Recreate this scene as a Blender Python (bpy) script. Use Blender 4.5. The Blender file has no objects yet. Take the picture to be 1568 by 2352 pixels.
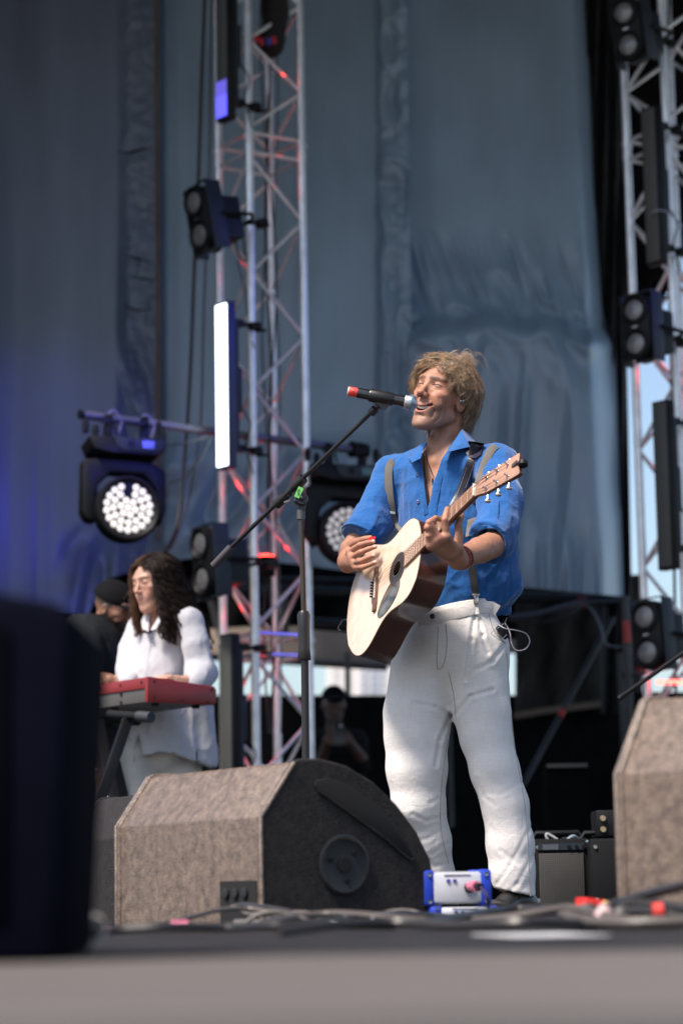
import bpy, bmesh, math, random
import numpy as np
from mathutils import Vector, Matrix, Euler, Quaternion
R = math.radians
random.seed(7); rng = np.random.default_rng(11)
scene = bpy.context.scene
col = scene.collection

# ---------------------------------------------------------------- camera
CAMZ, PITCH, ROLL, FPX = 0.07, R(9.1), R(-1.0), 5553.0
cam_data = bpy.data.cameras.new('camera'); cam = bpy.data.objects.new('camera', cam_data); col.objects.link(cam)
scene.camera = cam
CM = Matrix.Rotation(math.pi/2+PITCH, 3, 'X') @ Matrix.Rotation(ROLL, 3, 'Z')
cam.matrix_world = Matrix.Translation((0, 0, CAMZ)) @ CM.to_4x4()
cam_data.sensor_fit = 'HORIZONTAL'; cam_data.sensor_width = 24; cam_data.lens = 85
cam_data.clip_start = 0.05; cam_data.clip_end = 5000
cam_data.dof.use_dof = True; cam_data.dof.focus_distance = 7.75; cam_data.dof.aperture_fstop = 2.5

# ---------------------------------------------------------------- sky, sun, exposure
SUN_EL, SUN_AZ = R(58), R(-133)          # azimuth from +Y towards +X
sd = Vector((math.sin(SUN_AZ)*math.cos(SUN_EL), math.cos(SUN_AZ)*math.cos(SUN_EL), math.sin(SUN_EL)))
world = bpy.data.worlds.new('World'); scene.world = world; world.use_nodes = True
nt = world.node_tree; sky = nt.nodes.new('ShaderNodeTexSky'); sky.sky_type = 'NISHITA'; sky.sun_disc = False
sky.sun_elevation = SUN_EL; sky.sun_rotation = SUN_AZ; sky.air_density = 1.0; sky.dust_density = 2.2
bgn = nt.nodes['Background']; bgn.inputs['Strength'].default_value = 0.115
nt.links.new(sky.outputs[0], bgn.inputs[0])
sun_d = bpy.data.lights.new('sun', 'SUN'); sun = bpy.data.objects.new('sun', sun_d); col.objects.link(sun)
sun_d.energy = 4.3; sun_d.angle = R(13); sun_d.color = (1.0, 0.90, 0.81)
sun.rotation_euler = sd.to_track_quat('Z', 'Y').to_euler()
scene.view_settings.view_transform = 'Standard'; scene.view_settings.look = 'None'
scene.view_settings.exposure = 0.88; scene.view_settings.gamma = 1.0

def P(x, y, D):
    """pixel (1568 wide frame) at distance D along +Y -> world point"""
    d = CM @ Vector(((x-784)/FPX, (1176-y)/FPX, -1.0))
    return Vector((0, 0, CAMZ)) + d*(D/d.y)

def lamp(name, kind, loc, energy, color, size=0.1, target=None, spot=60):
    l = bpy.data.lights.new(name, kind); o = bpy.data.objects.new(name, l); col.objects.link(o)
    l.energy = energy; l.color = color; o.location = loc
    if kind == 'AREA': l.size = size
    else: l.shadow_soft_size = size
    if kind == 'SPOT': l.spot_size = R(spot); l.spot_blend = 0.7
    if target is not None: o.rotation_euler = (Vector(target)-Vector(loc)).to_track_quat('-Z', 'Y').to_euler()
    return o

# ---------------------------------------------------------------- materials
_mats = {}
def mat(name, color, rough=0.6, metal=0.0, var=0.15, nscale=8.0, bump=0.0, bscale=60.0, stretch=None,
        spec=0.5, emit=None, estr=0.0, trans=0.0, sss=0.0, coat=0.0, attr=False, color2=None, sheen=0.0, detail=6):
    if name in _mats: return _mats[name]
    m = bpy.data.materials.new(name); _mats[name] = m; m.use_nodes = True
    n = m.node_tree.nodes; l = m.node_tree.links; b = n['Principled BSDF']
    b.inputs['Roughness'].default_value = rough; b.inputs['Metallic'].default_value = metal
    b.inputs['Specular IOR Level'].default_value = spec
    b.inputs['Transmission Weight'].default_value = trans
    b.inputs['Coat Weight'].default_value = coat
    b.inputs['Sheen Weight'].default_value = sheen
    if sss: 
        b.inputs['Subsurface Weight'].default_value = sss; b.inputs['Subsurface Radius'].default_value = (1, .35, .2)
        b.inputs['Subsurface Scale'].default_value = 0.008
    tc = n.new('ShaderNodeTexCoord'); mp = n.new('ShaderNodeMapping'); l.new(tc.outputs['Object'], mp.inputs[0])
    if stretch: mp.inputs['Scale'].default_value = stretch
    ns = n.new('ShaderNodeTexNoise'); ns.inputs['Scale'].default_value = nscale; ns.inputs['Detail'].default_value = detail
    l.new(mp.outputs[0], ns.inputs['Vector'])
    mr = n.new('ShaderNodeMapRange'); mr.inputs['From Min'].default_value = .3; mr.inputs['From Max'].default_value = .7
    mr.inputs['To Min'].default_value = 1-var; mr.inputs['To Max'].default_value = 1+var
    l.new(ns.outputs['Fac'], mr.inputs['Value'])
    mx = n.new('ShaderNodeVectorMath'); mx.operation = 'SCALE'
    if attr:
        at = n.new('ShaderNodeVertexColor'); at.layer_name = 'Col'; l.new(at.outputs['Color'], mx.inputs[0])
    elif color2:
        mc = n.new('ShaderNodeMix'); mc.data_type = 'RGBA'; mc.inputs['A'].default_value = (*color, 1); mc.inputs['B'].default_value = (*color2, 1)
        rm = n.new('ShaderNodeMapRange'); rm.inputs['From Min'].default_value = .42; rm.inputs['From Max'].default_value = .58
        l.new(ns.outputs['Fac'], rm.inputs['Value']); l.new(rm.outputs[0], mc.inputs['Factor']); l.new(mc.outputs['Result'], mx.inputs[0])
    else:
        mx.inputs[0].default_value = color
    l.new(mr.outputs[0], mx.inputs['Scale']); l.new(mx.outputs[0], b.inputs['Base Color'])
    if bump:
        n2 = n.new('ShaderNodeTexNoise'); n2.inputs['Scale'].default_value = bscale; n2.inputs['Detail'].default_value = 4
        l.new(mp.outputs[0], n2.inputs['Vector'])
        bp = n.new('ShaderNodeBump'); bp.inputs['Strength'].default_value = bump; bp.inputs['Distance'].default_value = 0.01
        l.new(n2.outputs['Fac'], bp.inputs['Height']); l.new(bp.outputs[0], b.inputs['Normal'])
    if emit:
        b.inputs['Emission Color'].default_value = (*emit, 1); b.inputs['Emission Strength'].default_value = estr
    return m

def woven(name, color, rough=0.85, freq=900.0, amt=0.25, bump=0.3, blotch=0.08, sheen=0.3, color2=None):
    """cloth: crossed thread waves in colour and bump"""
    if name in _mats: return _mats[name]
    m = mat(name, color, rough, var=blotch, nscale=14, sheen=sheen, spec=.2)
    n = m.node_tree.nodes; l = m.node_tree.links; b = n['Principled BSDF']; tc = [q for q in n if q.type == 'TEX_COORD'][0]
    prev = b.inputs['Base Color'].links[0].from_socket
    n1 = n.new('ShaderNodeTexNoise'); n2 = n.new('ShaderNodeTexNoise'); 
    for q, s in ((n1, (1, 1, .06)), (n2, (.06, .06, 1))):
        mp = n.new('ShaderNodeMapping'); mp.inputs['Scale'].default_value = s; l.new(tc.outputs['Object'], mp.inputs[0]); l.new(mp.outputs[0], q.inputs['Vector'])
        q.inputs['Scale'].default_value = freq*.5; q.inputs['Detail'].default_value = 3
    ad = n.new('ShaderNodeMath'); ad.operation = 'ADD'; l.new(n1.outputs['Fac'], ad.inputs[0]); l.new(n2.outputs['Fac'], ad.inputs[1])
    mr = n.new('ShaderNodeMapRange'); mr.inputs['From Min'].default_value = .7; mr.inputs['From Max'].default_value = 1.3
    mr.inputs['To Min'].default_value = 1-amt; mr.inputs['To Max'].default_value = 1+amt; l.new(ad.outputs[0], mr.inputs['Value'])
    sc = n.new('ShaderNodeVectorMath'); sc.operation = 'SCALE'; l.new(prev, sc.inputs[0]); l.new(mr.outputs[0], sc.inputs['Scale']); l.new(sc.outputs[0], b.inputs['Base Color'])
    n3 = n.new('ShaderNodeTexNoise'); n3.inputs['Scale'].default_value = 28; n3.inputs['Detail'].default_value = 8; n3.inputs['Distortion'].default_value = 1.2
    l.new(tc.outputs['Object'], n3.inputs['Vector'])
    ad2 = n.new('ShaderNodeMath'); ad2.operation = 'MULTIPLY_ADD'; l.new(ad.outputs[0], ad2.inputs[0]); ad2.inputs[1].default_value = .15; l.new(n3.outputs['Fac'], ad2.inputs[2])
    bp = n.new('ShaderNodeBump'); bp.inputs['Strength'].default_value = bump; bp.inputs['Distance'].default_value = .012
    l.new(ad2.outputs[0], bp.inputs['Height']); l.new(bp.outputs[0], b.inputs['Normal'])
    return m

# ---------------------------------------------------------------- mesh helpers
def orth(d):
    d = Vector(d).normalized(); a = Vector((0, 0, 1)) if abs(d.z) < .9 else Vector((1, 0, 0))
    s = d.cross(a).normalized(); return s, s.cross(d).normalized()

class MB:
    def __init__(s): s.v = []; s.f = []
    def add(s, vs, fs):
        k = len(s.v); s.v += [Vector(q) for q in vs]; s.f += [[i+k for i in f] for f in fs]; return s
    def box(s, c, size, rot=None):
        c = Vector(c); hx, hy, hz = [q/2 for q in size]
        M = rot.to_matrix() if isinstance(rot, (Euler, Quaternion)) else (rot if rot is not None else Matrix.Identity(3))
        vs = [c + M @ Vector((x*hx, y*hy, z*hz)) for x in (-1, 1) for y in (-1, 1) for z in (-1, 1)]
        return s.add(vs, [(0, 1, 3, 2), (4, 6, 7, 5), (0, 4, 5, 1), (2, 3, 7, 6), (0, 2, 6, 4), (1, 5, 7, 3)])
    def prism(s, poly, n, t):
        """poly: 3D points, extruded by vector n*t"""
        poly = [Vector(q) for q in poly]; n = Vector(n).normalized()*t; k = len(poly)
        vs = poly + [q+n for q in poly]
        return s.add(vs, [list(range(k))[::-1], list(range(k, 2*k))] + [(i, (i+1) % k, k+(i+1) % k, k+i) for i in range(k)])
    def tube(s, pts, r, n=8, caps=True):
        pts = [Vector(q) for q in pts]; k = len(pts); rs = r if isinstance(r, (list, tuple)) else [r]*k
        vs = []; ref = None
        for i, q in enumerate(pts):
            d = (pts[min(i+1, k-1)] - pts[max(i-1, 0)])
            if d.length < 1e-9: d = Vector((0, 0, 1))
            d.normalize()
            if ref is None: a, _b = orth(d); b = d.cross(a)
            else:
                a = (ref - d*ref.dot(d)); a = a.normalized() if a.length > 1e-6 else orth(d)[0]; b = d.cross(a)
            ref = a
            vs += [q + (a*math.cos(2*math.pi*j/n) + b*math.sin(2*math.pi*j/n))*rs[i] for j in range(n)]
        fs = [(i*n+j, i*n+(j+1) % n, (i+1)*n+(j+1) % n, (i+1)*n+j) for i in range(k-1) for j in range(n)]
        if caps: fs += [list(range(n))[::-1], list(range((k-1)*n, k*n))]
        return s.add(vs, fs)
    def strip(s, pts, nrm, w, t):
        """flat band through pts, nrm: normals, width w, thickness t"""
        pts = [Vector(q) for q in pts]; k = len(pts); vs = []
        for i, q in enumerate(pts):
            d = (pts[min(i+1, k-1)]-pts[max(i-1, 0)]).normalized(); nn = Vector(nrm[i] if isinstance(nrm, list) else nrm).normalized()
            a = d.cross(nn).normalized(); nn = a.cross(d).normalized(); ww = w[i] if isinstance(w, (list, tuple)) else w
            vs += [q-a*ww/2, q+a*ww/2, q+a*ww/2+nn*t, q-a*ww/2+nn*t]
        fs = [(i*4+j, i*4+(j+1) % 4, (i+1)*4+(j+1) % 4, (i+1)*4+j) for i in range(k-1) for j in range(4)]
        fs += [(3, 2, 1, 0), tuple((k-1)*4+j for j in range(4))]
        return s.add(vs, fs)
    def lathe(s, prof, c, axis, n=24, a0=None):
        """prof: (radius, height along axis)"""
        c = Vector(c); ax = Vector(axis).normalized(); a, b = orth(ax); vs = []
        for r, h in prof:
            vs += [c+ax*h+(a*math.cos(2*math.pi*j/n)+b*math.sin(2*math.pi*j/n))*max(r, 1e-5) for j in range(n)]
        k = len(prof)
        fs = [(i*n+j, i*n+(j+1) % n, (i+1)*n+(j+1) % n, (i+1)*n+j) for i in range(k-1) for j in range(n)]
        fs += [list(range(n))[::-1], list(range((k-1)*n, k*n))]
        return s.add(vs, fs)
    def cyl(s, a, b, r, n=12, r2=None): return s.tube([a, b], [r, r if r2 is None else r2], n)
    def ball(s, c, r, n=10, squash=(1, 1, 1)):
        c = Vector(c); vs = []; k = n
        for i in range(k+1):
            t = math.pi*i/k
            for j in range(2*n): 
                p = 2*math.pi*j/(2*n); vs.append(c+Vector((math.sin(t)*math.cos(p)*r*squash[0], math.sin(t)*math.sin(p)*r*squash[1], math.cos(t)*r*squash[2])))
        m = 2*n
        return s.add(vs, [(i*m+j, (i+1)*m+j, (i+1)*m+(j+1) % m, i*m+(j+1) % m) for i in range(k) for j in range(m)])
    def build(s, name, m, parent=None, smooth=False, bevel=0.0, angle=35, seg=2):
        me = bpy.data.meshes.new(name); me.from_pydata([tuple(q) for q in s.v], [], [tuple(f) for f in s.f]); me.validate(); me.update()
        me.materials.append(m)
        if bevel or smooth:
            bm = bmesh.new(); bm.from_mesh(me)
            bmesh.ops.remove_doubles(bm, verts=bm.verts, dist=1e-5)
            bmesh.ops.recalc_face_normals(bm, faces=bm.faces)
            if bevel:
                es = [e for e in bm.edges if len(e.link_faces) == 2 and e.calc_face_angle(0) > R(angle)]
                try: bmesh.ops.bevel(bm, geom=es, offset=bevel, segments=seg, affect='EDGES', clamp_overlap=True, profile=.5)
                except Exception: pass
            bm.to_mesh(me); bm.free()
        else:
            bm = bmesh.new(); bm.from_mesh(me); bmesh.ops.recalc_face_normals(bm, faces=bm.faces); bm.to_mesh(me); bm.free()
        return link(name, me, parent, smooth or bevel > 0, angle)

def link(name, me, parent=None, smooth=True, angle=35):
    if smooth:
        try: me.shade_smooth(); me.set_sharp_from_angle(angle=R(angle))
        except Exception: pass
    o = bpy.data.objects.new(name, me); col.objects.link(o)
    if parent is not None: adopt(o, parent)
    return o

def adopt(o, parent):
    o.parent = parent
    if parent.type == 'EMPTY': o.matrix_parent_inverse = Matrix.Translation(-parent.location)
    return o

def tag(o, label=None, cat=None, group=None, kind=None):
    if label: o['label'] = label
    if cat: o['category'] = cat
    if group: o['group'] = group
    if kind: o['kind'] = kind
    return o

def thing(name, label, cat, loc=(0, 0, 0), group=None):
    o = bpy.data.objects.new(name, None); col.objects.link(o); o.location = Vector(loc); o.empty_display_size = .1
    return tag(o, label, cat, group)

def copy_tree(o, loc=None, rot=None, label=None, parent=None):
    c = o.copy(); col.objects.link(c)
    if parent is not None: c.parent = parent
    else:
        if loc is not None: c.location = loc
        if rot is not None: c.rotation_euler = rot
        if label: c['label'] = label
    for ch in list(o.children): copy_tree(ch, parent=c)
    return c

def bez(pts, n=24):
    """Catmull-Rom through pts"""
    pts = [Vector(q) for q in pts]; q = [pts[0]*2-pts[1]]+pts+[pts[-1]*2-pts[-2]]; out = []
    for i in range(1, len(q)-2):
        for k in range(n):
            t = k/n; a, b, c, d = q[i-1:i+3]
            out.append(.5*((2*b)+(c-a)*t+(2*a-5*b+4*c-d)*t*t+(3*b-a-3*c+d)*t**3))
    out.append(pts[-1]); return out

# ---------------------------------------------------------------- value noise (numpy)
_nt = rng.random((64, 64, 64)).astype(np.float32)
def vnoise(p, seed=0):
    p = p + seed*17.31; i = np.floor(p).astype(np.int32); f = p-i; f = f*f*(3-2*f); i &= 63; j = (i+1) & 63
    x, y, z = f[:, 0], f[:, 1], f[:, 2]
    g = lambda a, b, c: _nt[a, b, c]
    x0, y0, z0 = i.T; x1, y1, z1 = j.T
    c00 = g(x0, y0, z0)*(1-x)+g(x1, y0, z0)*x; c10 = g(x0, y1, z0)*(1-x)+g(x1, y1, z0)*x
    c01 = g(x0, y0, z1)*(1-x)+g(x1, y0, z1)*x; c11 = g(x0, y1, z1)*(1-x)+g(x1, y1, z1)*x
    return (c00*(1-y)+c10*y)*(1-z)+(c01*(1-y)+c11*y)*z

# ---------------------------------------------------------------- implicit surfaces (people, cloth)
A = lambda *v: np.array(v, dtype=np.float32)
def cap(p, a, b, ra, rb=None):
    rb = ra if rb is None else rb; a = np.asarray(a, np.float32); b = np.asarray(b, np.float32); ab = b-a
    t = np.clip(((p-a) @ ab)/max(float(ab @ ab), 1e-9), 0, 1)
    return np.linalg.norm(p-a-t[:, None]*ab, axis=1)-(ra+(rb-ra)*t)
def ell(p, c, r, M=None):
    q = p-np.asarray(c, np.float32)
    if M is not None: q = q @ np.asarray(M, np.float32)
    r = np.asarray(r, np.float32); k0 = np.linalg.norm(q/r, axis=1); k1 = np.linalg.norm(q/(r*r), axis=1)
    return k0*(k0-1)/np.maximum(k1, 1e-6)
def smin(a, b, k):
    if k <= 0: return np.minimum(a, b)
    h = np.clip(.5+.5*(b-a)/k, 0, 1); return b+(a-b)*h-k*h*(1-h)
def smax(a, b, k): return -smin(-a, -b, k)
def chain(p, pts, rs, k=.004):
    d = cap(p, pts[0], pts[1], rs[0], rs[1])
    for i in range(1, len(pts)-1): d = smin(d, cap(p, pts[i], pts[i+1], rs[i], rs[i+1]), k)
    return d

def nets(f, lo, hi, h, B=8, lip=1.5):
    lo = np.asarray(lo, np.float64); hi = np.asarray(hi, np.float64)
    nb = np.ceil((hi-lo)/(h*B)).astype(int); n = nb*B
    bc = np.stack(np.meshgrid(*[np.arange(k) for k in nb], indexing='ij'), -1).reshape(-1, 3)
    cen = (lo+(bc*B+(B-1)/2)*h).astype(np.float32); cv = f(cen)
    G = np.repeat(np.repeat(np.repeat(cv.reshape(nb), B, 0), B, 1), B, 2).astype(np.float32)
    keep = bc[np.abs(cv) < lip*h*B*.87+.004]
    off = np.stack(np.meshgrid(*[np.arange(B)]*3, indexing='ij'), -1).reshape(-1, 3)
    for s in range(0, len(keep), 400):
        kb = keep[s:s+400]; idx = (kb[:, None, :]*B+off[None]).reshape(-1, 3)
        v = f((lo+idx*h).astype(np.float32)); G[idx[:, 0], idx[:, 1], idx[:, 2]] = v
    S = G < 0
    c = np.zeros(tuple(n-1), np.int8)
    for dx in (0, 1):
        for dy in (0, 1):
            for dz in (0, 1): c += S[dx:n[0]-1+dx, dy:n[1]-1+dy, dz:n[2]-1+dz]
    act = np.argwhere((c > 0) & (c < 8)); vid = -np.ones(tuple(n-1), np.int32); vid[tuple(act.T)] = np.arange(len(act))
    acc = np.zeros((len(act), 3)); cnt = np.zeros(len(act))
    co = [(a, b, d) for a in (0, 1) for b in (0, 1) for d in (0, 1)]
    for u in co:
        for ax in range(3):
            if u[ax]: continue
            w = list(u); w[ax] = 1
            i0 = act+u; i1 = act+w; g0 = G[tuple(i0.T)]; g1 = G[tuple(i1.T)]; m = (g0 < 0) != (g1 < 0)
            t = g0/np.where(np.abs(g0-g1) < 1e-12, 1, g0-g1)
            pt = np.tile(np.array(u, float), (len(act), 1)); pt[:, ax] += t
            acc[m] += pt[m]; cnt[m] += 1
    V = lo+(act+acc/cnt[:, None])*h
    F = []
    for ax in range(3):
        a1, a2 = (ax+1) % 3, (ax+2) % 3
        sl0 = [slice(None)]*3; sl1 = [slice(None)]*3; sl0[ax] = slice(0, n[ax]-1); sl1[ax] = slice(1, n[ax])
        X = S[tuple(sl0)] != S[tuple(sl1)]; e = np.argwhere(X)
        e = e[(e[:, a1] > 0) & (e[:, a2] > 0) & (e[:, a1] < n[a1]-1) & (e[:, a2] < n[a2]-1)]
        if not len(e): continue
        ins = S[tuple(e.T)]; q = []
        for d1, d2 in ((0, 0), (1, 0), (1, 1), (0, 1)):
            k = e.copy(); k[:, a1] -= d1; k[:, a2] -= d2; q.append(vid[tuple(k.T)])
        q = np.stack(q, 1); q[~ins] = q[~ins][:, ::-1]; F.append(q)
    return V, np.concatenate(F)

def np_mesh(name, parts, m, parent=None, colf=None, smooth_it=1, angle=180):
    Vs = []; Fs = []; k = 0
    for V, F in parts:
        for _ in range(smooth_it):
            s = np.zeros_like(V); c = np.zeros(len(V))
            for a, b in ((0, 1), (1, 2), (2, 3), (3, 0)):
                np.add.at(s, F[:, a], V[F[:, b]]); np.add.at(c, F[:, a], 1); np.add.at(s, F[:, b], V[F[:, a]]); np.add.at(c, F[:, b], 1)
            V = V*.5+.5*s/np.maximum(c, 1)[:, None]
        Vs.append(V); Fs.append(F+k); k += len(V)
    V = np.concatenate(Vs); F = np.concatenate(Fs)
    me = bpy.data.meshes.new(name); me.vertices.add(len(V)); me.loops.add(len(F)*4); me.polygons.add(len(F))
    me.vertices.foreach_set('co', V.astype(np.float32).ravel()); me.loops.foreach_set('vertex_index', F.astype(np.int32).ravel())
    me.polygons.foreach_set('loop_start', np.arange(0, len(F)*4, 4, dtype=np.int32)); me.polygons.foreach_set('loop_total', np.full(len(F), 4, np.int32))
    me.update(); me.validate()
    me.materials.append(m)
    if colf is not None:
        at = me.color_attributes.new('Col', 'FLOAT_COLOR', 'POINT'); C = colf(V.astype(np.float32))
        at.data.foreach_set('color', np.concatenate([C, np.ones((len(V), 1))], 1).astype(np.float32).ravel())
    me.shade_smooth()
    o = bpy.data.objects.new(name, me); col.objects.link(o)
    if parent is not None: adopt(o, parent)
    return o

def strands_mesh(name, paths, radii, m, parent=None, cols=None):
    """paths: (N,K,3), radii (N,K): thin three-sided hairs in one mesh"""
    P_ = np.asarray(paths, np.float32); N, K, _ = P_.shape
    d = np.gradient(P_, axis=1); d /= np.maximum(np.linalg.norm(d, axis=2, keepdims=True), 1e-7)
    up = np.array([.3, .5, .8], np.float32); a = np.cross(d, up); a /= np.maximum(np.linalg.norm(a, axis=2, keepdims=True), 1e-6); b = np.cross(d, a)
    V = np.stack([P_+(a*math.cos(t)+b*math.sin(t))*radii[..., None] for t in (0, 2.094, 4.189)], 2).reshape(-1, 3)
    i = np.arange(N)[:, None, None]*K*3; k = np.arange(K-1)[None, :, None]*3; j = np.arange(3)[None, None, :]; j2 = (j+1) % 3
    F = np.stack([i+k+j, i+k+j2, i+k+3+j2, i+k+3+j], -1).reshape(-1, 4)
    C = None
    if cols is not None:
        C = np.repeat(cols, K*3, axis=0)
    return np_mesh(name, [(V, F)], m, parent, (lambda v: C) if C is not None else None, smooth_it=0)
# ================================================================ SETTING
deck_m = mat('deck_black', (.016, .016, .018), .6, var=.35, nscale=5, bump=.25, bscale=180, spec=.25)
lip_m = mat('deck_plywood', (.088, .077, .071), .7, var=.3, nscale=1.6, bump=.15, bscale=40, stretch=(1, 6, 1))
black_m = mat('black_drape', (.008, .008, .009), .9, var=.3, spec=.1)
def sheet_obj(name, pts, m, kind='structure', t=None):
    b = MB(); b.add(pts, [list(range(len(pts)))]); o = b.build(name, m); return tag(o, kind=kind)
sheet_obj('ground', [(-900, -400, -1.7), (900, -400, -1.7), (900, 1600, -1.7), (-900, 1600, -1.7)], mat('asphalt', (.16, .155, .15), .9, var=.2, nscale=.4))
b = MB(); b.box((0, 9.2, -.5), (17, 16.0, 1.0)); tag(b.build('stage_floor', mat('deck_side', (.05, .05, .05), .8)), kind='structure')
tag(MB().box((0, 9.69, .0025), (16.9, 13.48, .003)).build('stage_deck_covering', deck_m), kind='structure')
tag(MB().box((0, 2.12, .0025), (16.9, 1.6, .003)).build('stage_front_edge', lip_m), kind='structure')
tag(MB().box((0, 21, -.6), (30, 7.4, .8)).build('backstage_floor', mat('deck_side', (.05, .05, .05), .8)), kind='structure')

# unseen roof and side curtain, placed and trimmed to block sun and sky
roof = thing('unseen_stage_roof', 'unseen dark canopy roof above the performers, its edges trimmed to steer sun and sky light', 'roof', (0, 12, 7.7))
MB().box((3.15, 13.4, 7.25), (12.7, 12.4, .12)).build('canopy', black_m, roof)
rf = MB()
for y in (7.5, 10, 13, 17): MB().box((3.15, y, 7.05), (12.4, .2, .3)).build('roof_beam', mat('alu_dark', (.2, .2, .2), .5, .6), roof)
lwg = MB().box((-3.15, 14.7, 3.6), (.06, 4.6, 7.2)).build('sun_block_curtain', black_m); tag(lwg, 'unseen black curtain added left of the stage to keep sun off the backdrop', 'drape')  # added out of view so direct sun misses the backdrop

# ---- backdrop sheets
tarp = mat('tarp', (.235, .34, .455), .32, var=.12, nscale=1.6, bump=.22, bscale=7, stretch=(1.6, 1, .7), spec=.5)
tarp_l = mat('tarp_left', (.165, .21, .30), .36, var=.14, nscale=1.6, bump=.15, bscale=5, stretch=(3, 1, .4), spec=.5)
def curtain(name, label, xl, xr, top, hem, D0, disp, m, nx=110, ny=260, parent=None, cat='backdrop'):
    us = np.linspace(0, 1, nx); vs = np.linspace(0, 1, ny)
    X = np.zeros((ny, nx)); Y = np.zeros((ny, nx))
    for j, v in enumerate(vs):
        for i, u in enumerate(us):
            x = xl(0)+(xr(0)-xl(0))*u
            y = top+(hem(x)-top)*v; x = xl(y)+(xr(y)-xl(y))*u
            X[j, i] = x; Y[j, i] = y
    q = np.stack([X.ravel(), Y.ravel()], 1); dd = disp(q[:, 0], q[:, 1])
    V = np.array([P(q[k, 0], q[k, 1], D0-dd[k]) for k in range(len(q))])
    idx = np.arange(nx*ny).reshape(ny, nx); F = np.stack([idx[:-1, :-1], idx[1:, :-1], idx[1:, 1:], idx[:-1, 1:]], -1).reshape(-1, 4)
    return np_mesh(name, [(V, F)], m, parent, smooth_it=0)
def n2(x, y, s=0): return vnoise(np.stack([x, y, np.zeros_like(x)+3.3*s], 1).astype(np.float32), s)-.5
def ridg(x, y, s=0): return 1-2*np.abs(n2(x, y, s)*2)
sm = lambda e0, e1, x: (lambda t: t*t*(3-2*t))(np.clip((x-e0)/(e1-e0), 0, 1))
def dA(x, y):
    s = sm(265, 300, x)*(1-sm(352, 366, x))
    d = .04*n2(x/60, y/900, 1)+.006*n2(x/16, y/500, 2)*sm(700, 1200, y)
    d += s*(.016*ridg(x/22, y/16, 3)+.022*ridg(x/45+y/160, y/120, 4)+.05)*(.35+.65*sm(250, 800, y))
    d += .06*sm(640, 800, y)*(1-sm(1000, 1250, y))*s*ridg((x-.35*y)/26, y/260, 5)
    d += .16*sm(1180, 1280, y)*ridg((x+.2*y)/40, y/220, 6)*sm(120, 240, x)
    return d
def dB(x, y):
    s = sm(858, 880, x)
    d = .04*n2(x/90, y/900, 7)+.006*n2(x/22, y/700, 8)+ s*(.018*ridg(x/20, y/22, 9)+.04*ridg(x/30, y/110, 10)+.06)
    d += .10*sm(980, 1100, y)*ridg((x+.5*y)/70, y/120, 11)
    return d-.05*(1-sm(362, 385, x))
def dC(x, y):
    d = .03*n2(x/70, y/900, 12)+.006*n2(x/20, y/300, 13)
    edge = 735+np.where(x < 1090, .0019*(x-1090)**2*.9, .00045*(x-1090)**2)+9*np.sin(x/23)
    b = sm(-26, 34, y-edge)
    d += .30*b + .05*np.exp(-((y-edge-8)/20)**2)
    d += .06*b*ridg(x/52+y/900, y/400, 14)*sm(0, 160, y-edge)+.06*np.exp(-((y-edge)/90)**2)*ridg((x-.4*y)/44, y/90, 15)
    d += .10*sm(1100, 1330, y)*ridg(x/34, y/500, 16)
    d += .05*ridg((x-.3*(y-500))/16, y/240, 18)*sm(520, 640, y)*(1-sm(0, 1, b))*.8
    d -= .8*sm(1370, 1450, x+ (1300-y)*.05)
    return d
hem = lambda x: float(np.interp(x, [-200, 200, 240, 380, 480, 700, 940, 1200, 1430], [1420, 1410, 1330, 1290, 1275, 1300, 1335, 1352, 1375]))
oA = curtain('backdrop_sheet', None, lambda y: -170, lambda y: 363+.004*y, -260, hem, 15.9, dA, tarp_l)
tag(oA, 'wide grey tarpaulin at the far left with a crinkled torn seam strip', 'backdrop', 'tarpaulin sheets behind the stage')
oB = curtain('backdrop_sheet', None, lambda y: 358+.004*y, lambda y: 934+.014*y, -260, hem, 16.0, dB, tarp)
tag(oB, 'grey tarpaulin hanging behind the left truss tower and its lights', 'backdrop', 'tarpaulin sheets behind the stage')
oC = curtain('backdrop_sheet', None, lambda y: 928+.014*y, lambda y: 1385+.035*y, -260, hem, 16.1, dC, tarp, nx=150)
tag(oC, 'blue grey tarpaulin behind the singer, sagging in a large curved fold', 'backdrop', 'tarpaulin sheets behind the stage')
web = MB(); web.strip([P(360+.004*y, y, 15.78) for y in range(-260, 1300, 60)], (0, -1, 0), .035, .006)
web.build('seam_webbing', mat('webbing', (.13, .10, .09), .8), oA)
tear = mat('tear_black', (.01, .01, .012), .9)
for pts in ([(270, 349), (300, 350), (330, 341), (352, 336)], [(290, 586), (310, 592), (330, 597), (352, 604)], [(310, 636), (330, 640), (350, 643)], [(283, 695), (298, 708), (318, 713), (350, 709)]):
    MB().tube([P(x, y, 15.74) for x, y in pts], [.003, .009, .006, .002][:len(pts)], 6).build('tear', tear, oA)

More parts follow.
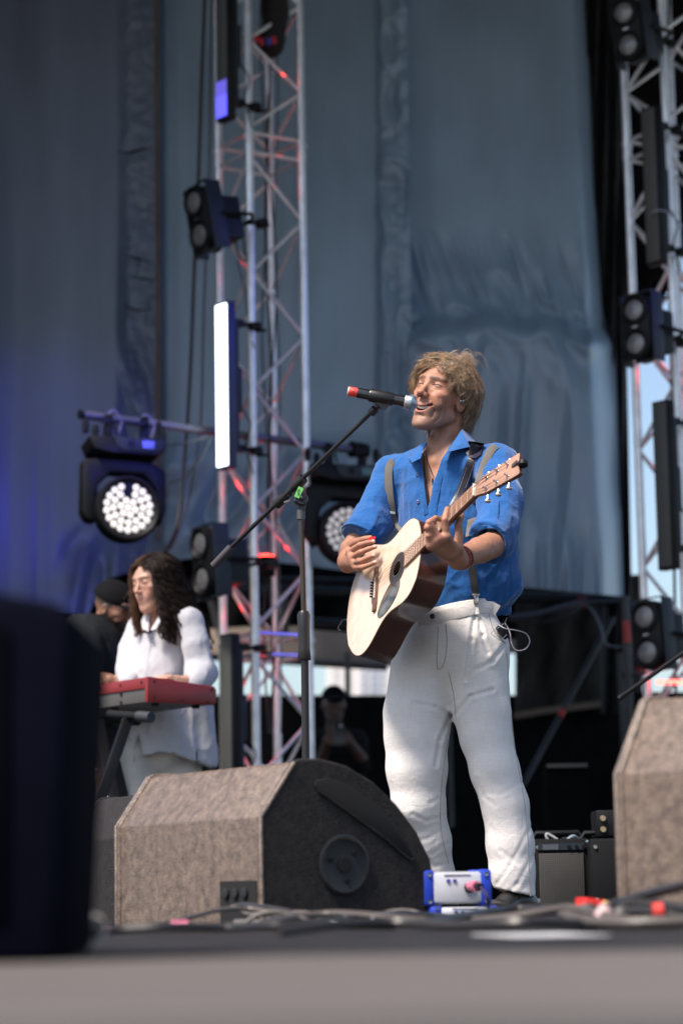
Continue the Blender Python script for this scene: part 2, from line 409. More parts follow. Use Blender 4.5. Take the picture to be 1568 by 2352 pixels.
# black side drape and header
drp = thing('black_side_drape', 'black drape closing the stage wing right of the grey backdrop', 'drape', P(1405, 1600, 16.5))
def wavy(name, poly_top, parent, D, m, x0, x1, y0, y1f, amp=.06, wl=26, nx=40, ny=40):
    V = []; 
    for j in range(ny):
        for i in range(nx):
            x = x0(j/(ny-1))+(x1(j/(ny-1))-x0(j/(ny-1)))*i/(nx-1); y = y0+(y1f(x)-y0)*j/(ny-1)
            V.append(P(x, y, D+amp*math.sin(x/wl*2*math.pi+y/180)+amp*.5*math.sin(x/11+y/90)))
    idx = np.arange(nx*ny).reshape(ny, nx); F = np.stack([idx[:-1, :-1], idx[1:, :-1], idx[1:, 1:], idx[:-1, 1:]], -1).reshape(-1, 4)
    return np_mesh(name, [(np.array(V), F)], m, parent, smooth_it=0)
dk = mat('drape_dark', (.02, .022, .025), .7, var=.3, spec=.3)
wavy('drape_cloth', None, drp, 16.5, dk, lambda v: 1340+40*v, lambda v: 1418+38*v, -250, lambda x: 1640)
hdr = wavy('header_drape', None, None, 16.9, black_m, lambda v: 1330, lambda v: 1800, -250, lambda x: float(np.interp(x, [1330, 1440, 1500, 1568, 1800], [818, 816, 745, 588, 200])), amp=.02)
tag(hdr, 'black header cloth above the white sky gap at upper right', 'drape')
lw = tag(wavy('low_barrier_cloth', None, None, 17.5, black_m, lambda v: 1420, lambda v: 1900, 1590, lambda x: 2100, amp=.02), 'black cloth barrier behind the right truss tower', 'barrier')
# black wall under the backdrop, added to make the backstage dark
bw = tag(wavy('dark_backing_wall', None, None, 19.0, black_m, lambda v: -260, lambda v: 1480, 1597, lambda x: 2110, amp=.02), 'black wall added low behind the stage to darken it, below the strip of sky', 'wall')
MBl = MB(); MBl.box((-4.2, 16.5, 1.3), (6.4, .1, 2.6)); tag(MBl.build('left_wing_wall', black_m), 'black wing wall at far left behind the keyboard player', 'wall')
# beige marquee fabric
beige = mat('marquee_fabric', (.20, .155, .11), .85, var=.2, nscale=1.2, bump=.3, bscale=4)
mq = thing('marquee', 'dim beige marquee canopy behind the stage, its hem above the strip of sky', 'tent', P(700, 1480, 19.5))
V = []
ny, nx = 12, 60
for j in range(ny):
    for i in range(nx):
        x = 380+ (1190-380)*i/(nx-1); yb = np.interp(x, [380, 560, 700, 890, 1190], [1500, 1508, 1516, 1532, 1500]); y = 1330+(yb-1330)*j/(ny-1)
        V.append(P(x, y, 19.5+1.6*(1-j/(ny-1))+.03*math.sin(x/17)))
idx = np.arange(nx*ny).reshape(ny, nx); F = np.stack([idx[:-1, :-1], idx[1:, :-1], idx[1:, 1:], idx[:-1, 1:]], -1).reshape(-1, 4)
np_mesh('canopy', [(np.array(V), F)], beige, mq, smooth_it=0)
MB().cyl(P(797, 1500, 19.3), P(799, 1640, 19.3), .022).build('tent_pole', mat('tent_pole', (.12, .11, .1), .6), mq)
mb = MB(); mb.cyl(P(380, 1503, 19.35), P(890, 1533, 19.35), .03); mb.build('hem_bar', mat('tent_pole', (.12, .11, .1), .6), mq)
V = []
for j in range(ny):
    for i in range(nx):
        x = 378+(1192-378)*i/(nx-1); yb = np.interp(x, [378, 560, 880, 1192], [1452, 1440, 1436, 1470]); y = 1190+(yb-1190)*j/(ny-1)
        V.append(P(x, y, 19.1+.05*math.sin(x/21+y/40)))
F = np.stack([idx[:-1, :-1], idx[1:, :-1], idx[1:, 1:], idx[:-1, 1:]], -1).reshape(-1, 4)
tag(np_mesh('dark_fill_sheet', [(np.array(V), F)], black_m, None, smooth_it=0), 'black sheet added to fill the dark zone under the backdrop above the beige marquee fabric', 'drape')  # sheet added to fill the dark zone over the beige fabric
for k, (a, b2) in enumerate(((P(486, 1380, 18.6), P(520, 1500, 18.6)), (P(652, 1352, 18.6), P(655, 1470, 18.6)), (P(870, 1350, 18.6), P(872, 1450, 18.6)))):
    MB().cyl(a, b2, .03, 8).build('tent_pole', mat('tent_pole', (.12, .11, .1), .6), mq)
# right-hand dark canopy with a brown hem
mr_ = thing('dark_marquee', 'dark marquee canopy right of the singer with sagging brown hem', 'tent', P(1290, 1600, 19.2))
V = []
for j in range(ny):
    for i in range(nx):
        x = 1183+(1476-1183)*i/(nx-1); yb = np.interp(x, [1186, 1260, 1330, 1476], [1640, 1628, 1622, 1604]); y = 1320+(yb-1320)*j/(ny-1)
        V.append(P(x, y, 18.6+.05*math.sin(x/13)+.03*math.sin(y/19+x/7)))
F = np.stack([idx[:-1, :-1], idx[1:, :-1], idx[1:, 1:], idx[:-1, 1:]], -1).reshape(-1, 4)
np_mesh('canopy', [(np.array(V), F)], mat('canopy_dark', (.03, .028, .026), .9, var=.4, nscale=3), mr_, smooth_it=0)
hb = MB(); hb.strip([P(x, float(np.interp(x, [1180, 1260, 1330, 1476], [1646, 1632, 1624, 1606])), 18.4) for x in range(1180, 1480, 12)], (0, -1, 0.3), .05, .01)
hb.build('hem', mat('hem_brown', (.16, .12, .09), .8), mr_)

# buildings seen through the gap
bl = thing('apartment_block', 'pale distant tower block with blue windows in the gap beside the singer', 'building', P(840, 1900, 160))
bc = mat('bld_cream', (.62, .60, .58), .9, var=.05); bb = mat('bld_blue', (.28, .33, .42), .5, var=.2, nscale=.5)
def bbox(mbx, x0, x1, y0, y1, D, dep=12): 
    a = P(x0, y1, D); c = P(x1, y0, D); mbx.box(((a.x+c.x)/2, D+dep/2, (a.z+c.z)/2), (abs(c.x-a.x), dep, abs(c.z-a.z)))
m1 = MB(); bbox(m1, 756, 800, 1400, 1900, 165); bbox(m1, 796, 822, 1360, 1900, 160); bbox(m1, 823, 930, 1380, 1900, 158); m1.build('wall', bc, bl)
def win(x0, x1, y0, y1, D): m2 = MB(); bbox(m2, x0, x1, y0, y1, D, .2); m2.build('window', bb, bl)
for y in range(1492, 1612, 17):
    for a in ((829, 842, y, y+9, 157.9), (849, 868, y, y+10, 157.9), (874, 884, y, y+9, 157.9), (762, 768, y, y+8, 164.9), (775, 781, y, y+8, 164.9), (788, 794, y, y+8, 164.9), (802, 808, y, y+9, 159.9)): win(*a)
tag(bl, 'pale distant tower block with blue windows in the gap beside the singer', 'building')

# ================================================================ TRUSSES
alu = mat('aluminium', (.74, .76, .79), .36, .6, var=.15, nscale=12, bump=.08, bscale=50)
def truss(name, label, front_px, group, zmax=6.9):
    th = R(33); s = .365; fp = P(*front_px); base = Vector((fp.x, fp.y, 0))
    c = base + Vector((s/2*(math.cos(th)-math.sin(th)), s/2*(math.sin(th)+math.cos(th)), 0))
    t = thing(name, label, 'truss', c, group)
    Rm = Matrix.Rotation(th, 3, 'Z'); cor = [c+Rm @ Vector((x*s/2, y*s/2, 0)) for x, y in ((-1, -1), (1, -1), (1, 1), (-1, 1))]
    for k in range(4):
        m = MB(); m.cyl(cor[k]+Vector((0, 0, .01)), cor[k]+Vector((0, 0, zmax)), .025, 16)
        for z in (1.53, 4.53): 
            m.lathe([(.0285, -.06), (.0285, -.01), (.026, -.008), (.026, .008), (.0285, .01), (.0285, .06)], cor[k]+Vector((0, 0, z)), (0, 0, 1), 16)
            m.cyl(cor[k]+Rm @ Vector((-.04, 0, .035))+Vector((0, 0, z)), cor[k]+Rm @ Vector((.045, 0, .035))+Vector((0, 0, z)), .006, 6)
        m.build('chord', alu, t, smooth=True)
    pz = [(.02, 1.47), (1.59, 4.47), (4.59, 6.85)]
    for k in range(4):
        a, b_ = cor[k], cor[(k+1) % 4]; up = Vector((0, 0, 1)); d = (b_-a).normalized()*.02
        for z0, z1 in pz:
            for z in (z0, z1):
                MB().cyl(a+d+up*z, b_-d+up*z, .0125, 8).build('rail', alu, t, smooth=True)
            n = 8 if z1-z0 > 2 else 4; h = (z1-z0-.06)/n; z = z0+.03
            for i in range(n):
                q = (a, b_) if (i+k) % 2 == 0 else (b_, a)
                MB().cyl(q[0]+(q[1]-q[0])*.06+up*(z+.02), q[1]+(q[0]-q[1])*.06+up*(z+h-.02), .0115, 8).build('brace', alu, t, smooth=True); z += h
    MB().box(c+Vector((0, 0, .012)), (.6, .6, .016), Rm).build('base_plate', alu, t)
    return t, cor
tr1, cor1 = truss('truss_tower', 'silver lattice truss tower left of the singer, lit red inside', (580, 1000, 13.85), 'truss towers at the back of the stage')
tr2, cor2 = truss('truss_tower', 'silver lattice truss tower at the right edge beside the white sky', (1546, 700, 13.85), 'truss towers at the back of the stage')

# red and blue lamps the photograph shows glowing in the towers
ctr1 = sum(cor1, Vector())/4; ctr2 = sum(cor2, Vector())/4
redm = mat('red_led', (.6, .02, .02), .4, emit=(1, .03, .02), estr=14)
rd = thing('red_uplight', 'small black lamp glowing red low inside the left tower', 'stage light', P(612, 1300, 14.0), 'small red lamps inside the towers')
mm = MB(); mm.lathe([(.05, -.06), (.055, 0), (.055, .05), (.045, .055)], P(612, 1300, 14.0), (0, 0, 1), 14); mm.build('can', black_m, rd, smooth=True)
MB().lathe([(.042, .056), (.04, .062)], P(612, 1300, 14.0), (0, 0, 1), 14).build('led_face', redm, rd)
rl = [(612, 1280, 14.0), (600, 350, 14.05), (612, 1510, 14.0), (560, 1010, 13.95), (612, 1600, 14)]
for k, q in enumerate(rl):
    if k: copy_tree(rd, loc=P(*q)-Vector((0, 0, .03)), label=('', 'small red lamp glowing high in the left tower beneath the first joint', 'small red lamp glowing behind the lower joint of the left tower', 'small red lamp glowing beside the foot of the white light bar', 'small red lamp glowing behind the black light bar by the keyboard')[k])
for q, e in (((1530, 850, 14.0), .5), ((1545, 1570, 14.0), .5)):
    lamp('red_lamp_light', 'POINT', P(*q)+Vector((0, 0, .04)), e, (1, .03, .02), .03)
    copy_tree(rd, loc=P(*q)-Vector((0, 0, .03)), label='small red lamp in the right tower at the height of the singer\'s head' if q[1] < 1000 else 'small red lamp glowing low in the right tower above the monitor')
for q in ((535, 1108), (542, 1400), (556, 1600), (655, 1262), (600, 1478), (606, 1530), (560, 352), (645, 350), (652, 170), (640, 420), (600, 1012), (612, 1280), (530, 610)):
    lamp('red_lamp_light', 'POINT', P(*q, 13.97), .24 if q[1] > 900 else .07, (1, .012, .008), .02)
# glowing red strips (led tape) along the rails
tape = thing('red_led_strip', 'glowing red strip on a rail of the right tower, low down', 'led strip', P(1535, 1567, 13.6), 'glowing red strips on the towers')
for x0, x1 in ((1508, 1522), (1525, 1530), (1533, 1545), (1548, 1568), (1571, 1590)):
    MB().box((P(x0, 1567, 13.6)+P(x1, 1567, 13.6))/2, ((P(x1, 1567, 13.6)-P(x0, 1567, 13.6)).length, .02, .022)).build('glowing_segment', redm, tape, bevel=.006)
copy_tree(tape, loc=P(1540, 848, 13.7), label='glowing red strip on a rail of the right tower at head height')
# ================================================================ STAGE FIXTURES
bk = mat('fixture_black', (.006, .0065, .008), .5, var=.25, nscale=9, spec=.2)
bk2 = mat('fixture_slate', (.018, .025, .033), .5, var=.2, nscale=9, spec=.3)
met = mat('steel', (.45, .45, .46), .3, .9, var=.1)
def dots(m, n=60.0, lo=.6):
    nn = m.node_tree.nodes; l = m.node_tree.links; b_ = nn['Principled BSDF']; tc = [q for q in nn if q.type == 'TEX_COORD'][0]
    v = nn.new('ShaderNodeTexVoronoi'); v.inputs['Scale'].default_value = n; v.inputs['Randomness'].default_value = 0; l.new(tc.outputs['Object'], v.inputs['Vector'])
    r = nn.new('ShaderNodeMapRange'); r.inputs['From Min'].default_value = .1; r.inputs['From Max'].default_value = .5; r.inputs['To Min'].default_value = 1.3; r.inputs['To Max'].default_value = lo
    l.new(v.outputs['Distance'], r.inputs['Value']); prev = b_.inputs['Base Color'].links[0].from_socket
    s = nn.new('ShaderNodeVectorMath'); s.operation = 'SCALE'; l.new(prev, s.inputs[0]); l.new(r.outputs[0], s.inputs['Scale']); l.new(s.outputs[0], b_.inputs['Base Color'])
    return m
led_off = dots(mat('led_off', (.10, .105, .10), .6, var=.05), 70)
led_on = mat('led_on', (.8, .85, .9), .4, emit=(.78, .9, 1.0), estr=2.6)
led_blue = mat('led_blue', (.1, .1, .6), .4, emit=(.10, .09, .95), estr=1.0)
led_blue2 = mat('led_blue_dim', (.1, .1, .4), .4, emit=(.12, .10, .62), estr=.6)
def led_bar(on, label, loc, rotz, L=.98, tilt=0.0, blue=False, group='upright light bars on the towers'):
    t = thing('light_bar', label, 'light bar', (0, 0, 0), group)
    MB().box((0, .025, 0), (.125, .055, L)).build('housing', bk if not on else mat('fixture_blue_glow', (.015, .025, .09), .4), t, bevel=.006)  # lit bar only: blue glow mixed into the housing colour
    MB().box((0, -.006, 0), (.1, .006, L-.03)).build('led_face', led_on if on else led_off, t, bevel=.0025)
    if blue:
        MB().box((0, -.0105, -L/2+.085), (.1, .004, .13)).build('lit_pixels', led_blue, t)
        MB().box((0, -.0105, -L/2+.195), (.1, .004, .09)).build('lit_pixels', led_blue2, t)
    f = MB()
    for k in range(6): f.box((-.045+.018*k, .068, 0), (.006, .03, L*.8))
    f.build('heat_sink', bk2, t)
    MB().box((.0, .1, -.02), (.07, .035, .26)).build('driver_box', bk2, t, bevel=.004)
    for z in (.38, -.36):
        m = MB(); m.box((0, .11, z), (.05, .07, .04)); m.cyl((0, .12, z), (0, .22, z), .012, 8); m.lathe([(.036, -.02), (.04, -.018), (.04, .018), (.036, .02)], (0, .24, z), (0, 0, 1), 14)
        m.cyl((.0, .24, z-.03), (.06, .28, z-.03), .008, 6); m.build('clamp', bk, t, smooth=True)
    MB().tube(bez([(.01, .11, -.1), (.05, .16, -.22), (.03, .14, -.33), (.02, .2, -.5)], 8), .005, 6).build('power_lead', bk, t, smooth=True)
    t.location = loc; t.rotation_euler = (tilt, 0, rotz); return t
YAW = R(-50)
led_bar(True, 'light bar glowing solid white, clamped to the left tower', P(511, 884, 13.6), YAW)
led_bar(False, 'unlit light bar at the top of the left tower, its foot glowing violet', P(510, 92, 13.6), YAW, blue=True)
led_bar(False, 'unlit dark light bar standing behind the keyboard player', P(521, 1640, 13.5), YAW, L=.9)
led_bar(False, 'unlit light bar high on the right tower', P(1495, 425, 13.6), YAW, L=.95)
led_bar(False, 'unlit light bar on the right tower in front of the white sky', P(1522, 1113, 13.6), YAW, L=.98)

refl = mat('reflector', (.17, .17, .175), .3, .3, var=.3, nscale=30)
def blinder(label, loc, rot):
    t = thing('twin_blinder', label, 'stage light', (0, 0, 0), 'twin lamp blinders on the towers')
    m = MB(); hull = []
    for k in range(13): a = math.pi*k/12; hull.append((.098*math.cos(a), .1+.098*math.sin(a)))
    for k in range(13): a = math.pi+math.pi*k/12; hull.append((.098*math.cos(a), -.1+.098*math.sin(a)))
    hull = [(x*(1-.1*math.exp(-(z/.04)**2)), z) for x, z in hull]
    m.prism([(x, 0, z) for x, z in hull], (0, 1, 0), .12); m.build('housing', bk, t, bevel=.01)
    for z in (.1, -.1):
        MB().lathe([(.088, 0), (.09, -.012), (.08, -.014), (.066, -.002), (.064, .0)], (0, 0, z), (0, 1, 0), 28).build('bezel', bk, t, smooth=True)
        o = MB().lathe([(.002, -.012), (.03, -.010), (.05, -.006), (.058, -.003)], (0, 0, z), (0, 1, 0), 28).build('lens', refl, t, smooth=True)
    v = MB(); 
    for k in (-1, 0, 1): v.box((.0, -.002, k*.017), (.035, .004, .007))
    v.build('vent_slots', met, t)
    for s in (-1, 1): MB().box((s*.108, .07, 0), (.006, .11, .41)).build('side_plate', bk2, t, bevel=.004)
    for s in (-1, 1): MB().box((0, .03, s*.205), (.22, .02, .006)).build('cross_bar', bk2, t)
    MB().box((0, .19, 0), (.17, .15, .25)).build('rear_body', bk2, t, bevel=.01)
    f = MB()
    for k in range(9): f.box((.0, .19, -.1+.025*k), (.185, .11, .008))
    f.build('cooling_fins', bk, t)
    y = MB(); y.tube([(-.12, .1, 0), (-.13, .3, 0), (-.05, .36, 0), (.05, .36, 0), (.13, .3, 0), (.12, .1, 0)], .012, 6); y.build('yoke', bk, t, smooth=True)
    m = MB(); m.cyl((0, .36, 0), (0, .44, 0), .014, 8); m.lathe([(.036, -.022), (.042, -.02), (.042, .02), (.036, .022)], (0, .47, 0), (0, 0, 1), 14); m.build('clamp', bk, t, smooth=True)
    t.location = loc; t.rotation_euler = rot; return t
b0 = blinder('twin lamp blinder tilted on the left tower above the white light bar', P(452, 502, 13.4), (R(6), R(-7), R(-52)))
copy_tree(b0, P(462, 1290, 13.3), (R(2), R(-3), R(-55)), 'twin lamp blinder beside the moving head, above the keyboard player')
copy_tree(b0, P(1437, 65, 13.5), (R(4), R(-4), R(-40)), 'twin lamp blinder at the very top right of the tower')
copy_tree(b0, P(1458, 750, 13.4), (R(-2), R(-2), R(-42)), 'twin lamp blinder in the middle of the right tower where the white sky begins')
copy_tree(b0, P(1483, 1458, 13.4), (R(0), R(-3), R(-42)), 'twin lamp blinder low on the right tower above the monitor')

lens_on = mat('lens_lit', (.5, .48, .46), .3, emit=(1, .93, .88), estr=.5, var=.1, nscale=30)
lens_mid = mat('lens_half', (.4, .39, .38), .25, emit=(1, .93, .9), estr=.18)
def moving_head(label, loc, rotz, lm, on_w):
    t = thing('moving_head_light', label, 'stage light', (0, 0, 0), 'moving head lights hung from the pipe')
    # base box on top
    m = MB(); m.prism([(-.25, -.13, .30), (-.22, -.14, .22), (-.12, -.15, .20), (.17, -.15, .20), (.22, -.14, .24), (.22, -.13, .31)], (0, 1, 0), .30)
    m.build('base', bk, t, bevel=.012)
    p_ = MB(); p_.prism([(-.10, -.155, .295), (-.085, -.155, .235), (-.05, -.155, .215), (.17, -.155, .215), (.2, -.155, .24), (.2, -.155, .295)], (0, 1, 0), .012); p_.build('control_panel', bk2, t, bevel=.003)
    MB().lathe([(.022, -.160), (.022, -.155)], (.0, 0, .258), (0, 1, 0), 20).build('dial', bk, t)
    MB().box((.105, -.158, .258), (.07, .004, .045)).build('display', mat('display', (.02, .04, .05), .2, emit=(.1, .35, .4), estr=.05), t)
    for x in (-.1, .2): MB().tube([(x-.03, -.12, .31), (x-.03, -.12, .37), (x+.0, -.12, .385), (x+.015, -.12, .31)], .008, 6).build('handle', bk, t, smooth=True)
    for x, z in ((-.26, .33), (-.2, .30), (.19, .35)): MB().lathe([(.018, 0), (.022, .05), (.015, .08)], (x, -.05, z), (0, 0, 1), 10).build('foot', bk, t, smooth=True)
    # yoke
    y = MB(); y.prism([(-.27, -.06, .17), (-.27, -.06, -.14), (-.24, -.06, -.19), (-.18, -.06, -.2), (-.175, -.06, .02), (-.10, -.06, .10), (.10, -.06, .10), (.175, -.06, .02), (.18, -.06, -.16), (.22, -.06, -.19), (.245, -.06, -.1), (.24, -.06, .13), (.17, -.06, .17), (.05, -.06, .19), (-.1, -.06, .19)], (0, 1, 0), .13)
    y.build('yoke', bk, t, bevel=.014)
    # head
    hd = MB(); hd.lathe([(.188, -.10), (.196, -.085), (.196, -.02), (.185, .04), (.16, .12), (.12, .19), (.05, .21)], (0, 0, -.12), (0, 1, 0), 40); hd.build('head', bk, t, smooth=True, angle=50)
    rg = MB(); rg.lathe([(.19, -.1), (.19, -.125), (.178, -.128), (.157, -.112), (.157, -.10)], (0, 0, -.12), (0, 1, 0), 40); rg.build('bezel_ring', bk, t, smooth=True)
    rg = MB(); rg.lathe([(.15, -.101), (.156, -.104)], (0, 0, -.12), (0, 1, 0), 40); rg.build('backing', bk, t)
    ln = MB()
    for n, r, off in ((1, 0, 0), (6, .045, .3), (12, .09, .1), (18, .132, .0)):
        for k in range(n):
            a = math.pi/2+.0+2*math.pi*(k+off)/n
            if r > .05 and abs(((a-math.pi/2-on_w+math.pi) % (2*math.pi))-math.pi) < (.24 if r < .1 else .17): continue
            c = Vector((r*math.cos(a), -.112, -.12+r*math.sin(a)))
            ln.ball(c, .0205, 7, (1, .42, 1))
    ln.build('lens_array', lm, t, smooth=True)
    for x in (-.11, .11):
        c = MB(); c.box((x, 0, .36), (.05, .05, .07)); c.lathe([(.034, -.022), (.041, -.02), (.041, .02), (.034, .022)], (x, 0, .425), (1, 0, 0), 14); c.cyl((x, -.02, .38), (x-.04, -.09, .40), .007, 6); c.box((x-.04, -.09, .4), (.05, .012, .02)); c.build('clamp', bk, t, smooth=True)
    t.location = loc; t.rotation_euler = (R(-3), R(2), rotz); t.scale = (.93, .93, .95); return t
moving_head('moving head light with glowing white lens cluster above the keyboard player', P(287, 1130, 13.35), R(17), lens_on, .1)
moving_head('moving head light half hidden behind the singer\'s rolled sleeve', P(792, 1186, 14.1), R(15), lens_mid, 3.6)
pipe = thing('lighting_pipe', 'horizontal steel pipe through the left tower carrying the moving heads', 'pipe', P(511, 1005, 13.9))
pa, pb = P(186, 952, 13.3), P(838, 1036, 14.35)
MB().cyl(pa, pb, .024, 18).build('tube', mat('pipe_steel', (.14, .14, .17), .45, .5, var=.2), pipe, smooth=True)
m = MB(); m.lathe([(.026, -.012), (.026, .012)], pa, pb-pa, 16); m.build('end_cap', bk, pipe)
for k, f in enumerate((.96, .99)): MB().lathe([(.03, -.03), (.05, -.025), (.045, .03), (.03, .035)], pa.lerp(pb, f), pb-pa, 10).build('clamp', bk, pipe, smooth=True)
m = MB()
for f, dz in ((.11, 0), (.22, .01)):
    c = pa.lerp(pb, f); m.tube(bez([c+Vector((0, -.03, -.09)), c+Vector((-.035, -.05, 0)), c+Vector((0, -.02, .045)), c+Vector((.04, .0, -.02)), c+Vector((.02, -.02, -.1))], 8), .0035, 5)
m.build('safety_cable', mat('purple_cord', (.3, .25, .45), .5), pipe, smooth=True)

# hoist bag at the top of the tower
hb_ = thing('chain_hoist', 'black chain hoist bag at the top of the left tower with red and blue plugs', 'hoist', P(628, 60, 14.0))
V, F = nets(lambda p: smin(ell(p, tuple(P(632, 20, 14.0)), (.085, .085, .2)), ell(p, tuple(P(620, 95, 14.0)), (.09, .08, .1)), .05)+.012*(vnoise(p*22)-.5), P(632, 20, 14)-Vector((.2, .2, .35)), P(632, 20, 14)+Vector((.2, .2, .3)), .012)
np_mesh('bag', [(V, F)], mat('bag_black', (.012, .012, .013), .9, bump=.5, bscale=120), hb_)
for x, y, c in ((588, 82, 'red'), (600, 88, 'red'), (628, 84, 'red'), (617, 88, 'blue')):
    MB().cyl(P(x, y, 13.85), P(x+2, y+14, 13.85), .014, 8).build('plug', mat('plug_'+c, (.5, .02, .03) if c == 'red' else (.03, .07, .45), .4), hb_, smooth=True)

# ================================================================ CABLES on the tower and backdrop
cabm = mat('cable_black', (.012, .012, .014), .5)
cg = 'black cables hanging round the left tower'
def cable(label, pts, r, m=cabm, group=None, cat='cable', n=10, name='cable'):
    o = MB().tube(bez([q if isinstance(q, Vector) else P(*q) for q in pts], n), r, 7).build(name, m, smooth=True); return tag(o, label, cat, group)
cable('thick black cable hanging from the top past the blinder to the left light', [(472, -60, 13.9), (462, 200, 13.9), (455, 420, 13.9), (446, 620, 13.9), (437, 850, 13.9), (424, 1050, 13.9), (410, 1190, 13.8), (385, 1262, 13.6), (360, 1275, 13.5)], .012, group=cg)
cable('second black cable right of the thick one, running straight up the backdrop', [(489, -60, 14.0), (484, 120, 14.0), (480, 420, 14), (474, 560, 14.1), (467, 740, 14.1), (462, 950, 14.1), (446, 1080, 14.0), (425, 1180, 13.8), (392, 1260, 13.7)], .006, group=cg)
cable('thin cable between the pipe and the left moving head', [(375, 1022, 13.3), (420, 1018, 13.4), (480, 1002, 13.6)], .006, group=cg)
cable('slack cable curving from the pipe to the side of the left moving head', [(484, 1004, 13.6), (460, 1050, 13.5), (430, 1090, 13.4), (395, 1108, 13.3), (382, 1104, 13.3)], .006, group=cg)
for k, (x, a, w, lab) in enumerate(((612, 6, .007, 'thickest black cable dangling down the inside of the left tower'), (622, 9, .0055, 'thinner black cable winding down inside the left tower'), (604, 7, .0055, 'black cable snaking down behind the front chord of the left tower'), (632, 5, .004, 'thin cable on the right inside the left tower'))):
    pts = [(x+a*math.sin(k*2+y/110)+y*.006, y, 14.0+.05*math.sin(y/200+k)) for y in range(-40, 1760, 75)]
    cable(lab, pts, w, group=cg, n=5)
cable('thin cable looping below the upper blinder on the left tower', [(545, 600, 13.7), (556, 640, 13.75), (566, 690, 13.8), (572, 760, 13.85), (584, 800, 13.8)], .004, group=cg)
cable('black power lead drooping from the upper blinder', [(540, 548, 13.6), (548, 585, 13.6), (566, 598, 13.6), (560, 560, 13.7), (556, 520, 13.7)], .006, group=cg)
cable('grey cord looping inside the tower above the lower red lamp', [(640, 1190, 13.7), (655, 1230, 13.7), (650, 1265, 13.7), (620, 1275, 13.8)], .003, mat('cord_grey', (.3, .3, .33), .5), group=cg)
cable('black cables bundled behind the right tower', [(1536, -20, 14.2), (1530, 300, 14.2), (1538, 700, 14.2), (1542, 900, 14.2), (1548, 1300, 14.2), (1552, 1620, 14.2)], .009)
cable('grey cable looping on the right tower beside the upper light bar', [(1500, 520, 13.7), (1492, 500, 13.6), (1500, 485, 13.5), (1530, 486, 13.5), (1568, 520, 13.5), (1590, 560, 13.5)], .004, mat('cord_grey', (.3, .3, .33), .5))
cable('pale cable snaking down under the backdrop at right', [(1340, 1385, 16.0), (1360, 1402, 15.9), (1376, 1430, 15.8), (1383, 1455, 15.7), (1386, 1470, 15.7), (1396, 1482, 15.7), (1420, 1486, 15.6), (1440, 1480, 15.6), (1458, 1470, 15.5)], .007, mat('cord_pale', (.12, .15, .19), .5))

# scaffold behind
sc_m = mat('scaffold_tube', (.035, .04, .046), .45, .5, var=.3, nscale=5)
sf = thing('scaffold_frame', 'dark steel scaffold tubes under the backdrop, with red tape marks', 'scaffold', P(1440, 2060, 15.5))
for a, b2, r in ((P(1434, 1370, 15.5), P(1462, 2060, 15.5), .026), (P(1407, 1420, 16.2), P(1200, 1805, 15.2), .019), (P(1424, 1500, 15.8), P(1446, 2062, 15.8), .022), (P(400, 1350, 16.4), P(1440, 1380, 16.4), .035), (P(470, 1330, 16.8), P(1440, 1352, 16.8), .03), (P(700, 1432, 17.2), P(890, 1444, 17.2), .045), (P(1425, 1552, 15.5), P(1468, 1550, 15.5), .014), (P(1428, 1760, 15.5), P(1470, 1758, 15.5), .014), (P(1026, 1500, 17.5), P(1036, 1900, 17.5), .022)):
    MB().cyl(a, b2, r, 12).build('tube', sc_m, sf, smooth=True)
mt_ = mat('red_tape', (.32, .03, .025), .5); mt2 = MB()
for a, r in ((P(1439, 1452, 15.5), .03),): mt2.lathe([(r, -.07), (r, .07)], a, P(1434, 1370, 15.5)-P(1462, 2060, 15.5), 14)
mt2.build('red_tape', mt_, sf); mt2 = MB(); mt2.lathe([(.04, -.03), (.04, .03)], P(1337, 1384, 16.35), (1, 0, 0), 12); mt2.build('red_tape', mt_, sf); mt2 = MB(); mt2.lathe([(.022, -.03), (.022, .03)], P(1289, 1640, 15.6), P(1407, 1420, 16.2)-P(1200, 1805, 15.2), 12)
mt2.build('red_tape', mt_, sf)
cable('bundle of dark cables slung under the backdrop hem right of the singer', [(1170, 1418, 15.8), (1230, 1412, 15.8), (1290, 1396, 15.8), (1340, 1384, 15.9), (1420, 1378, 16)], .018, mat('cable_blue_black', (.03, .04, .06), .4))
cable('dark cable sagging below the slung cable bundle', [(1170, 1425, 15.7), (1240, 1430, 15.7), (1300, 1412, 15.7), (1345, 1386, 15.8)], .009)
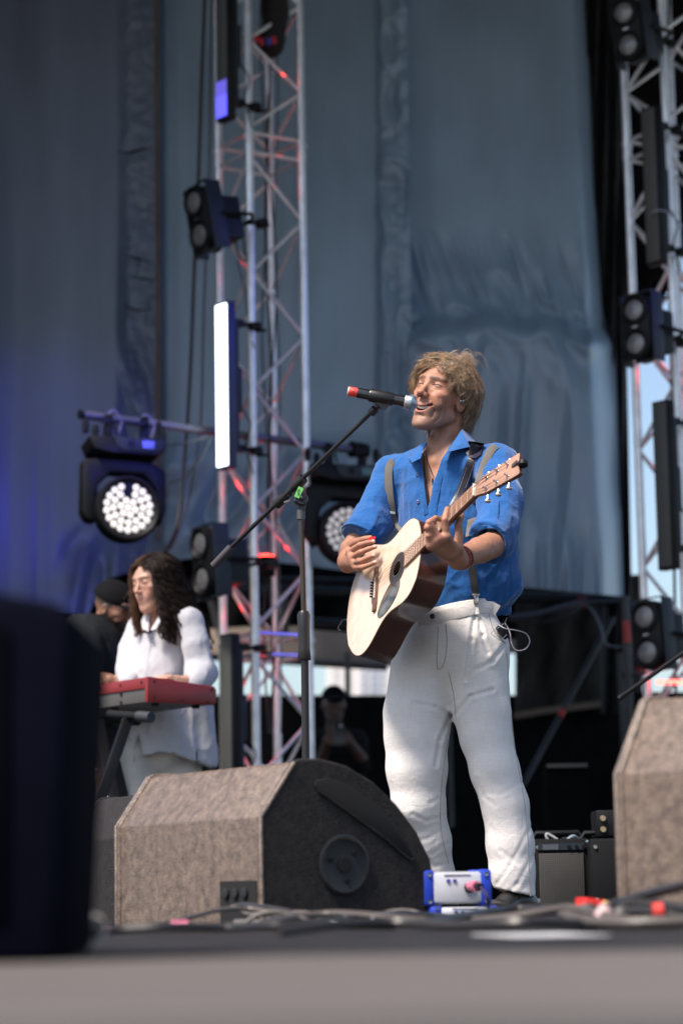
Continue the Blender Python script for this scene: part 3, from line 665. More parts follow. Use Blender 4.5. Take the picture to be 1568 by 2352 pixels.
# ================================================================ STAGE PROPS
def speckle(name, color, bumpd=.004, scale=260, rough=.55, spots=0.0, spec=.6, var=.3):
    m = mat(name, color, rough, var=var, nscale=42, spec=spec)
    n = m.node_tree.nodes; l = m.node_tree.links; b = n['Principled BSDF']; tc = [q for q in n if q.type == 'TEX_COORD'][0]
    v = n.new('ShaderNodeTexVoronoi'); v.inputs['Scale'].default_value = scale; l.new(tc.outputs['Object'], v.inputs['Vector'])
    v2 = n.new('ShaderNodeTexNoise'); v2.inputs['Scale'].default_value = scale*.45; l.new(tc.outputs['Object'], v2.inputs['Vector'])
    a = n.new('ShaderNodeMath'); a.operation = 'ADD'; l.new(v.outputs['Distance'], a.inputs[0]); l.new(v2.outputs['Fac'], a.inputs[1])
    bp = n.new('ShaderNodeBump'); bp.inputs['Strength'].default_value = 1.0; bp.inputs['Distance'].default_value = bumpd; l.new(a.outputs[0], bp.inputs['Height']); l.new(bp.outputs[0], b.inputs['Normal'])
    prev = b.inputs['Base Color'].links[0].from_socket
    r = n.new('ShaderNodeMapRange'); r.inputs['From Min'].default_value = .1; r.inputs['From Max'].default_value = .8; r.inputs['To Min'].default_value = 1.9; r.inputs['To Max'].default_value = .5
    l.new(v.outputs['Distance'], r.inputs['Value']); s = n.new('ShaderNodeVectorMath'); s.operation = 'SCALE'; l.new(prev, s.inputs[0]); l.new(r.outputs[0], s.inputs['Scale']); l.new(s.outputs[0], b.inputs['Base Color'])
    return m
wood_cab = speckle('textured_cabinet', (.118, .086, .066), .0011, 330, .40, var=.40)
cab_dark = speckle('dark_shaded_cabinet', (.017, .0145, .0145), .0015, 300, .7, spec=.25)  # darker copy of the cabinet finish, for shaded ends and the small dark wedge
def wedge(name, label, near, far, depth, H, group, detail=True, cmat=None, smat=None):
    """near/far: floor points of the rear bottom edge (near = right end); box runs back along its depth"""
    cmat = cmat or wood_cab; smat = smat or cab_dark
    near = Vector(near); far = Vector(far); near.z = far.z = .004
    Wd = (near-far); L = Wd.length; w = Wd.normalized(); d = Vector((-w.y, w.x, 0)); up = Vector((0, 0, 1))
    t = thing(name, label, 'monitor speaker', far.lerp(near, .5)+d*depth*.4, group)
    # side profile (along depth, height)
    prof = [(0, 0), (0, .66*H), (.095, H*.985), (.11, H), (.17, H*1.005), (.25, H*.965), (.33, H*.87), (.40, H*.735), (.46, H*.57), (.50, H*.40), (.505, H*.33), (.495, H*.22), (.47, 0)]
    prof = [(x*depth/.505, z) for x, z in prof]
    q = lambda x, z, s: far+w*s+d*x+up*z
    body = MB(); inner = [(x, z) for x, z in prof]
    body.prism([q(x, z, .018) for x, z in prof], w, L-.036); body.build('cabinet', cmat, t, bevel=.004, angle=20)
    ex = lambda x, z, e: (x+e*(x-.24*depth/.505)/.25, max(z+e*(z-.2)/.2, 0) if z > 0 else 0)
    for s0 in (0, L-.02):
        m = MB(); m.prism([q(*ex(x, z, .006), s0) for x, z in prof], w, .02); m.build('side_panel', smat if s0 else cmat, t, bevel=.006, angle=12)  # right end takes the darker copy: its shade is in the colour
    if detail:
        # handle slot: dark recess following the curved front
        sl = []
        c1 = [(.155, .885), (.19, .90), (.25, .86), (.32, .76), (.38, .64), (.425, .52), (.448, .44), (.45, .40), (.44, .395), (.43, .41), (.37, .515), (.29, .635), (.21, .75), (.16, .82), (.15, .85)]
        m = MB(); m.prism([q(x*depth/.505, z*H, L+.0005) for x, z in c1], w, .004); m.build('grip_slot', mat('void', (.003, .003, .004), .9), t, bevel=.003)
        m = MB(); m.tube([q(x*depth/.505, z*H, L+.003) for x, z in c1[5:14]], .003, 6); m.build('slot_lip', smat, t, smooth=True)
        c = q(.235*depth/.505, .37*H, L+.001)
        pm = mat('port_black', (.012, .012, .014), .45)
        MB().lathe([(.074, 0), (.076, .004), (.070, .006), (.060, .003), (.02, .004), (.018, -.0)], c, w, 40).build('round_port', pm, t, smooth=True)
        m = MB(); a_, b_ = orth(w)
        for k in range(44):
            an = 2*math.pi*k/44; m.box(c+w*.006+(a_*math.cos(an)+b_*math.sin(an))*.067, (.004, .004, .004), None)
        m.build('port_rim', cab_dark, t)
        for an in (.3, 2.4, 4.5): MB().lathe([(.007, .004), (.006, .008)], c+(a_*math.cos(an)+b_*math.sin(an))*.042, w, 10).build('screw', bk, t)
        MB().lathe([(.019, .004), (.021, .0075), (.016, .008)], c, w, 20).build('port_hub', mat('void', (.003, .003, .004), .9), t)
        # connector recess on the rear
        a0 = q(-.002, .02, L-.20); m = MB(); m.prism([q(-.003, .012, L-.205), q(-.003, .012, L-.03), q(-.003, .115, L-.03), q(-.003, .115, L-.205)], d, .002); m.build('connector_recess', mat('void', (.003, .003, .004), .9), t)
        for k in range(3): MB().lathe([(.012, 0), (.013, .006), (.009, .007)], q(-.004, .085, L-.17+.045*k), -d, 14).build('socket', pm, t)
    # edge strips along the rear edges
    for s0 in (.004, L-.004):
        m = MB(); m.tube([q(-.004, 0, s0), q(-.005, .66*H, s0), q(.094*depth/.505, H*.99, s0)], .006, 8); m.build('edge_trim', cmat, t, smooth=True)
    return t
wedge('floor_monitor', 'brown speckled wedge monitor in front of the singer with curved grip slot', P(607, 2100, 6.0), P(270, 2100, 6.62), .505, .408, 'floor monitors')
fm2n = P(1427, 1900, 5.15); 
wedge('floor_monitor', 'pale brown wedge monitor cut off by the right edge', (fm2n.x+.50, 4.72, 0), (fm2n.x, 5.22, 0), .5, .485, 'floor monitors', detail=False)
wedge('floor_monitor', 'small dark wedge monitor half hidden behind the large left one', (P(300, 2000, 7.5).x+.02, 7.3, 0), (P(188, 2000, 7.5).x-.05, 7.75, 0), .42, .395, 'floor monitors', detail=False, cmat=cab_dark)
# very near dark speaker, out of focus
t = thing('foreground_speaker', 'very blurred black speaker cabinet filling the lower left corner', 'speaker', (-.5, 3.0, 0))
pr = [(0, .0), (0, .475), (.05, .472), (.40, .450), (.608, .412), (.622, .395), (.600, 0)]
x0 = P(208, 2000, 2.8).x-.645
m = MB(); m.prism([(x0+x, 2.8, .006+z) for x, z in pr], (0, 1, 0), .45); m.build('cabinet', mat('cabinet_ink', (.003, .0036, .008), .9, spec=.02), t, bevel=.015)
m = MB(); m.box((x0+.3, 2.796, .22), (.5, .008, .34)); m.build('front_grille', dots(mat('grille_ink', (.0025, .0028, .004), .95, spec=.02), 90), t, bevel=.004)

# ---- amplifier and cabinets behind the singer
def amp(name, label, cat, x0, x1, y0, D, dep, grille=True):
    a = P(x0, y0, D); c = P(x1, y0, D); w = c.x-a.x; h = a.z; t = thing(name, label, cat, ((a.x+c.x)/2, D+dep/2, 0))
    MB().box(((a.x+c.x)/2, D+dep/2, h/2+.005), (w, dep, h), None).build('cabinet', mat('tolex', (.0035, .004, .005), .7, bump=.4, bscale=400, spec=.2), t, bevel=.012)  # black covering, lowered further so the colour carries the shade back here
    if grille:
        MB().box(((a.x+c.x)/2, D-.004, h*.43), (w-.045, .01, h*.78)).build('grille_cloth', dots(mat('grille_cloth', (.055, .052, .05), .9, var=.25, nscale=6), 130, .35), t, bevel=.003)
        MB().box(((a.x+c.x)/2, D-.004, h*.91), (w-.04, .008, h*.09)).build('control_strip', bk2, t)
        MB().box(((a.x+c.x)/2-.04, D-.01, h*.905), (.06, .004, .02)).build('badge', mat('badge', (.07, .075, .09), .4), t)
        for k in range(5): MB().lathe([(.008, 0), (.007, -.012)], ((a.x+c.x)/2+.03+k*.028, D-.006, h*.91), (0, 1, 0), 10).build('knob', met if k == 4 else bk, t)
    for sx in (-1, 1):
        for z in (.05, h*.9): MB().lathe([(.009, 0), (.006, -.006)], ((a.x+c.x)/2+sx*(w/2-.02), D-.0, z), (0, 1, 0), 10).build('corner_screw', met, t)
        MB().cyl(((a.x+c.x)/2+sx*w*.35, D+.08, .0), ((a.x+c.x)/2+sx*w*.35, D+.08, .012), .02).build('foot', bk, t)
    MB().tube([((a.x+c.x)/2-.1, D+dep/2, h), ((a.x+c.x)/2-.08, D+dep/2, h+.03), ((a.x+c.x)/2+.08, D+dep/2, h+.03), ((a.x+c.x)/2+.1, D+dep/2, h)], .01, 8).build('handle', bk, t, smooth=True)
    return t
amp('guitar_amp', 'black guitar amplifier with pale woven grille right of the singer\'s foot', 'amplifier', 1222, 1352, 1931, 9.2, .3)
amp('speaker_cabinet', 'plain black cabinet between the pale-grilled amplifier and the right monitor', 'speaker', 1354, 1450, 1930, 9.1, .34, False)
amp('equipment_rack', 'small black box with two knobs standing on the plain black cabinet', 'rack', 1372, 1440, 1862, 9.15, .28, False)
rk = [o for o in scene.objects if o.name.startswith('equipment_rack')][0]
a_ = P(1372, 1862, 9.15); topz = P(1400, 1930, 9.1).z+.012
# raise: rebuild as an object standing on the cabinet
for ch in list(rk.children): bpy.data.objects.remove(ch)
rk.location.z = topz
cx = (P(1372, 1900, 9.15).x+P(1446, 1900, 9.15).x)/2; hh = P(1400, 1862, 9.15).z-topz
MB().box((cx, 9.3, topz+hh/2+.003), (.12, .2, hh)).build('case', bk, rk, bevel=.006)
for z in (.3, .72): MB().lathe([(.012, 0), (.010, -.014)], (cx-.035, 9.2, topz+hh*z), (0, 1, 0), 14).build('knob', mat('brass', (.45, .36, .22), .35, .8), rk, smooth=True)
MB().box((cx+.03, 9.197, topz+hh*.5), (.012, .006, hh*.7)).build('handle', met, rk)
t = thing('road_case', 'dark trunk deep in the shade behind the pale-grilled amplifier', 'case', P(1305, 2000, 12.5)); t.location.z = 0
c = P(1305, 1830, 12.5); MB().box((c.x, 12.7, c.z/2+.1), (.2, .3, c.z+.15)).build('shell', mat('case_dark', (.003, .003, .003), .9, spec=.03), t, bevel=.01)
m = MB(); m.box((c.x, 12.53, c.z+.16), (.21, .02, .02)); m.build('edge_strip', mat('case_edge', (.05, .042, .035), .5), t)
m = MB(); m.box((c.x, 12.54, c.z*.6), (.07, .01, .03)); m.build('latch', met, t)
cord_w = mat('cord_white', (.35, .35, .36), .45)
cable('pale cable coil arching over the top of the pale-grilled amplifier', [(1262, 1937, 9.25), (1254, 1922, 9.25), (1257, 1916, 9.25), (1275, 1926, 9.25), (1290, 1936, 9.25), (1305, 1930, 9.25), (1330, 1936, 9.25)], .005, cord_w, 'cables on the amplifiers')
cable('blue-grey cable arching onto the black cabinet by the amplifier', [(1295, 1937, 9.3), (1305, 1927, 9.3), (1318, 1921, 9.3), (1332, 1930, 9.3), (1348, 1934, 9.2), (1372, 1932, 9.2)], .006, mat('cord_blue', (.12, .17, .22), .4), 'cables on the amplifiers')

# ---- keyboard and its stand
red = mat('keyboard_red', (.20, .016, .019), .38, var=.08, nscale=6, spec=.5, bump=.05, bscale=300)
kg = mat('keyboard_grey', (.075, .07, .068), .5, var=.1)
K0 = P(341, 1612, 9.9); kx = Vector((-.63, .777, 0)).normalized(); kd = Vector((.777, .63, 0)).normalized(); ku = Vector((0, 0, 1))
kq = lambda l, d, z: K0+kx*l+kd*d+ku*z
t = thing('stage_keyboard', 'red stage keyboard seen from behind on a black stand', 'keyboard', kq(.6, .17, 0))
MB().prism([kq(.02, 0, 0), kq(.02, .335, 0), kq(.02, .34, .055), kq(.02, .17, .07), kq(.02, .14, .098), kq(.02, .006, .1)], kx, 1.16).build('case', kg, t, bevel=.004)
for l in (0, 1.18):
    MB().prism([kq(l, -.004, -.002), kq(l, .33, -.002), kq(l, .345, .01), kq(l, .345, .062), kq(l, .335, .076), kq(l, .005, .104), kq(l, -.004, .102)], kx, .022).build('end_panel', red, t, bevel=.004)
MB().prism([kq(.022, -.003, .056), kq(.022, -.003, .1015), kq(.022, .14, .1015), kq(.022, .14, .096), kq(.022, .003, .096), kq(.022, .003, .056)], kx, 1.158).build('top_panel', red, t, bevel=.002)
wk = MB(); bkk = MB()
for i in range(44): wk.box(kq(.04+.0255*i, .25, .074), (.0235, .14, .012), Matrix.Rotation(math.atan2(kx.y, kx.x), 3, 'Z'))
o = wk.build('keys', mat('ivory', (.7, .69, .66), .3), t)
scr = mat('screw_black', (.01, .01, .01), .35, .3)
for l, d, z, ax in [(.0, .03, .085, -kx), (0, .03, .02, -kx), (0, .32, .062, -kx), (0, .3, .008, -kx), (0, .17, .012, -kx)] : MB().lathe([(.0055, 0), (.005, .003), (.002, .0025)], kq(l-.001, d, z), ax, 12).build('screw', scr, t)
for l, z, r_ in [(.045, .083, .005), (.20, .083, .005), (.36, .083, .005), (.20, .045, .008), (.20, .010, .008), (.36, .083, .005)]: MB().lathe([(r_, 0), (r_*.9, .004), (r_*.3, .0035)], kq(l, -.004 if z > .06 else -.001, z), -kd, 12).build('screw', scr, t)
for l, d in ((.04, .06), (.06, .28), (1.1, .06), (1.1, .28), (.34, .06)): MB().lathe([(.018, .002), (.016, -.014)], kq(l, d, 0), ku, 12).build('foot', bk, t)
MB().prism([kq(.36, -.0015, .012), kq(.39, -.0015, .05), kq(1.05, -.0015, .05), kq(1.05, -.0015, .012)], kd, .0012).build('connector_plate', bk, t)
for k in range(7): MB().lathe([(.006, 0), (.007, .004), (.004, .005)], kq(.42+.03*k, -.002, .026), -kd, 10).build('jack_socket', met, t)
for k in range(8): MB().box(kq(.42+.022*k, -.003, .042), (.012, .001, .002), Matrix.Rotation(math.atan2(kx.y, kx.x), 3, 'Z')).build('printed_legend', mat('print_white', (.6, .6, .6), .5), t)
for k in (0, 1): MB().cyl(kq(.36+.055*k, .05, .1), kq(.36+.055*k, .05, .113), .007).build('knob', bk, t, smooth=True)
t = thing('keyboard_stand', 'black folding stand carrying the red keyboard', 'stand', kq(.5, .17, 0)*1.0); t.location.z = 0
bs = mat('stand_black', (.006, .006, .007), .5, .1, spec=.25)
MB().cyl(kq(.5, -.02, -.040), kq(.5, .34, -.040), .017, 14).build('support_arm', bs, t, smooth=True)
MB().cyl(kq(.85, -.06, -.040), kq(.85, .34, -.040), .017, 14).build('support_arm', bs, t, smooth=True)
MB().cyl(P(250, 1641, 9.98), P(322, 1646, 9.84), .019, 14).build('front_rail', bs, t, smooth=True)
MB().cyl(P(318, 1646, 9.85), P(347, 1648, 9.8), .023, 16).build('rubber_cap', mat('rubber', (.02, .022, .03), .6), t, smooth=True)
for a, b2 in ((P(291, 1655, 9.9), P(205, 1905, 9.7)), (P(222, 1655, 10.1), P(300, 2020, 10.0)), (P(240, 1655, 10.4), P(330, 2040, 10.5))):
    MB().strip([a, b2], (0.5, -1, 0), .045, .02).build('leg', bs, t, bevel=.003)

# ---- vocal microphone stand
MSD = 7.72
blk = mat('stand_satin', (.016, .015, .016), .35, .2, var=.15); chrome = mat('chrome', (.5, .48, .46), .25, 1.0)
t = thing('microphone_stand', 'black boom microphone stand in front of the singer with green tape at its joint', 'microphone stand', (P(704, 2100, MSD).x, MSD, 0))
ja = P(690, 1150, MSD)
MB().cyl(P(691, 1190, MSD), P(699, 1458, MSD), .0088, 14).build('upper_tube', mat('tube_satin', (.07, .055, .045), .28, .8), t, smooth=True)
MB().cyl(P(699, 1455, MSD), P(706, 2095, MSD), .0125, 14).build('lower_tube', blk, t, smooth=True)
MB().lathe([(.016, 0), (.0215, -.012), (.0195, -.06), (.0195, -.12), (.0225, -.155), (.021, -.158)], P(697, 1404, MSD), (0, 0, 1), 18).build('height_clutch', blk, t, smooth=True)
MB().lathe([(.013, 0), (.0135, -.03), (.011, -.032)], P(690, 1172, MSD), (0, 0, 1), 16).build('collar', mat('dark_nickel', (.12, .11, .10), .3, .9), t, smooth=True)
bA, bB = P(490, 1300, MSD+.25), P(866, 934, MSD-.18)
MB().cyl(P(530, 1258, MSD+.22), P(864, 936, MSD-.175), .0072, 12).build('boom_arm', blk, t, smooth=True)
MB().cyl(bA, P(531, 1257, MSD+.22), .0135, 14).build('counterweight', mat('rubber_grip', (.04, .036, .045), .6), t, smooth=True)
j = (P(540, 1249, MSD).x, 0, 0)
jd = (bB-bA).normalized()
on = lambda f: bA.lerp(bB, f)
f0 = (690-490)/(866-490)
for f, r_ in ((f0+.005, .0175), (f0-.105, .0165)):
    MB().lathe([(r_*.8, -.03), (r_, -.026), (r_, .012), (r_*.93, .02)], on(f), jd, 16).build('boom_clutch', blk, t, smooth=True)
k0 = on(f0-.05)
m = MB(); m.tube([on(f0-.09), on(f0-.02)], .0135, 12); m.build('pivot_sleeve', blk, t, smooth=True)
c = P(691, 1147, MSD-.012); m = MB(); m.lathe([(.02, -.015), (.0215, -.012), (.0215, .012), (.02, .015)], c, (.25, -1, .1), 24); m.prism([c+Vector((-.02, 0, .0)), c+Vector((.0, 0, -.036)), c+Vector((.012, 0, -.036)), c+Vector((.02, 0, 0)), c+Vector((.0, 0, .035)), c+Vector((-.03, 0, .02))], (0, 1, 0), .012); m.build('pivot', blk, t, smooth=True)
MB().lathe([(.007, -.018), (.0075, -.022), (.003, -.024)], c, (-.25, 1, -.1), 12).build('pivot_bolt', blk, t)
m = MB(); m.tube([on(f0-.09)+Vector((.02, -.02, -.012)), on(f0-.09)+Vector((.0, -.03, -.022))], .003, 6); m.build('wing_screw', chrome, t)
gt = MB(); gc = P(686, 1131, MSD-.034); r0 = Matrix.Rotation(R(25), 3, 'Y'); gt.box(gc, (.017, .002, .036), r0); gt.build('green_tape', mat('tape_green', (.12, .42, .10), .7), t)
def text(s, size, M4, m, name, parent, ext=.0004, font_rot=None):
    cu = bpy.data.curves.new(name, 'FONT'); cu.body = s; cu.size = size; cu.extrude = ext; cu.align_x = 'CENTER'; cu.align_y = 'CENTER'
    o = bpy.data.objects.new(name, cu); col.objects.link(o); o.matrix_world = M4; bpy.context.view_layer.update()
    dg = bpy.context.evaluated_depsgraph_get(); me = bpy.data.meshes.new_from_object(o.evaluated_get(dg)); me.transform(M4)
    bpy.data.objects.remove(o); me.materials.clear(); me.materials.append(m)
    o2 = bpy.data.objects.new(name, me); col.objects.link(o2)
    if parent is not None: adopt(o2, parent)
    return o2
text('Vox', .013, Matrix.Translation(gc+Vector((0, -.0016, 0))) @ Matrix.Rotation(R(25), 4, 'Y') @ Matrix.Rotation(R(-90), 4, 'Y').to_3x3().to_4x4() @ Matrix.Rotation(math.pi/2, 4, 'X') if False else Matrix.Translation(gc+Vector((0, -.0016, 0))) @ Matrix.Rotation(R(25), 4, 'Y') @ Matrix.Rotation(R(60), 4, 'Y') @ Matrix.Rotation(math.pi/2, 4, 'X'), mat('ink', (.02, .04, .02), .6), 'handwriting', t)
st = MB(); st.box(P(701, 1471, MSD-.0135), (.012, .002, .015)); st.build('sticker', mat('sticker', (.75, .75, .75), .5), t)
text('A', .010, Matrix.Translation(P(701, 1471, MSD-.0152)) @ Matrix.Rotation(math.pi/2, 4, 'X'), mat('ink', (.02, .04, .02), .6), 'sticker_letter', t)
MB().lathe([(.13, 0), (.13, .012), (.03, .022), (.014, .03)], (P(706, 2100, MSD).x, MSD, .004), (0, 0, 1), 32).build('round_base', blk, t, smooth=True)
m = MB(); m.tube([P(864, 936, MSD-.175), P(870, 929, MSD-.18), P(874, 922, MSD-.182)], [.010, .0125, .009], 12); m.lathe([(.011, -.012), (.014, -.01), (.014, .01), (.011, .012)], P(857, 944, MSD-.17), jd, 14); m.build('thread_joint', blk, t, smooth=True)
# clip and microphone
ma, mbq = P(800, 898, MSD-.19), P(941, 925, MSD-.185); md = (mbq-ma).normalized(); ms = (mbq-ma).length
clipc = ma.lerp(mbq, .56)
m = MB(); m.lathe([(.019, -.045), (.0215, -.04), (.0215, .03), (.0195, .035)], clipc, md, 20)
m.prism([clipc-md*.035+Vector((0, -.008, -.012)), clipc-md*.005+Vector((0, -.008, -.038)), clipc+md*.008+Vector((0, -.008, -.038)), clipc+md*.028+Vector((0, -.008, -.012))], (0, 1, 0), .016); m.build('microphone_clip', blk, t, smooth=True)
t = thing('microphone', 'black wireless microphone with red taped tail and silver ball grille at the singer\'s mouth', 'microphone', ma.lerp(mbq, .5))
gloss = mat('mic_black', (.010, .010, .011), .16, .0, spec=.6, coat=.5)
MB().lathe([(.0155, .028), (.0165, .032), (.0165, .09), (.0172, ms*.62), (.0185, ms*.72), (.0185, ms*.86), (.0205, ms*.90), (.0205, ms*.93)], ma, md, 28).build('body', gloss, t, smooth=True)
MB().lathe([(.0145, .002), (.0152, .003), (.0152, .029)], ma, md, 24).build('red_tape', mat('tape_red', (.62, .035, .025), .5), t, smooth=True)
MB().lathe([(.012, -.003), (.0142, -.001), (.0142, .003)], ma, md, 20).build('end_cap', mat('cap_beige', (.5, .42, .34), .5), t, smooth=True)
text('1.', .014, Matrix.Translation(ma+md*.016+Vector((0, -.0157, 0))) @ Matrix.Rotation(R(-11), 4, 'Y') @ Matrix.Rotation(R(-90), 4, 'Y') @ Matrix.Rotation(math.pi/2, 4, 'X'), mat('ink', (.02, .04, .02), .6), 'number', t)
gm = mat('grille_steel', (.42, .42, .44), .35, .85)
nn = gm.node_tree.nodes; l = gm.node_tree.links; b_ = nn['Principled BSDF']; tcn = [q for q in nn if q.type == 'TEX_COORD'][0]
v = nn.new('ShaderNodeTexVoronoi'); v.inputs['Scale'].default_value = 420; l.new(tcn.outputs['Object'], v.inputs['Vector'])
cr = nn.new('ShaderNodeMapRange'); cr.inputs['From Min'].default_value = .15; cr.inputs['From Max'].default_value = .5; cr.inputs['To Min'].default_value = .05; cr.inputs['To Max'].default_value = 1.1; l.new(v.outputs['Distance'], cr.inputs['Value'])
prev = b_.inputs['Base Color'].links[0].from_socket; sv = nn.new('ShaderNodeVectorMath'); sv.operation = 'SCALE'; l.new(prev, sv.inputs[0]); l.new(cr.outputs[0], sv.inputs['Scale']); l.new(sv.outputs[0], b_.inputs['Base Color'])
c = ma+md*(ms*.93)
prof = [(.0205, 0), (.0235, .004), (.0250, .010), (.0262, .016), (.0264, .019)]+[(.0262*math.cos(a), .020+.018*math.sin(a)) for a in np.linspace(0, 1.5, 9)]
MB().lathe(prof, c, md, 28).build('grille', gm, t, smooth=True)
MB().lathe([(.0212, -.004), (.022, -.002), (.022, .002), (.0212, .003)], c, md, 28).build('collar_ring', mat('ring_grey', (.45, .45, .47), .35, .4), t, smooth=True)
MB().lathe([(.0266, .015), (.0272, .016), (.0272, .020), (.0266, .021)], c, md, 28).build('grille_band', mat('band_blue', (.10, .22, .36), .35, .3), t, smooth=True)

# second boom in front of the right tower
t = thing('boom_arm', 'thin black boom arm slanting across the right tower, violet light on its underside', 'microphone stand', P(1480, 1560, 9.5))
MB().cyl(P(1422, 1604, 9.5), P(1600, 1478, 9.3), .009, 10).build('tube', blk, t, smooth=True)
MB().cyl(P(1420, 1605, 9.5), P(1428, 1600, 9.5), .012, 10).build('tip', blk, t, smooth=True)
# small lit display on top of the right monitor
t = thing('small_display', 'little glowing violet display just above the right monitor', 'display', P(1532, 1628, 5.9))
MB().box(P(1532, 1629, 5.9), (.048, .02, .02)).build('case', bk, t)
vio = mat('violet_glow', (.2, .15, .8), .4, emit=(.42, .42, 1.0), estr=2.2)
MB().box(P(1527, 1628, 5.885), (.030, .004, .013)).build('screen', vio, t, bevel=.001); MB().box(P(1546, 1627, 5.885), (.006, .004, .013)).build('screen', vio, t, bevel=.001)
m = MB(); m.cyl(P(1532, 1636, 5.9), (P(1532, 1636, 5.9).x, 5.9, .01), .008); m.build('post', bk, t)

# ---- blue cornered direct boxes on the floor
dib = mat('di_blue', (.015, .045, .42), .4, var=.1); dig = mat('di_grey', (.42, .43, .45), .4, .2, var=.1)
def di_box(label, c, rot, grp, zs=1.0):
    t = thing('signal_box', label, 'audio box', (0, 0, 0), grp)
    MB().box((0, 0, 0), (.17, .11, .082)).build('shell', dig, t, bevel=.004)
    m = MB(); f = [(-.062, -.03), (-.05, -.038), (.05, -.038), (.062, -.03), (.062, .03), (.05, .038), (-.05, .038), (-.062, .03)]
    MB().box((0, -.0585, 0), (.128, .007, .074)).build('face_plate', mat('di_face', (.55, .56, .6), .35, .1), t, bevel=.003)
    for x in (-1, 1):
        for y in (-1, 1):
            MB().box((x*.076, y*.045, 0), (.034, .036, .092)).build('rubber_bumper', dib, t, bevel=.009)
            for z in (-1, 1):
                if y < 0: MB().lathe([(.006, 0), (.0055, .003), (.002, .002)], (x*.076, -.0635, z*.034), (0, -1, 0), 12).build('screw', chrome, t)
    for x in (-.025, -.008): MB().box((x, -.063, .018), (.009, .004, .008)).build('switch', mat('di_switch', (.05, .05, .3), .4), t)
    MB().box((.0, -.0626, .032), (.07, .001, .004)).build('printed_legend', mat('print_grey', (.2, .2, .22), .5), t)
    MB().lathe([(.013, 0), (.014, .006), (.01, .007)], (.03, -.062, 0), (0, -1, 0), 16).build('socket', bk, t)
    t.location = c; t.rotation_euler = rot; t.scale = (1, 1, zs); return t
dg_ = 'blue cornered audio boxes stacked before the singer'
bxd = 6.35
q = P(1040, 2100, bxd); q.z = .042
di_box('lower blue cornered audio box, resting on the stage floor', Vector((q.x+.012, bxd, .024)), (0, 0, R(16)), dg_, .5)
di_box('upper blue cornered audio box with a pink plug in its face', Vector((q.x-.004, bxd, .0935)), (0, 0, R(14)), dg_)
t = thing('pink_plug', 'pink ringed plug in the upper blue audio box', 'plug', P(1092, 2036, bxd-.09))
MB().cyl(P(1081, 2036, bxd-.075), P(1095, 2037, bxd-.13), .0135, 16).build('pink_ring', mat('pink', (.62, .16, .26), .5), t, smooth=True)
MB().cyl(P(1095, 2037, bxd-.13), P(1104, 2038, bxd-.16), .009, 12).build('plug_body', bk, t, smooth=True)
fl = lambda x, D, z=.012: Vector((P(x, 2100, D).x, D, z if z < .02 else .012+z*.44))
cable('violet-black cable from the pink plug down to the floor', [P(1104, 2038, bxd-.16), P(1118, 2060, bxd-.18), P(1122, 2090, bxd-.16), fl(1130, bxd-.15, .01), fl(1180, bxd-.3)], .0045, mat('cable_violet', (.03, .02, .08), .4))
gp = thing('green_plug', 'bright green plug lying at the foot of the blue audio boxes', 'plug', fl(1133, 6.15, .02))
MB().cyl(fl(1116, 6.12, .03), fl(1136, 6.15, .018), .014, 12).build('plug_body', mat('green_plastic', (.08, .55, .20), .4), gp, smooth=True)
MB().cyl(fl(1136, 6.15, .018), fl(1150, 6.17, .016), .009, 12, .006).build('plug_tip', mat('green_plastic', (.08, .55, .20), .4), gp, smooth=True)

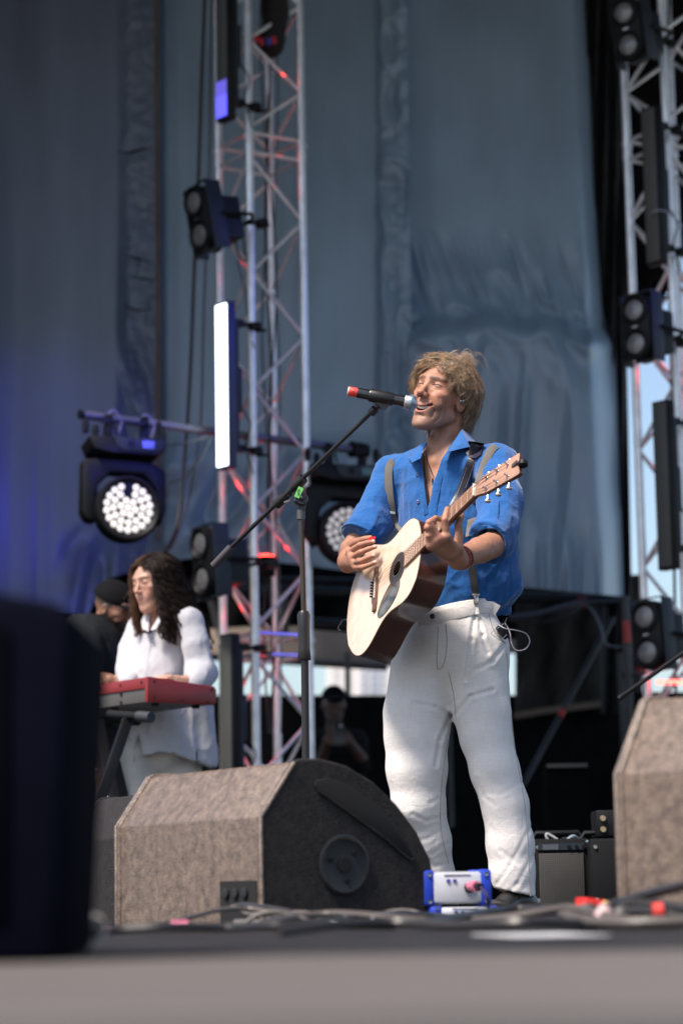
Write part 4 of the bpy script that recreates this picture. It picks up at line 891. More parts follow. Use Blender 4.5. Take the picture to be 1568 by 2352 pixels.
# ---- cables and bits on the floor
gcab = 'cables lying across the front of the stage'
cbk = mat('cable_rubber', (.022, .020, .020), .4); cgy = mat('cable_greyish', (.085, .072, .064), .5)
spec = [
 ('grey-brown cable arching in front of the large left monitor', [(330, 5.1, .02), (380, 5.2, .03), (440, 5.4, .055), (500, 5.5, .085), (570, 5.6, .09), (640, 5.5, .06), (700, 5.4, .03)], .008, cgy),
 ('dark cable looping out of the monitor\'s connector recess', [(540, 5.93, .105), (560, 5.85, .11), (600, 5.75, .10), (660, 5.65, .075), (720, 5.6, .03)], .008, cbk),
 ('second cable rising into the connector recess', [(532, 5.93, .10), (548, 5.85, .09), (570, 5.8, .06), (620, 5.7, .06), (700, 5.6, .065), (740, 5.5, .03)], .007, cgy),
 ('grey cable winding on the floor right of the large monitor', [(600, 5.1, .03), (680, 5.3, .05), (760, 5.35, .062), (830, 5.2, .055), (900, 5.1, .04), (980, 4.9, .03)], .010, cgy),
 ('black cable running towards the blue audio boxes', [(700, 5.0, .03), (800, 5.2, .04), (900, 5.5, .055), (1000, 5.7, .04), (1050, 5.9, .02)], .008, cbk),
 ('thin coiled cable before the singer', [(780, 5.3, .03), (810, 5.25, .06), (850, 5.2, .05), (850, 5.1, .03), (800, 5.05, .02), (760, 5.1, .03)], .005, cord_w),
 ('thick black cable curving past the singer\'s shoe to the right', [(960, 4.9, .02), (1040, 5.1, .035), (1120, 5.3, .055), (1200, 5.4, .068), (1290, 5.2, .06), (1380, 5.0, .04), (1500, 4.8, .02)], .013, cbk),
 ('brown cable lying below the singer\'s shoe', [(1080, 5.2, .02), (1160, 5.0, .035), (1250, 4.9, .06), (1310, 4.7, .075), (1380, 4.5, .05), (1460, 4.4, .02), (1560, 4.4, .02)], .011, cgy),
 ('brown cable sweeping out of the right edge', [(1290, 4.8, .05), (1330, 4.5, .03), (1400, 4.3, .02), (1520, 4.25, .02), (1700, 4.3, .02)], .014, cgy),
 ('black cable climbing towards the right monitor', [(1330, 4.9, .03), (1400, 4.7, .08), (1460, 4.6, .115), (1540, 4.5, .15), (1640, 4.4, .19)], .014, cbk),
 ('second black cable rising beside the right monitor', [(1340, 4.9, .03), (1420, 4.75, .085), (1500, 4.7, .09), (1600, 4.6, .055)], .013, cbk),
 ('third black cable bunched low beside the right monitor', [(1360, 4.6, .03), (1430, 4.6, .055), (1500, 4.55, .06), (1600, 4.5, .03)], .014, cbk),
 ('dark cable along the left part of the stage edge', [(150, 4.4, .01), (260, 4.5, .02), (380, 4.5, .028), (520, 4.6, .02), (640, 4.5, .03), (760, 4.6, .024), (900, 4.4, .02)], .012, cbk),
 ('tangled black cable at the right front', [(1400, 4.6, .02), (1440, 4.6, .09), (1500, 4.55, .08), (1530, 4.6, .02), (1470, 4.65, .03), (1420, 4.6, .07)], .012, cbk),
 ('short brown cable humped before the connector recess', [(560, 5.3, .02), (590, 5.3, .06), (630, 5.3, .075), (680, 5.3, .05), (720, 5.3, .02)], .007, cgy),
 ('dark cable lying across the centre of the stage edge', [(640, 4.2, .015), (760, 4.3, .03), (900, 4.4, .035), (1040, 4.3, .02), (1200, 4.2, .03), (1330, 4.3, .02)], .012, cbk),
 ('thin grey cable between the monitor and the blue boxes', [(840, 5.7, .02), (890, 5.7, .06), (940, 5.7, .065), (990, 5.7, .03), (1020, 5.8, .02)], .006, cgy),
]
for lab, pts, r_, m_ in spec: cable(lab, [fl(*q) for q in pts], r_*.75, m_, gcab, name='floor_cable')
pk = mat('pink', (.62, .16, .26), .5)
def peg(name, label, cat, a, b2, r_, m_, cap_m=None):
    t = thing(name, label, cat, a); MB().cyl(a, b2, r_, 14).build('sleeve', m_, t, smooth=True)
    MB().cyl(b2, b2+(b2-a)*.35, r_*.75, 12, r_*.5).build('plug_tip', cap_m or cbk, t, smooth=True); return t
peg('pink_connector', 'pink sleeved connector on the floor before the large left monitor', 'plug', fl(392, 5.15, .02), fl(432, 5.15, .02), .011, pk)
peg('pink_connector', 'smaller pink connector near the bottom left corner of the large monitor', 'plug', fl(240, 5.2, .014), fl(266, 5.2, .014), .008, pk)
peg('metal_connector', 'bare metal plug in the cables right of the monitor recess', 'plug', fl(612, 5.4, .03), fl(630, 5.4, .026), .012, chrome)
peg('pale_connector', 'very blurred pale plug standing at the edge of the black foreground speaker', 'plug', fl(178, 3.6, .028), fl(214, 3.55, .052), .022, mat('pale_plug', (.45, .40, .36), .5))
peg('red_connector', 'red plug end in the cable tangle at the lower right', 'plug', fl(1500, 4.5, .055), fl(1522, 4.5, .06), .016, mat('red_plastic', (.6, .04, .03), .4))
peg('white_connector', 'pale pink plug where the thick cables meet left of the right monitor', 'plug', fl(1382, 4.5, .03), fl(1398, 4.5, .075), .017, mat('pale_pink', (.55, .38, .38), .5))
t = thing('red_box', 'red and yellow cardboard box lying among the cables at lower right', 'box', fl(1375, 5.3, .04))
m = MB(); m.box(fl(1362, 5.3, .052), (.066, .05, .05), Euler((0, R(8), R(20)))); m.build('red_side', mat('red_card', (.6, .02, .015), .5), t, bevel=.002)
m = MB(); m.box(fl(1398, 5.3, .064), (.045, .05, .026), Euler((0, R(12), R(20)))); m.build('yellow_flap', mat('yellow_card', (.5, .38, .12), .5), t, bevel=.002)
t = thing('setlist_sheet', 'blurred pale sheet lying on the floor below the singer\'s shoe', 'paper', fl(1235, 4.0, .006))
m = MB(); m.box(fl(1235, 4.0, .0065), (.15, .32, .002), Euler((0, 0, R(10)))); m.build('paper', mat('paper', (.42, .43, .44), .7), t)
m = MB(); m.box(fl(600, 5.5, .016), (.12, .05, .024), Euler((0, 0, R(-10)))); o = m.build('cable_ramp', mat('ramp_grey', (.16, .145, .14), .5), None, bevel=.004); tag(o, 'low grey block on the floor under the monitor\'s connector recess', 'cable ramp')
m = MB(); m.lathe([(.022, -.03), (.027, -.025), (.027, .025), (.022, .03)], fl(1352, 4.65, .036), (0, 1, 0), 24); o = m.build('cable_coupler', cbk, None, smooth=True); tag(o, 'round black cable coupler at the lower right front', 'connector')
# ================================================================ PEOPLE
def rot3(yaw, pitch, roll): return np.array((Matrix.Rotation(yaw, 3, 'Z') @ Matrix.Rotation(pitch, 3, 'X') @ Matrix.Rotation(roll, 3, 'Y')), np.float32)
Q = lambda x, y, D: np.array(P(x, y, D), np.float32)
_CM = np.array(CM, np.float32)
def proj(p):
    q = (p-A(0, 0, CAMZ)) @ _CM; return 784-FPX*q[:, 0]/q[:, 2], 1176+FPX*q[:, 1]/q[:, 2]
def poly2d(x, y, pts):
    """signed distance to a polygon in pixels (negative inside)"""
    d = np.full(x.shape, 1e9, np.float32); s = np.ones(x.shape, bool)*False; n = len(pts)
    for i in range(n):
        ax, ay = pts[i]; bx, by = pts[(i+1) % n]; ex, ey = bx-ax, by-ay; wx, wy = x-ax, y-ay
        t = np.clip((wx*ex+wy*ey)/(ex*ex+ey*ey), 0, 1); d = np.minimum(d, (wx-ex*t)**2+(wy-ey*t)**2)
        c = ((ay <= y) & (by > y)) | ((by <= y) & (ay > y)); 
        if ey != 0: s ^= c & (x < ax+(y-ay)*ex/ey)
    return np.where(s, -1, 1)*np.sqrt(d)
def hit(f, x, y, D0, D1, n=160):
    Ds = np.linspace(D0, D1, n); a = Q(x, y, 1.0)-A(0, 0, CAMZ); pts = A(0, 0, CAMZ)+a[None]*Ds[:, None]
    v = f(pts.astype(np.float32)); k = np.argmax(v < 0)
    if v[k] >= 0: return None
    if k == 0: return Ds[0]
    return Ds[k-1]+(Ds[k]-Ds[k-1])*v[k-1]/(v[k-1]-v[k])
def on_surf(f, pts, D0, D1, off=.003):
    out = []; last = None
    for q in pts:
        d = hit(f, q[0], q[1], D0, D1)
        if d is None: d = last if last else (D0+D1)/2
        last = d; out.append(P(q[0], q[1], d-off-(q[2] if len(q) > 2 else 0)))
    return out

def head_sdf(q, male=True, mouth=1.0):
    ax = np.abs(q[:, 0]); x, y, z = q.T; s = np.stack([ax, y, z], 1)
    d = ell(q, (0, .014, .040), (.076, .098, .088))
    d = smin(d, ell(q, (0, -.030, .000), (.060, .058, .082)), .03)
    jw = .050 if male else .044; cz = -.104 if male else -.096
    d = smin(d, cap(s, (jw, .002, -.052), (.016, -.062, cz+.006), .020, .019), .022)
    d = smin(d, ell(q, (0, -.074, cz), (.021, .018, .016)), .014)
    d = smin(d, ell(q, (0, -.045, -.065), (.042, .045, .045)), .02)
    d = smin(d, ell(s, (.044, -.052, .000), (.021, .024, .017)), .014)          # cheekbone
    d = smin(d, ell(s, (.030, -.062, -.028), (.020, .020, .022)), .014)         # cheek
    d = smin(d, cap(s, (.010, -.083, .047), (.040, -.068, .049), .011 if male else .008), .012)    # brow
    d = smin(d, cap(q, (0, -.084, .034), (0, -.104, .000), .0075, .009), .010)   # nose bridge
    d = smin(d, ell(q, (0, -.110, -.010), ((.0125, .0125, .0108) if male else (.0100, .0110, .0090))), .006)
    d = smin(d, ell(s, (.0140 if male else .0120, -.098, -.014), (.0085, .012, .0085) if male else (.007, .010, .0072)), .005)
    d = smax(d, -ell(s, (.0070, -.106, -.0225), (.0050, .0075, .0042) if male else (.0002, .0002, .0002)), .002)     # nostril
    d = smax(d, -ell(s, (.033, -.093, .026), (.017, .013, .0105)), .010)         # socket
    d = smin(d, ell(s, (.0315, -.070, .026), (.0150, .0145, .0125)), .003)        # eyeball + lids
    zz = z-.026; arc = .0022-9*(ax-.0315)**2
    slit = np.maximum(np.abs(zz+(.0008 if male else .004)-arc*(.6 if male else -1.4))-(.0014 if male else .0006), np.abs(ax-.0315)-.0115)
    d = smax(d, -np.maximum(slit, y+.079), .0012)
    if not male: d = smin(d, ell(q, (0, -.078, -.030), (.017, .0145, .014)), .014)
    # lips
    mz = -.050 if male else -.046; w = .034 if male else .023; c = (5.0 if male else 1.5)
    up = lambda t: np.stack([t*w, -.094+.022*np.abs(t)**2.0*(w/.029), mz+.0040*mouth*(1-.6*t**2)+c*.0028*np.abs(t)**2 + (0 if male else .0)], -1)
    lo = lambda t: np.stack([t*w, -.090+.019*np.abs(t)**2.2*(w/.029), mz-(.0185*(1-np.abs(t)**2.5) if male else 0)+c*.0028*np.abs(t)**2-(.0042 if not male else 0)], -1)
    ts = np.linspace(-1, 1, 9)
    U = up(ts); Lo = lo(ts); d = smin(d, ell(q, (0, -.072, mz), (.034, .022, .028)), .012)
    if mouth > .1:
        cz_ = mz-.0065*(1-(x/w)**2)+c*.0028*(x/w)**2*1.0; hh = .0108*mouth*np.clip(1-(x/(w*.98))**2, 0, 1)**.6
        d = smax(d, -np.maximum(np.maximum(np.abs(z-cz_)-hh, np.abs(x)-w*.97), y+.066), .003)
    ru = .0034 if male else .0038; rl = .0042 if male else .0052
    for T, r in ((U, ru), (Lo, rl)):
        for i in range(8): d = smin(d, cap(q, T[i], T[i+1], r*(1-.45*abs(ts[i])), r*(1-.45*abs(ts[i+1]))), .003)
    th = np.arctan2(ax, .02-y)*.095
    def crease(pts, dep, wd):
        nonlocal d
        pp = [(math.atan2(a, .02-b)*.095, c_) for a, b, c_ in pts]; m_ = None
        for (a0, b0), (a1, b1) in zip(pp[:-1], pp[1:]):
            ex, ey = a1-a0, b1-b0; t = np.clip(((th-a0)*ex+(z-b0)*ey)/(ex*ex+ey*ey), 0, 1); g = np.hypot(th-a0-ex*t, z-b0-ey*t); m_ = g if m_ is None else np.minimum(m_, g)
        d = d+dep*np.exp(-(m_/wd)**2)*(y < .01)
    crease([(.019, -.092, .040), (.031, -.080, .0405), (.044, -.066, .036)], .0012, .0016)
    if male:
        crease([(.017, -.094, -.012), (.031, -.084, -.030), (.041, -.074, -.054), (.037, -.072, -.074)], .0042, .0036)
        crease([(.048, -.070, -.014), (.055, -.060, -.040), (.053, -.052, -.070), (.043, -.056, -.088)], .0030, .0034)
        crease([(.060, -.050, -.022), (.063, -.035, -.050), (.057, -.030, -.078)], .0022, .0034)
        crease([(.018, -.084, .015), (.033, -.076, .010), (.047, -.068, .013), (.056, -.058, .004)], .0016, .0018)
        for k in range(3): crease([(.048, -.066, .024-.004*k), (.062, -.050, .028-.009*k)], .0012, .0015)
        d = smin(d, cap(s, (.034, -.074, -.012), (.045, -.064, -.032), .012), .012)
        crease([(.004, -.09, .056), (.006, -.09, .040)], .0015, .002)
        crease([(.0, -.09, -.078), (.014, -.085, -.080)], .003, .005)
    else:
        d = smax(d, -cap(q, (-.020, -.0955, mz-.0), (.020, -.0955, mz), .0012), .0018)
    # ear
    er = ell(s, (.0770, .006, .000), (.010, .019, .031), rot3(-.3, 0.15, 0)); er = smax(er, -ell(s, (.088, .002, .004), (.008, .010, .018)), .004)
    d = smin(d, er, .004)
    return d
def face_color(q, base, lip, brow, male=True, mouth=1.0):
    ax = np.abs(q[:, 0]); x, y, z = q.T; n = len(q); C = np.tile(np.array(base), (n, 1)).astype(float)
    def mixc(m, c): C[:] = C*(1-m[:, None])+np.array(c)[None]*m[:, None]
    nz = vnoise(q*90, 3); n3 = vnoise(q*320, 5)
    C[:] *= (.93+.14*nz)[:, None]
    front = sm(.03, -.03, y) if False else np.clip((-y-.01)/.05, 0, 1)
    mixc(.35*np.exp(-(((ax-.042)/.02)**2+((z+.012)/.022)**2))*front, np.array(base)*[1.15, .72, .68])
    mixc(.35*np.exp(-(((ax)/.013)**2+((z+.010)/.014)**2))*front, np.array(base)*[1.1, .7, .66])
    if male:
        st = np.clip((-.024-z)/.03, 0, 1)*np.clip((.03-y)/.03, 0, 1)*np.clip((z+.15)/.03, 0, 1)
        mixc(.62*st*(.45+.55*n3), (.17, .12, .095))
    mz = -.050 if male else -.046; w = .034 if male else .023; c = 5.0 if male else 1.5
    cv = mz+c*.0028*(x/w)**2; e = np.clip(1-(ax/(w*1.03))**2, 0, 1)
    uo = cv+(.0045*mouth+.0036); lo_ = cv-(.0185*e**.6 if male else 0)-(.0050 if male else .0095)
    lm = np.clip((uo-z)/.0015, 0, 1)*np.clip((z-lo_)/.002, 0, 1)*(ax < w*1.0)*(y < -.055); mixc(.75*lm*np.clip(e*4, 0, 1), lip)
    if mouth > .1: mixc((np.abs(z-(cv-.0065*e)) < .0100*mouth*e**.5)*(y > -.089)*(ax < w*.95)*(y < -.03)*(z > -.09)*1.0, (.10, .02, .02))
    bz = .0465+.10*(ax-.012)-2.6*np.maximum(ax-.030, 0)**1.0*.12; bw = .0055*np.clip((.056-ax)/.02, .2, 1) if male else .0030*np.clip((.056-ax)/.02, .2, 1)
    bm = np.exp(-((z-bz)/bw)**2)*(ax > .009)*(ax < .055)*(y < -.04); mixc(np.clip(bm*(.9 if male else 1.0)*(.6+.5*n3), 0, .95), brow)
    zz = z-.026; arc = .0022-9*(ax-.0315)**2; sl = zz+(.0008 if male else .004)-arc*(.6 if male else -1.4)
    mixc(np.exp(-(sl/(.0014 if male else .0017))**2)*(np.abs(ax-.0315) < .0145)*(y < -.05), (.03, .018, .014))
    return C

def hair_paths(n, K, top, cen, rad, arange, endz, flow, seed, vol=0.018, clump=40, curl=0.0, freq=9, jitter=.006, start=(0, .9)):
    """strands in head space: fall along meridians from a parting point, then hang"""
    r = np.random.default_rng(seed); out = np.zeros((n, K, 3)); ca = r.uniform(*arange, clump); cl = r.uniform(0, 1, (clump, 4))
    for i in range(n):
        k = r.integers(clump); a = ca[k]+r.normal()*.10; lift = vol*(.35+.9*cl[k, 0])+r.normal()*.0015
        s0 = start[0]+(start[1]-start[0])*r.random()**1.2; ez = endz(a)+.03*(cl[k, 1]-.5)+.012*r.normal()
        pts = []; ph0 = s0; x = y = z = 0
        hang = None
        for j in range(K):
            t = j/(K-1)
            pol = ph0+(1.62-ph0)*min(t/.55, 1) if ez < .02 else ph0+(math.acos(max(min((ez-cen[2])/(rad[2]+lift), 1), -1))-ph0)*t if ph0 < 1.3 else ph0+.2*t
            az = a+flow(a, t)+.05*math.sin(6*t+cl[k, 2]*6)
            rr = 1+lift/rad[0]
            px = cen[0]+math.sin(pol)*math.sin(az)*rad[0]*rr; py = cen[1]-math.sin(pol)*math.cos(az)*rad[1]*rr; pz = cen[2]+math.cos(pol)*rad[2]*(1+lift/rad[2])
            if t > .55 and ez < .02:
                f = (t-.55)/.45; pz = cen[2]+math.cos(1.62)*rad[2]+(ez-cen[2])*f; tap = 1-.12*f*f
                px = cen[0]+(px-cen[0])*tap; py = cen[1]+(py-cen[1])*tap
            pts.append((px, py, pz))
        pts = np.array(pts); t = np.linspace(0, 1, K)[:, None]
        w = np.array([math.sin(cl[k, 2]*20), math.cos(cl[k, 3]*20), 0])*.004+r.normal(size=3)*jitter*.35
        pts += w*t*1.5+ (r.normal(size=3)*jitter*.5)*np.sin(t*3.1)
        if curl:
            ph = cl[k, 3]*6.28+r.normal()*.35; am = curl*(.3+.7*np.clip(t*1.6, 0, 1)); an = ph+t*freq*(.8+.5*cl[k, 0])*2
            pts += np.concatenate([np.cos(an), np.sin(an), .35*np.sin(an*1.1)], 1)*am
        out[i] = pts
    return out
def place(pts, Mh, c, s): return (np.asarray(pts, np.float32)*s) @ Mh.T + c

skin_m = mat('skin_tan', (.5, .3, .2), .48, var=.06, nscale=60, bump=.22, bscale=700, sss=.12, attr=True, spec=.4)
skin_w = mat('skin_light', (.5, .3, .2), .42, var=.03, nscale=60, bump=.1, bscale=700, sss=.12, attr=True, spec=.4)

# ---------------------------------------------------------------- guitar frame first (hands need it)
GN, GT, GW = Vector((.4581, -.8171, .3500)), Vector((.0641, .4231, .9038)), Vector((-.8866, -.3916, .2461))
GN.normalize(); GW = GN.cross(GT).normalized(); GT = GW.cross(GN).normalized(); GC = P(878.96, 1340.54, 7.6)
g3 = lambda u, v, w=0.0: GC+GN*(u-.25)+GT*v+GW*w
GM = Matrix((GN, GT, GW)).transposed()
def faceD(x, y, off=0.0):
    o = Vector((0, 0, CAMZ)); d = P(x, y, 1.0)-o; return ((GC+GW*off)-o).dot(GW)/d.dot(GW)
fq = lambda x, y, off: Q(x, y, faceD(x, y, off))

# ---------------------------------------------------------------- the singer
HM = rot3(-.6181, -.1694, .2124); HC = Q(1011.1, 919.4, 7.85); HS = 1.0389
YT = R(-28); TM = np.array(Matrix.Rotation(YT, 3, 'Z'), np.float32)
hl = lambda p: ((p-HC) @ HM)/HS
# right hand (strumming) joints on the guitar face; offsets are heights above the soundboard
rh_f = [([fq(804, 1267, .070), fq(826, 1251, .066), fq(842, 1247, .055), fq(857, 1244, .046)], [.0104, .0092, .0083, .0070]),
        ([fq(809, 1280, .066), fq(829, 1268, .066), fq(846, 1261, .052), fq(861, 1256, .040)], [.0104, .0094, .0084, .0072]),
        ([fq(814, 1292, .060), fq(829, 1288, .062), fq(845, 1281, .050), fq(858, 1276, .040)], [.0098, .0090, .0080, .0069]),
        ([fq(818, 1303, .052), fq(833, 1303, .056), fq(848, 1298, .046), fq(861, 1292, .036)], [.0095, .0086, .0078, .0070])]
rh_t = ([fq(806, 1252, .046), fq(822, 1243, .052), fq(838, 1238, .050), fq(850, 1235, .046)], [.0150, .0115, .0100, .0082])
RW, RE = fq(799, 1291, .045), Q(812, 1262, 7.90)
lh = lambda x, y, D: Q(x, y, D)
LW, LE = Q(1052, 1284, 7.285), Q(1140, 1248, 7.52)
lh_f = [([lh(1025, 1232, 7.175), lh(1021, 1193, 7.16), lh(1024, 1179, 7.175), lh(1026, 1168, 7.190)], [.0117, .0098, .0088, .0073]),
        ([lh(1008, 1236, 7.168), lh(985, 1200, 7.150), lh(1000, 1190, 7.185), lh(1010, 1193, 7.22)], [.0114, .0098, .0088, .0075]),
        ([lh(993, 1244, 7.168), lh(981, 1212, 7.150), lh(986, 1199, 7.18), lh(996, 1200, 7.23)], [.0118, .0104, .0095, .0082]),
        ([lh(988, 1254, 7.172), lh(983, 1231, 7.155), lh(986, 1219, 7.18), lh(993, 1217, 7.22)], [.0106, .0092, .0085, .0074])]
lh_t = ([lh(1050, 1258, 7.235), lh(1054, 1228, 7.235), lh(1052, 1207, 7.245), lh(1059, 1184, 7.25)], [.0170, .0128, .0118, .0090])
def hand(p, fs, th, wrist, palm_r=.013, wr=.030, k=.006):
    d = cap(p, fs[0][0][0], fs[3][0][0], .0125, .0108)
    for (pts, rs) in fs:
        b_ = pts[0]*.42+wrist*.58; d = smin(d, cap(p, b_, pts[0], palm_r+.004, rs[0]*1.08), .012)
    d = smin(d, cap(p, wrist, wrist*.7+fs[1][0][0]*.3, wr*.92, .022), .016)
    d = smin(d, cap(p, wrist*.5+th[0][0]*.5, th[0][0], .020, th[1][0]), .014)
    for (pts, rs) in fs: d = smin(d, chain(p, pts, rs, .002), .0045)
    return smin(d, chain(p, th[0], th[1], .002), .006)
neck_a, neck_b = Q(1034, 958, 7.88), Q(1014, 1066, 7.885)
SHR, SHL = Q(904, 1086, 7.97), Q(1140, 1066, 7.74)
def chest_skin(p):
    d = ell(p, Q(1022, 1165, 7.885), (.150, .096, .215), TM)
    d = smin(d, cap(p, neck_a, neck_b, .052, .060), .03)
    d = smin(d, cap(p, Q(940, 1072, 7.94), Q(1110, 1056, 7.80), .045, .045), .05)
    d = smin(d, cap(p, Q(1034, 984, 7.838), Q(998, 1060, 7.822), .008, .009), .022)   # sternomastoid
    d = smin(d, cap(p, Q(986, 1006, 7.846), Q(988, 1028, 7.838), .008, .008), .02)
    
    return d
def skin_head(p):
    d = head_sdf(hl(p), True, 1.0)*HS; return smin(d, chest_skin(p), .016)
def skin_rarm(p):
    d = hand(p, rh_f, rh_t, RW, wr=.034); d = smin(d, chain(p, [RW, RW*.5+RE*.5, RE], [.031, .040, .044]), .02)
    return d+.0015*(vnoise(p*60)-.5)
def skin_larm(p):
    d = hand(p, lh_f, lh_t, LW, palm_r=.015, wr=.031); d = smin(d, chain(p, [LW, LW*.45+LE*.55, LE], [.030, .041, .043]), .02)
    for a, b_ in (((1026, 1236), (1050, 1275)), ((1008, 1240), (1040, 1275))):
        pass
    return d+.0015*(vnoise(p*60)-.5)
def body_core(p):
    d = cap(p, SHL, Q(1142, 1235, 7.55), .045, .042); d = smin(d, cap(p, SHR, RE, .045, .042), .02)
    d = smin(d, ell(p, Q(1035, 1200, 7.88), (.14, .09, .26), TM), .03)
    d = smin(d, ell(p, Q(1045, 1470, 7.88), (.15, .10, .12), TM), .04)
    for a, b_, c_ in ((Q(985, 1560, 7.92), Q(965, 1820, 7.90), Q(1010, 2070, 7.98)), (Q(1095, 1560, 7.83), Q(1145, 1800, 7.78), Q(1186, 2068, 7.79))):
        d = smin(d, chain(p, [a, b_, c_], [.075, .05, .038]), .03)
    return d
BASE = (.34, .165, .105)
def col_singer(v):
    q = hl(v); C = face_color(q, BASE, (.36, .12, .10), (.035, .022, .015)); far = (np.abs(q[:, 0]) > .12) | (q[:, 2] < -.16)
    B = np.tile(np.array(BASE), (len(v), 1))*(.90+.2*vnoise(v*45, 2))[:, None]
    C = np.where(far[:, None], B, C)
    x, y = proj(v)
    for fs in (rh_f, lh_f, [rh_t], [lh_t]):         # knuckles redder, nails paler
        for pts, rs in fs:
            for j in (0, 1): 
                m = np.exp(-(np.linalg.norm(v-pts[j], axis=1)/.014)**2)[:, None]*.4; C = C*(1-m)+np.array([.50, .20, .14])*m
    for pts, rs in rh_f:
        tip = pts[3]+(pts[3]-pts[2])/np.linalg.norm(pts[3]-pts[2])*.0+A(0, -.0075, .002)
        m = (np.linalg.norm((v-tip)*A(1, 1, 1.25), axis=1) < .0072)[:, None]*.8; C = C*(1-m)+np.array([.62, .42, .36])*m
    return C
def bounds(pts, pad): pts = np.array(pts); return pts.min(0)-pad, pts.max(0)+pad
parts = []
lo, hi = HC-A(.13, .15, .17), HC+A(.13, .15, .17); parts.append(nets(skin_head, lo, hi, .0021))
zc = float(lo[2])+.004
lo2, hi2 = A(*(Q(900, 1240, 7.9)))-A(0, .22, 0), A(float(Q(1130, 1000, 7.9)[0]), 8.1, zc); parts.append(nets(lambda p: skin_head(p), A(lo2[0], 7.7, lo2[2]), hi2, .0035))
lo, hi = bounds([q for f in rh_f for q in f[0]]+rh_t[0]+[RW, RE], .05); parts.append(nets(skin_rarm, lo, hi, .0019))
lo, hi = bounds([q for f in lh_f for q in f[0]]+lh_t[0]+[LW, LE], .05); parts.append(nets(skin_larm, lo, hi, .0019))
parts.append(nets(body_core, A(*Q(780, 2090, 8))-A(0, .6, .02), A(float(Q(1260, 1000, 8)[0]), 8.3, float(Q(1000, 1060, 8)[2])), .012))
singer = np_mesh('person', parts, skin_m, colf=col_singer)
tag(singer, 'tousled blond man in a blue shirt and white trousers singing and playing guitar', 'person')

# mouth and eyes
teeth = MB()
def hp(x, y, z): return Vector(place([(x, y, z)], HM, HC, HS)[0])
for i in range(-5, 5):
    x = i*.0048; y = -.0838+17*x*x; z = -.0515+13*x*x
    teeth.box(hp(x, y, z), (.0048, .004, .0098 if abs(i) < 4 else .0075), Matrix(HM.tolist()) @ Matrix.Rotation(-x*26, 3, 'Z'))
teeth.build('upper_teeth', mat('teeth', (.72, .66, .56), .25), singer, bevel=.0008)
lt = MB()
for i in range(-3, 4):
    x = i*.0042; lt.box(hp(x, -.0825+8*x*x, -.0665+10*x*x), (.004, .004, .005), Matrix(HM.tolist()))
lt.build('lower_teeth', mat('teeth', (.72, .66, .56), .25), singer, bevel=.0006)
tg = MB(); tg.ball(hp(0, -.066, -.0620), .018, 10, (1, 1, .42)); tg.build('tongue', mat('tongue', (.42, .10, .09), .35), singer, smooth=True)
eb = MB(); eb.ball(hp(.0312, -.0700, .0262), .0118, 12); eb.build('eye', mat('eyeball', (.32, .27, .24), .15), singer, smooth=True)
eb = MB(); eb.ball(hp(-.0312, -.0700, .0262), .0118, 12); eb.build('eye', mat('eyeball', (.32, .27, .24), .15), singer, smooth=True)
for s_ in (1, -1): MB().ball(hp(s_*.0312-.002, -.0800, .0262), .0052, 8, (1, .5, 1)).build('iris', mat('iris', (.03, .03, .03), .1), singer, smooth=True)
# in-ear monitor
m = MB(); m.ball(hp(.086, .004, .006), .0078, 8); m.ball(hp(.083, -.005, .002), .006, 8); m.build('in_ear_monitor', mat('iem', (.5, .5, .5), .12, .9), singer, smooth=True)
m = MB(); m.tube(bez([hp(.086, .01, .01), hp(.088, .03, .01), hp(.08, .04, -.03), hp(.05, .06, -.09)], 8), .0011, 5); m.build('earpiece_wire', mat('wire_clear', (.35, .3, .27), .4), singer, smooth=True)

# hair
hair_m = mat('hair_blond', (.3, .2, .12), .36, var=.3, nscale=40, attr=True, spec=.55)
cen, rad = (0, .016, .040), (.079, .101, .090)
def hair_under(p):
    q = hl(p); d = ell(q, (0, .022, .042), (.083, .101, .092))
    d = smin(d, ell(q, (0, .078, -.035), (.064, .040, .075)), .03)
    d = smax(d, -ell(q, (0, -.085, -.02), (.088, .088, .118)), .01)
    d = smax(d, -ell(q, (.10, -.01, -.03), (.045, .045, .052)), .01)
    return (d+.010*(vnoise(q*np.array([60, 60, 14], np.float32))-.5))*HS
hcol = lambda v: np.tile(np.array([.085, .055, .036]), (len(v), 1))*(.5+vnoise(v*160))[:, None]
hu = np_mesh('hair', [nets(hair_under, HC-A(.16, .17, .20), HC+A(.17, .17, .18), .005)], hair_m, singer, hcol)
wrap = lambda a: (a+math.pi) % (2*math.pi)-math.pi
def endz_m(a):
    a = wrap(a); b = abs(a)
    if a < 0: return float(np.interp(b, [0, .35, .7, 1.0, 1.5, 2.2, 3.14], [.098, .080, .045, .015, -.02, -.10, -.135]))
    return float(np.interp(b, [0, .3, .6, .9, 1.3, 1.7, 2.0, 2.4, 3.14], [.098, .085, .060, .040, .012, .0, -.07, -.125, -.140]))
def fl_m(a, t):
    a = wrap(a)
    return (-.75*t*math.exp(-((a+.1)/.5)**2) if a < .05 else .55*t*math.exp(-((a-.1)/.6)**2))
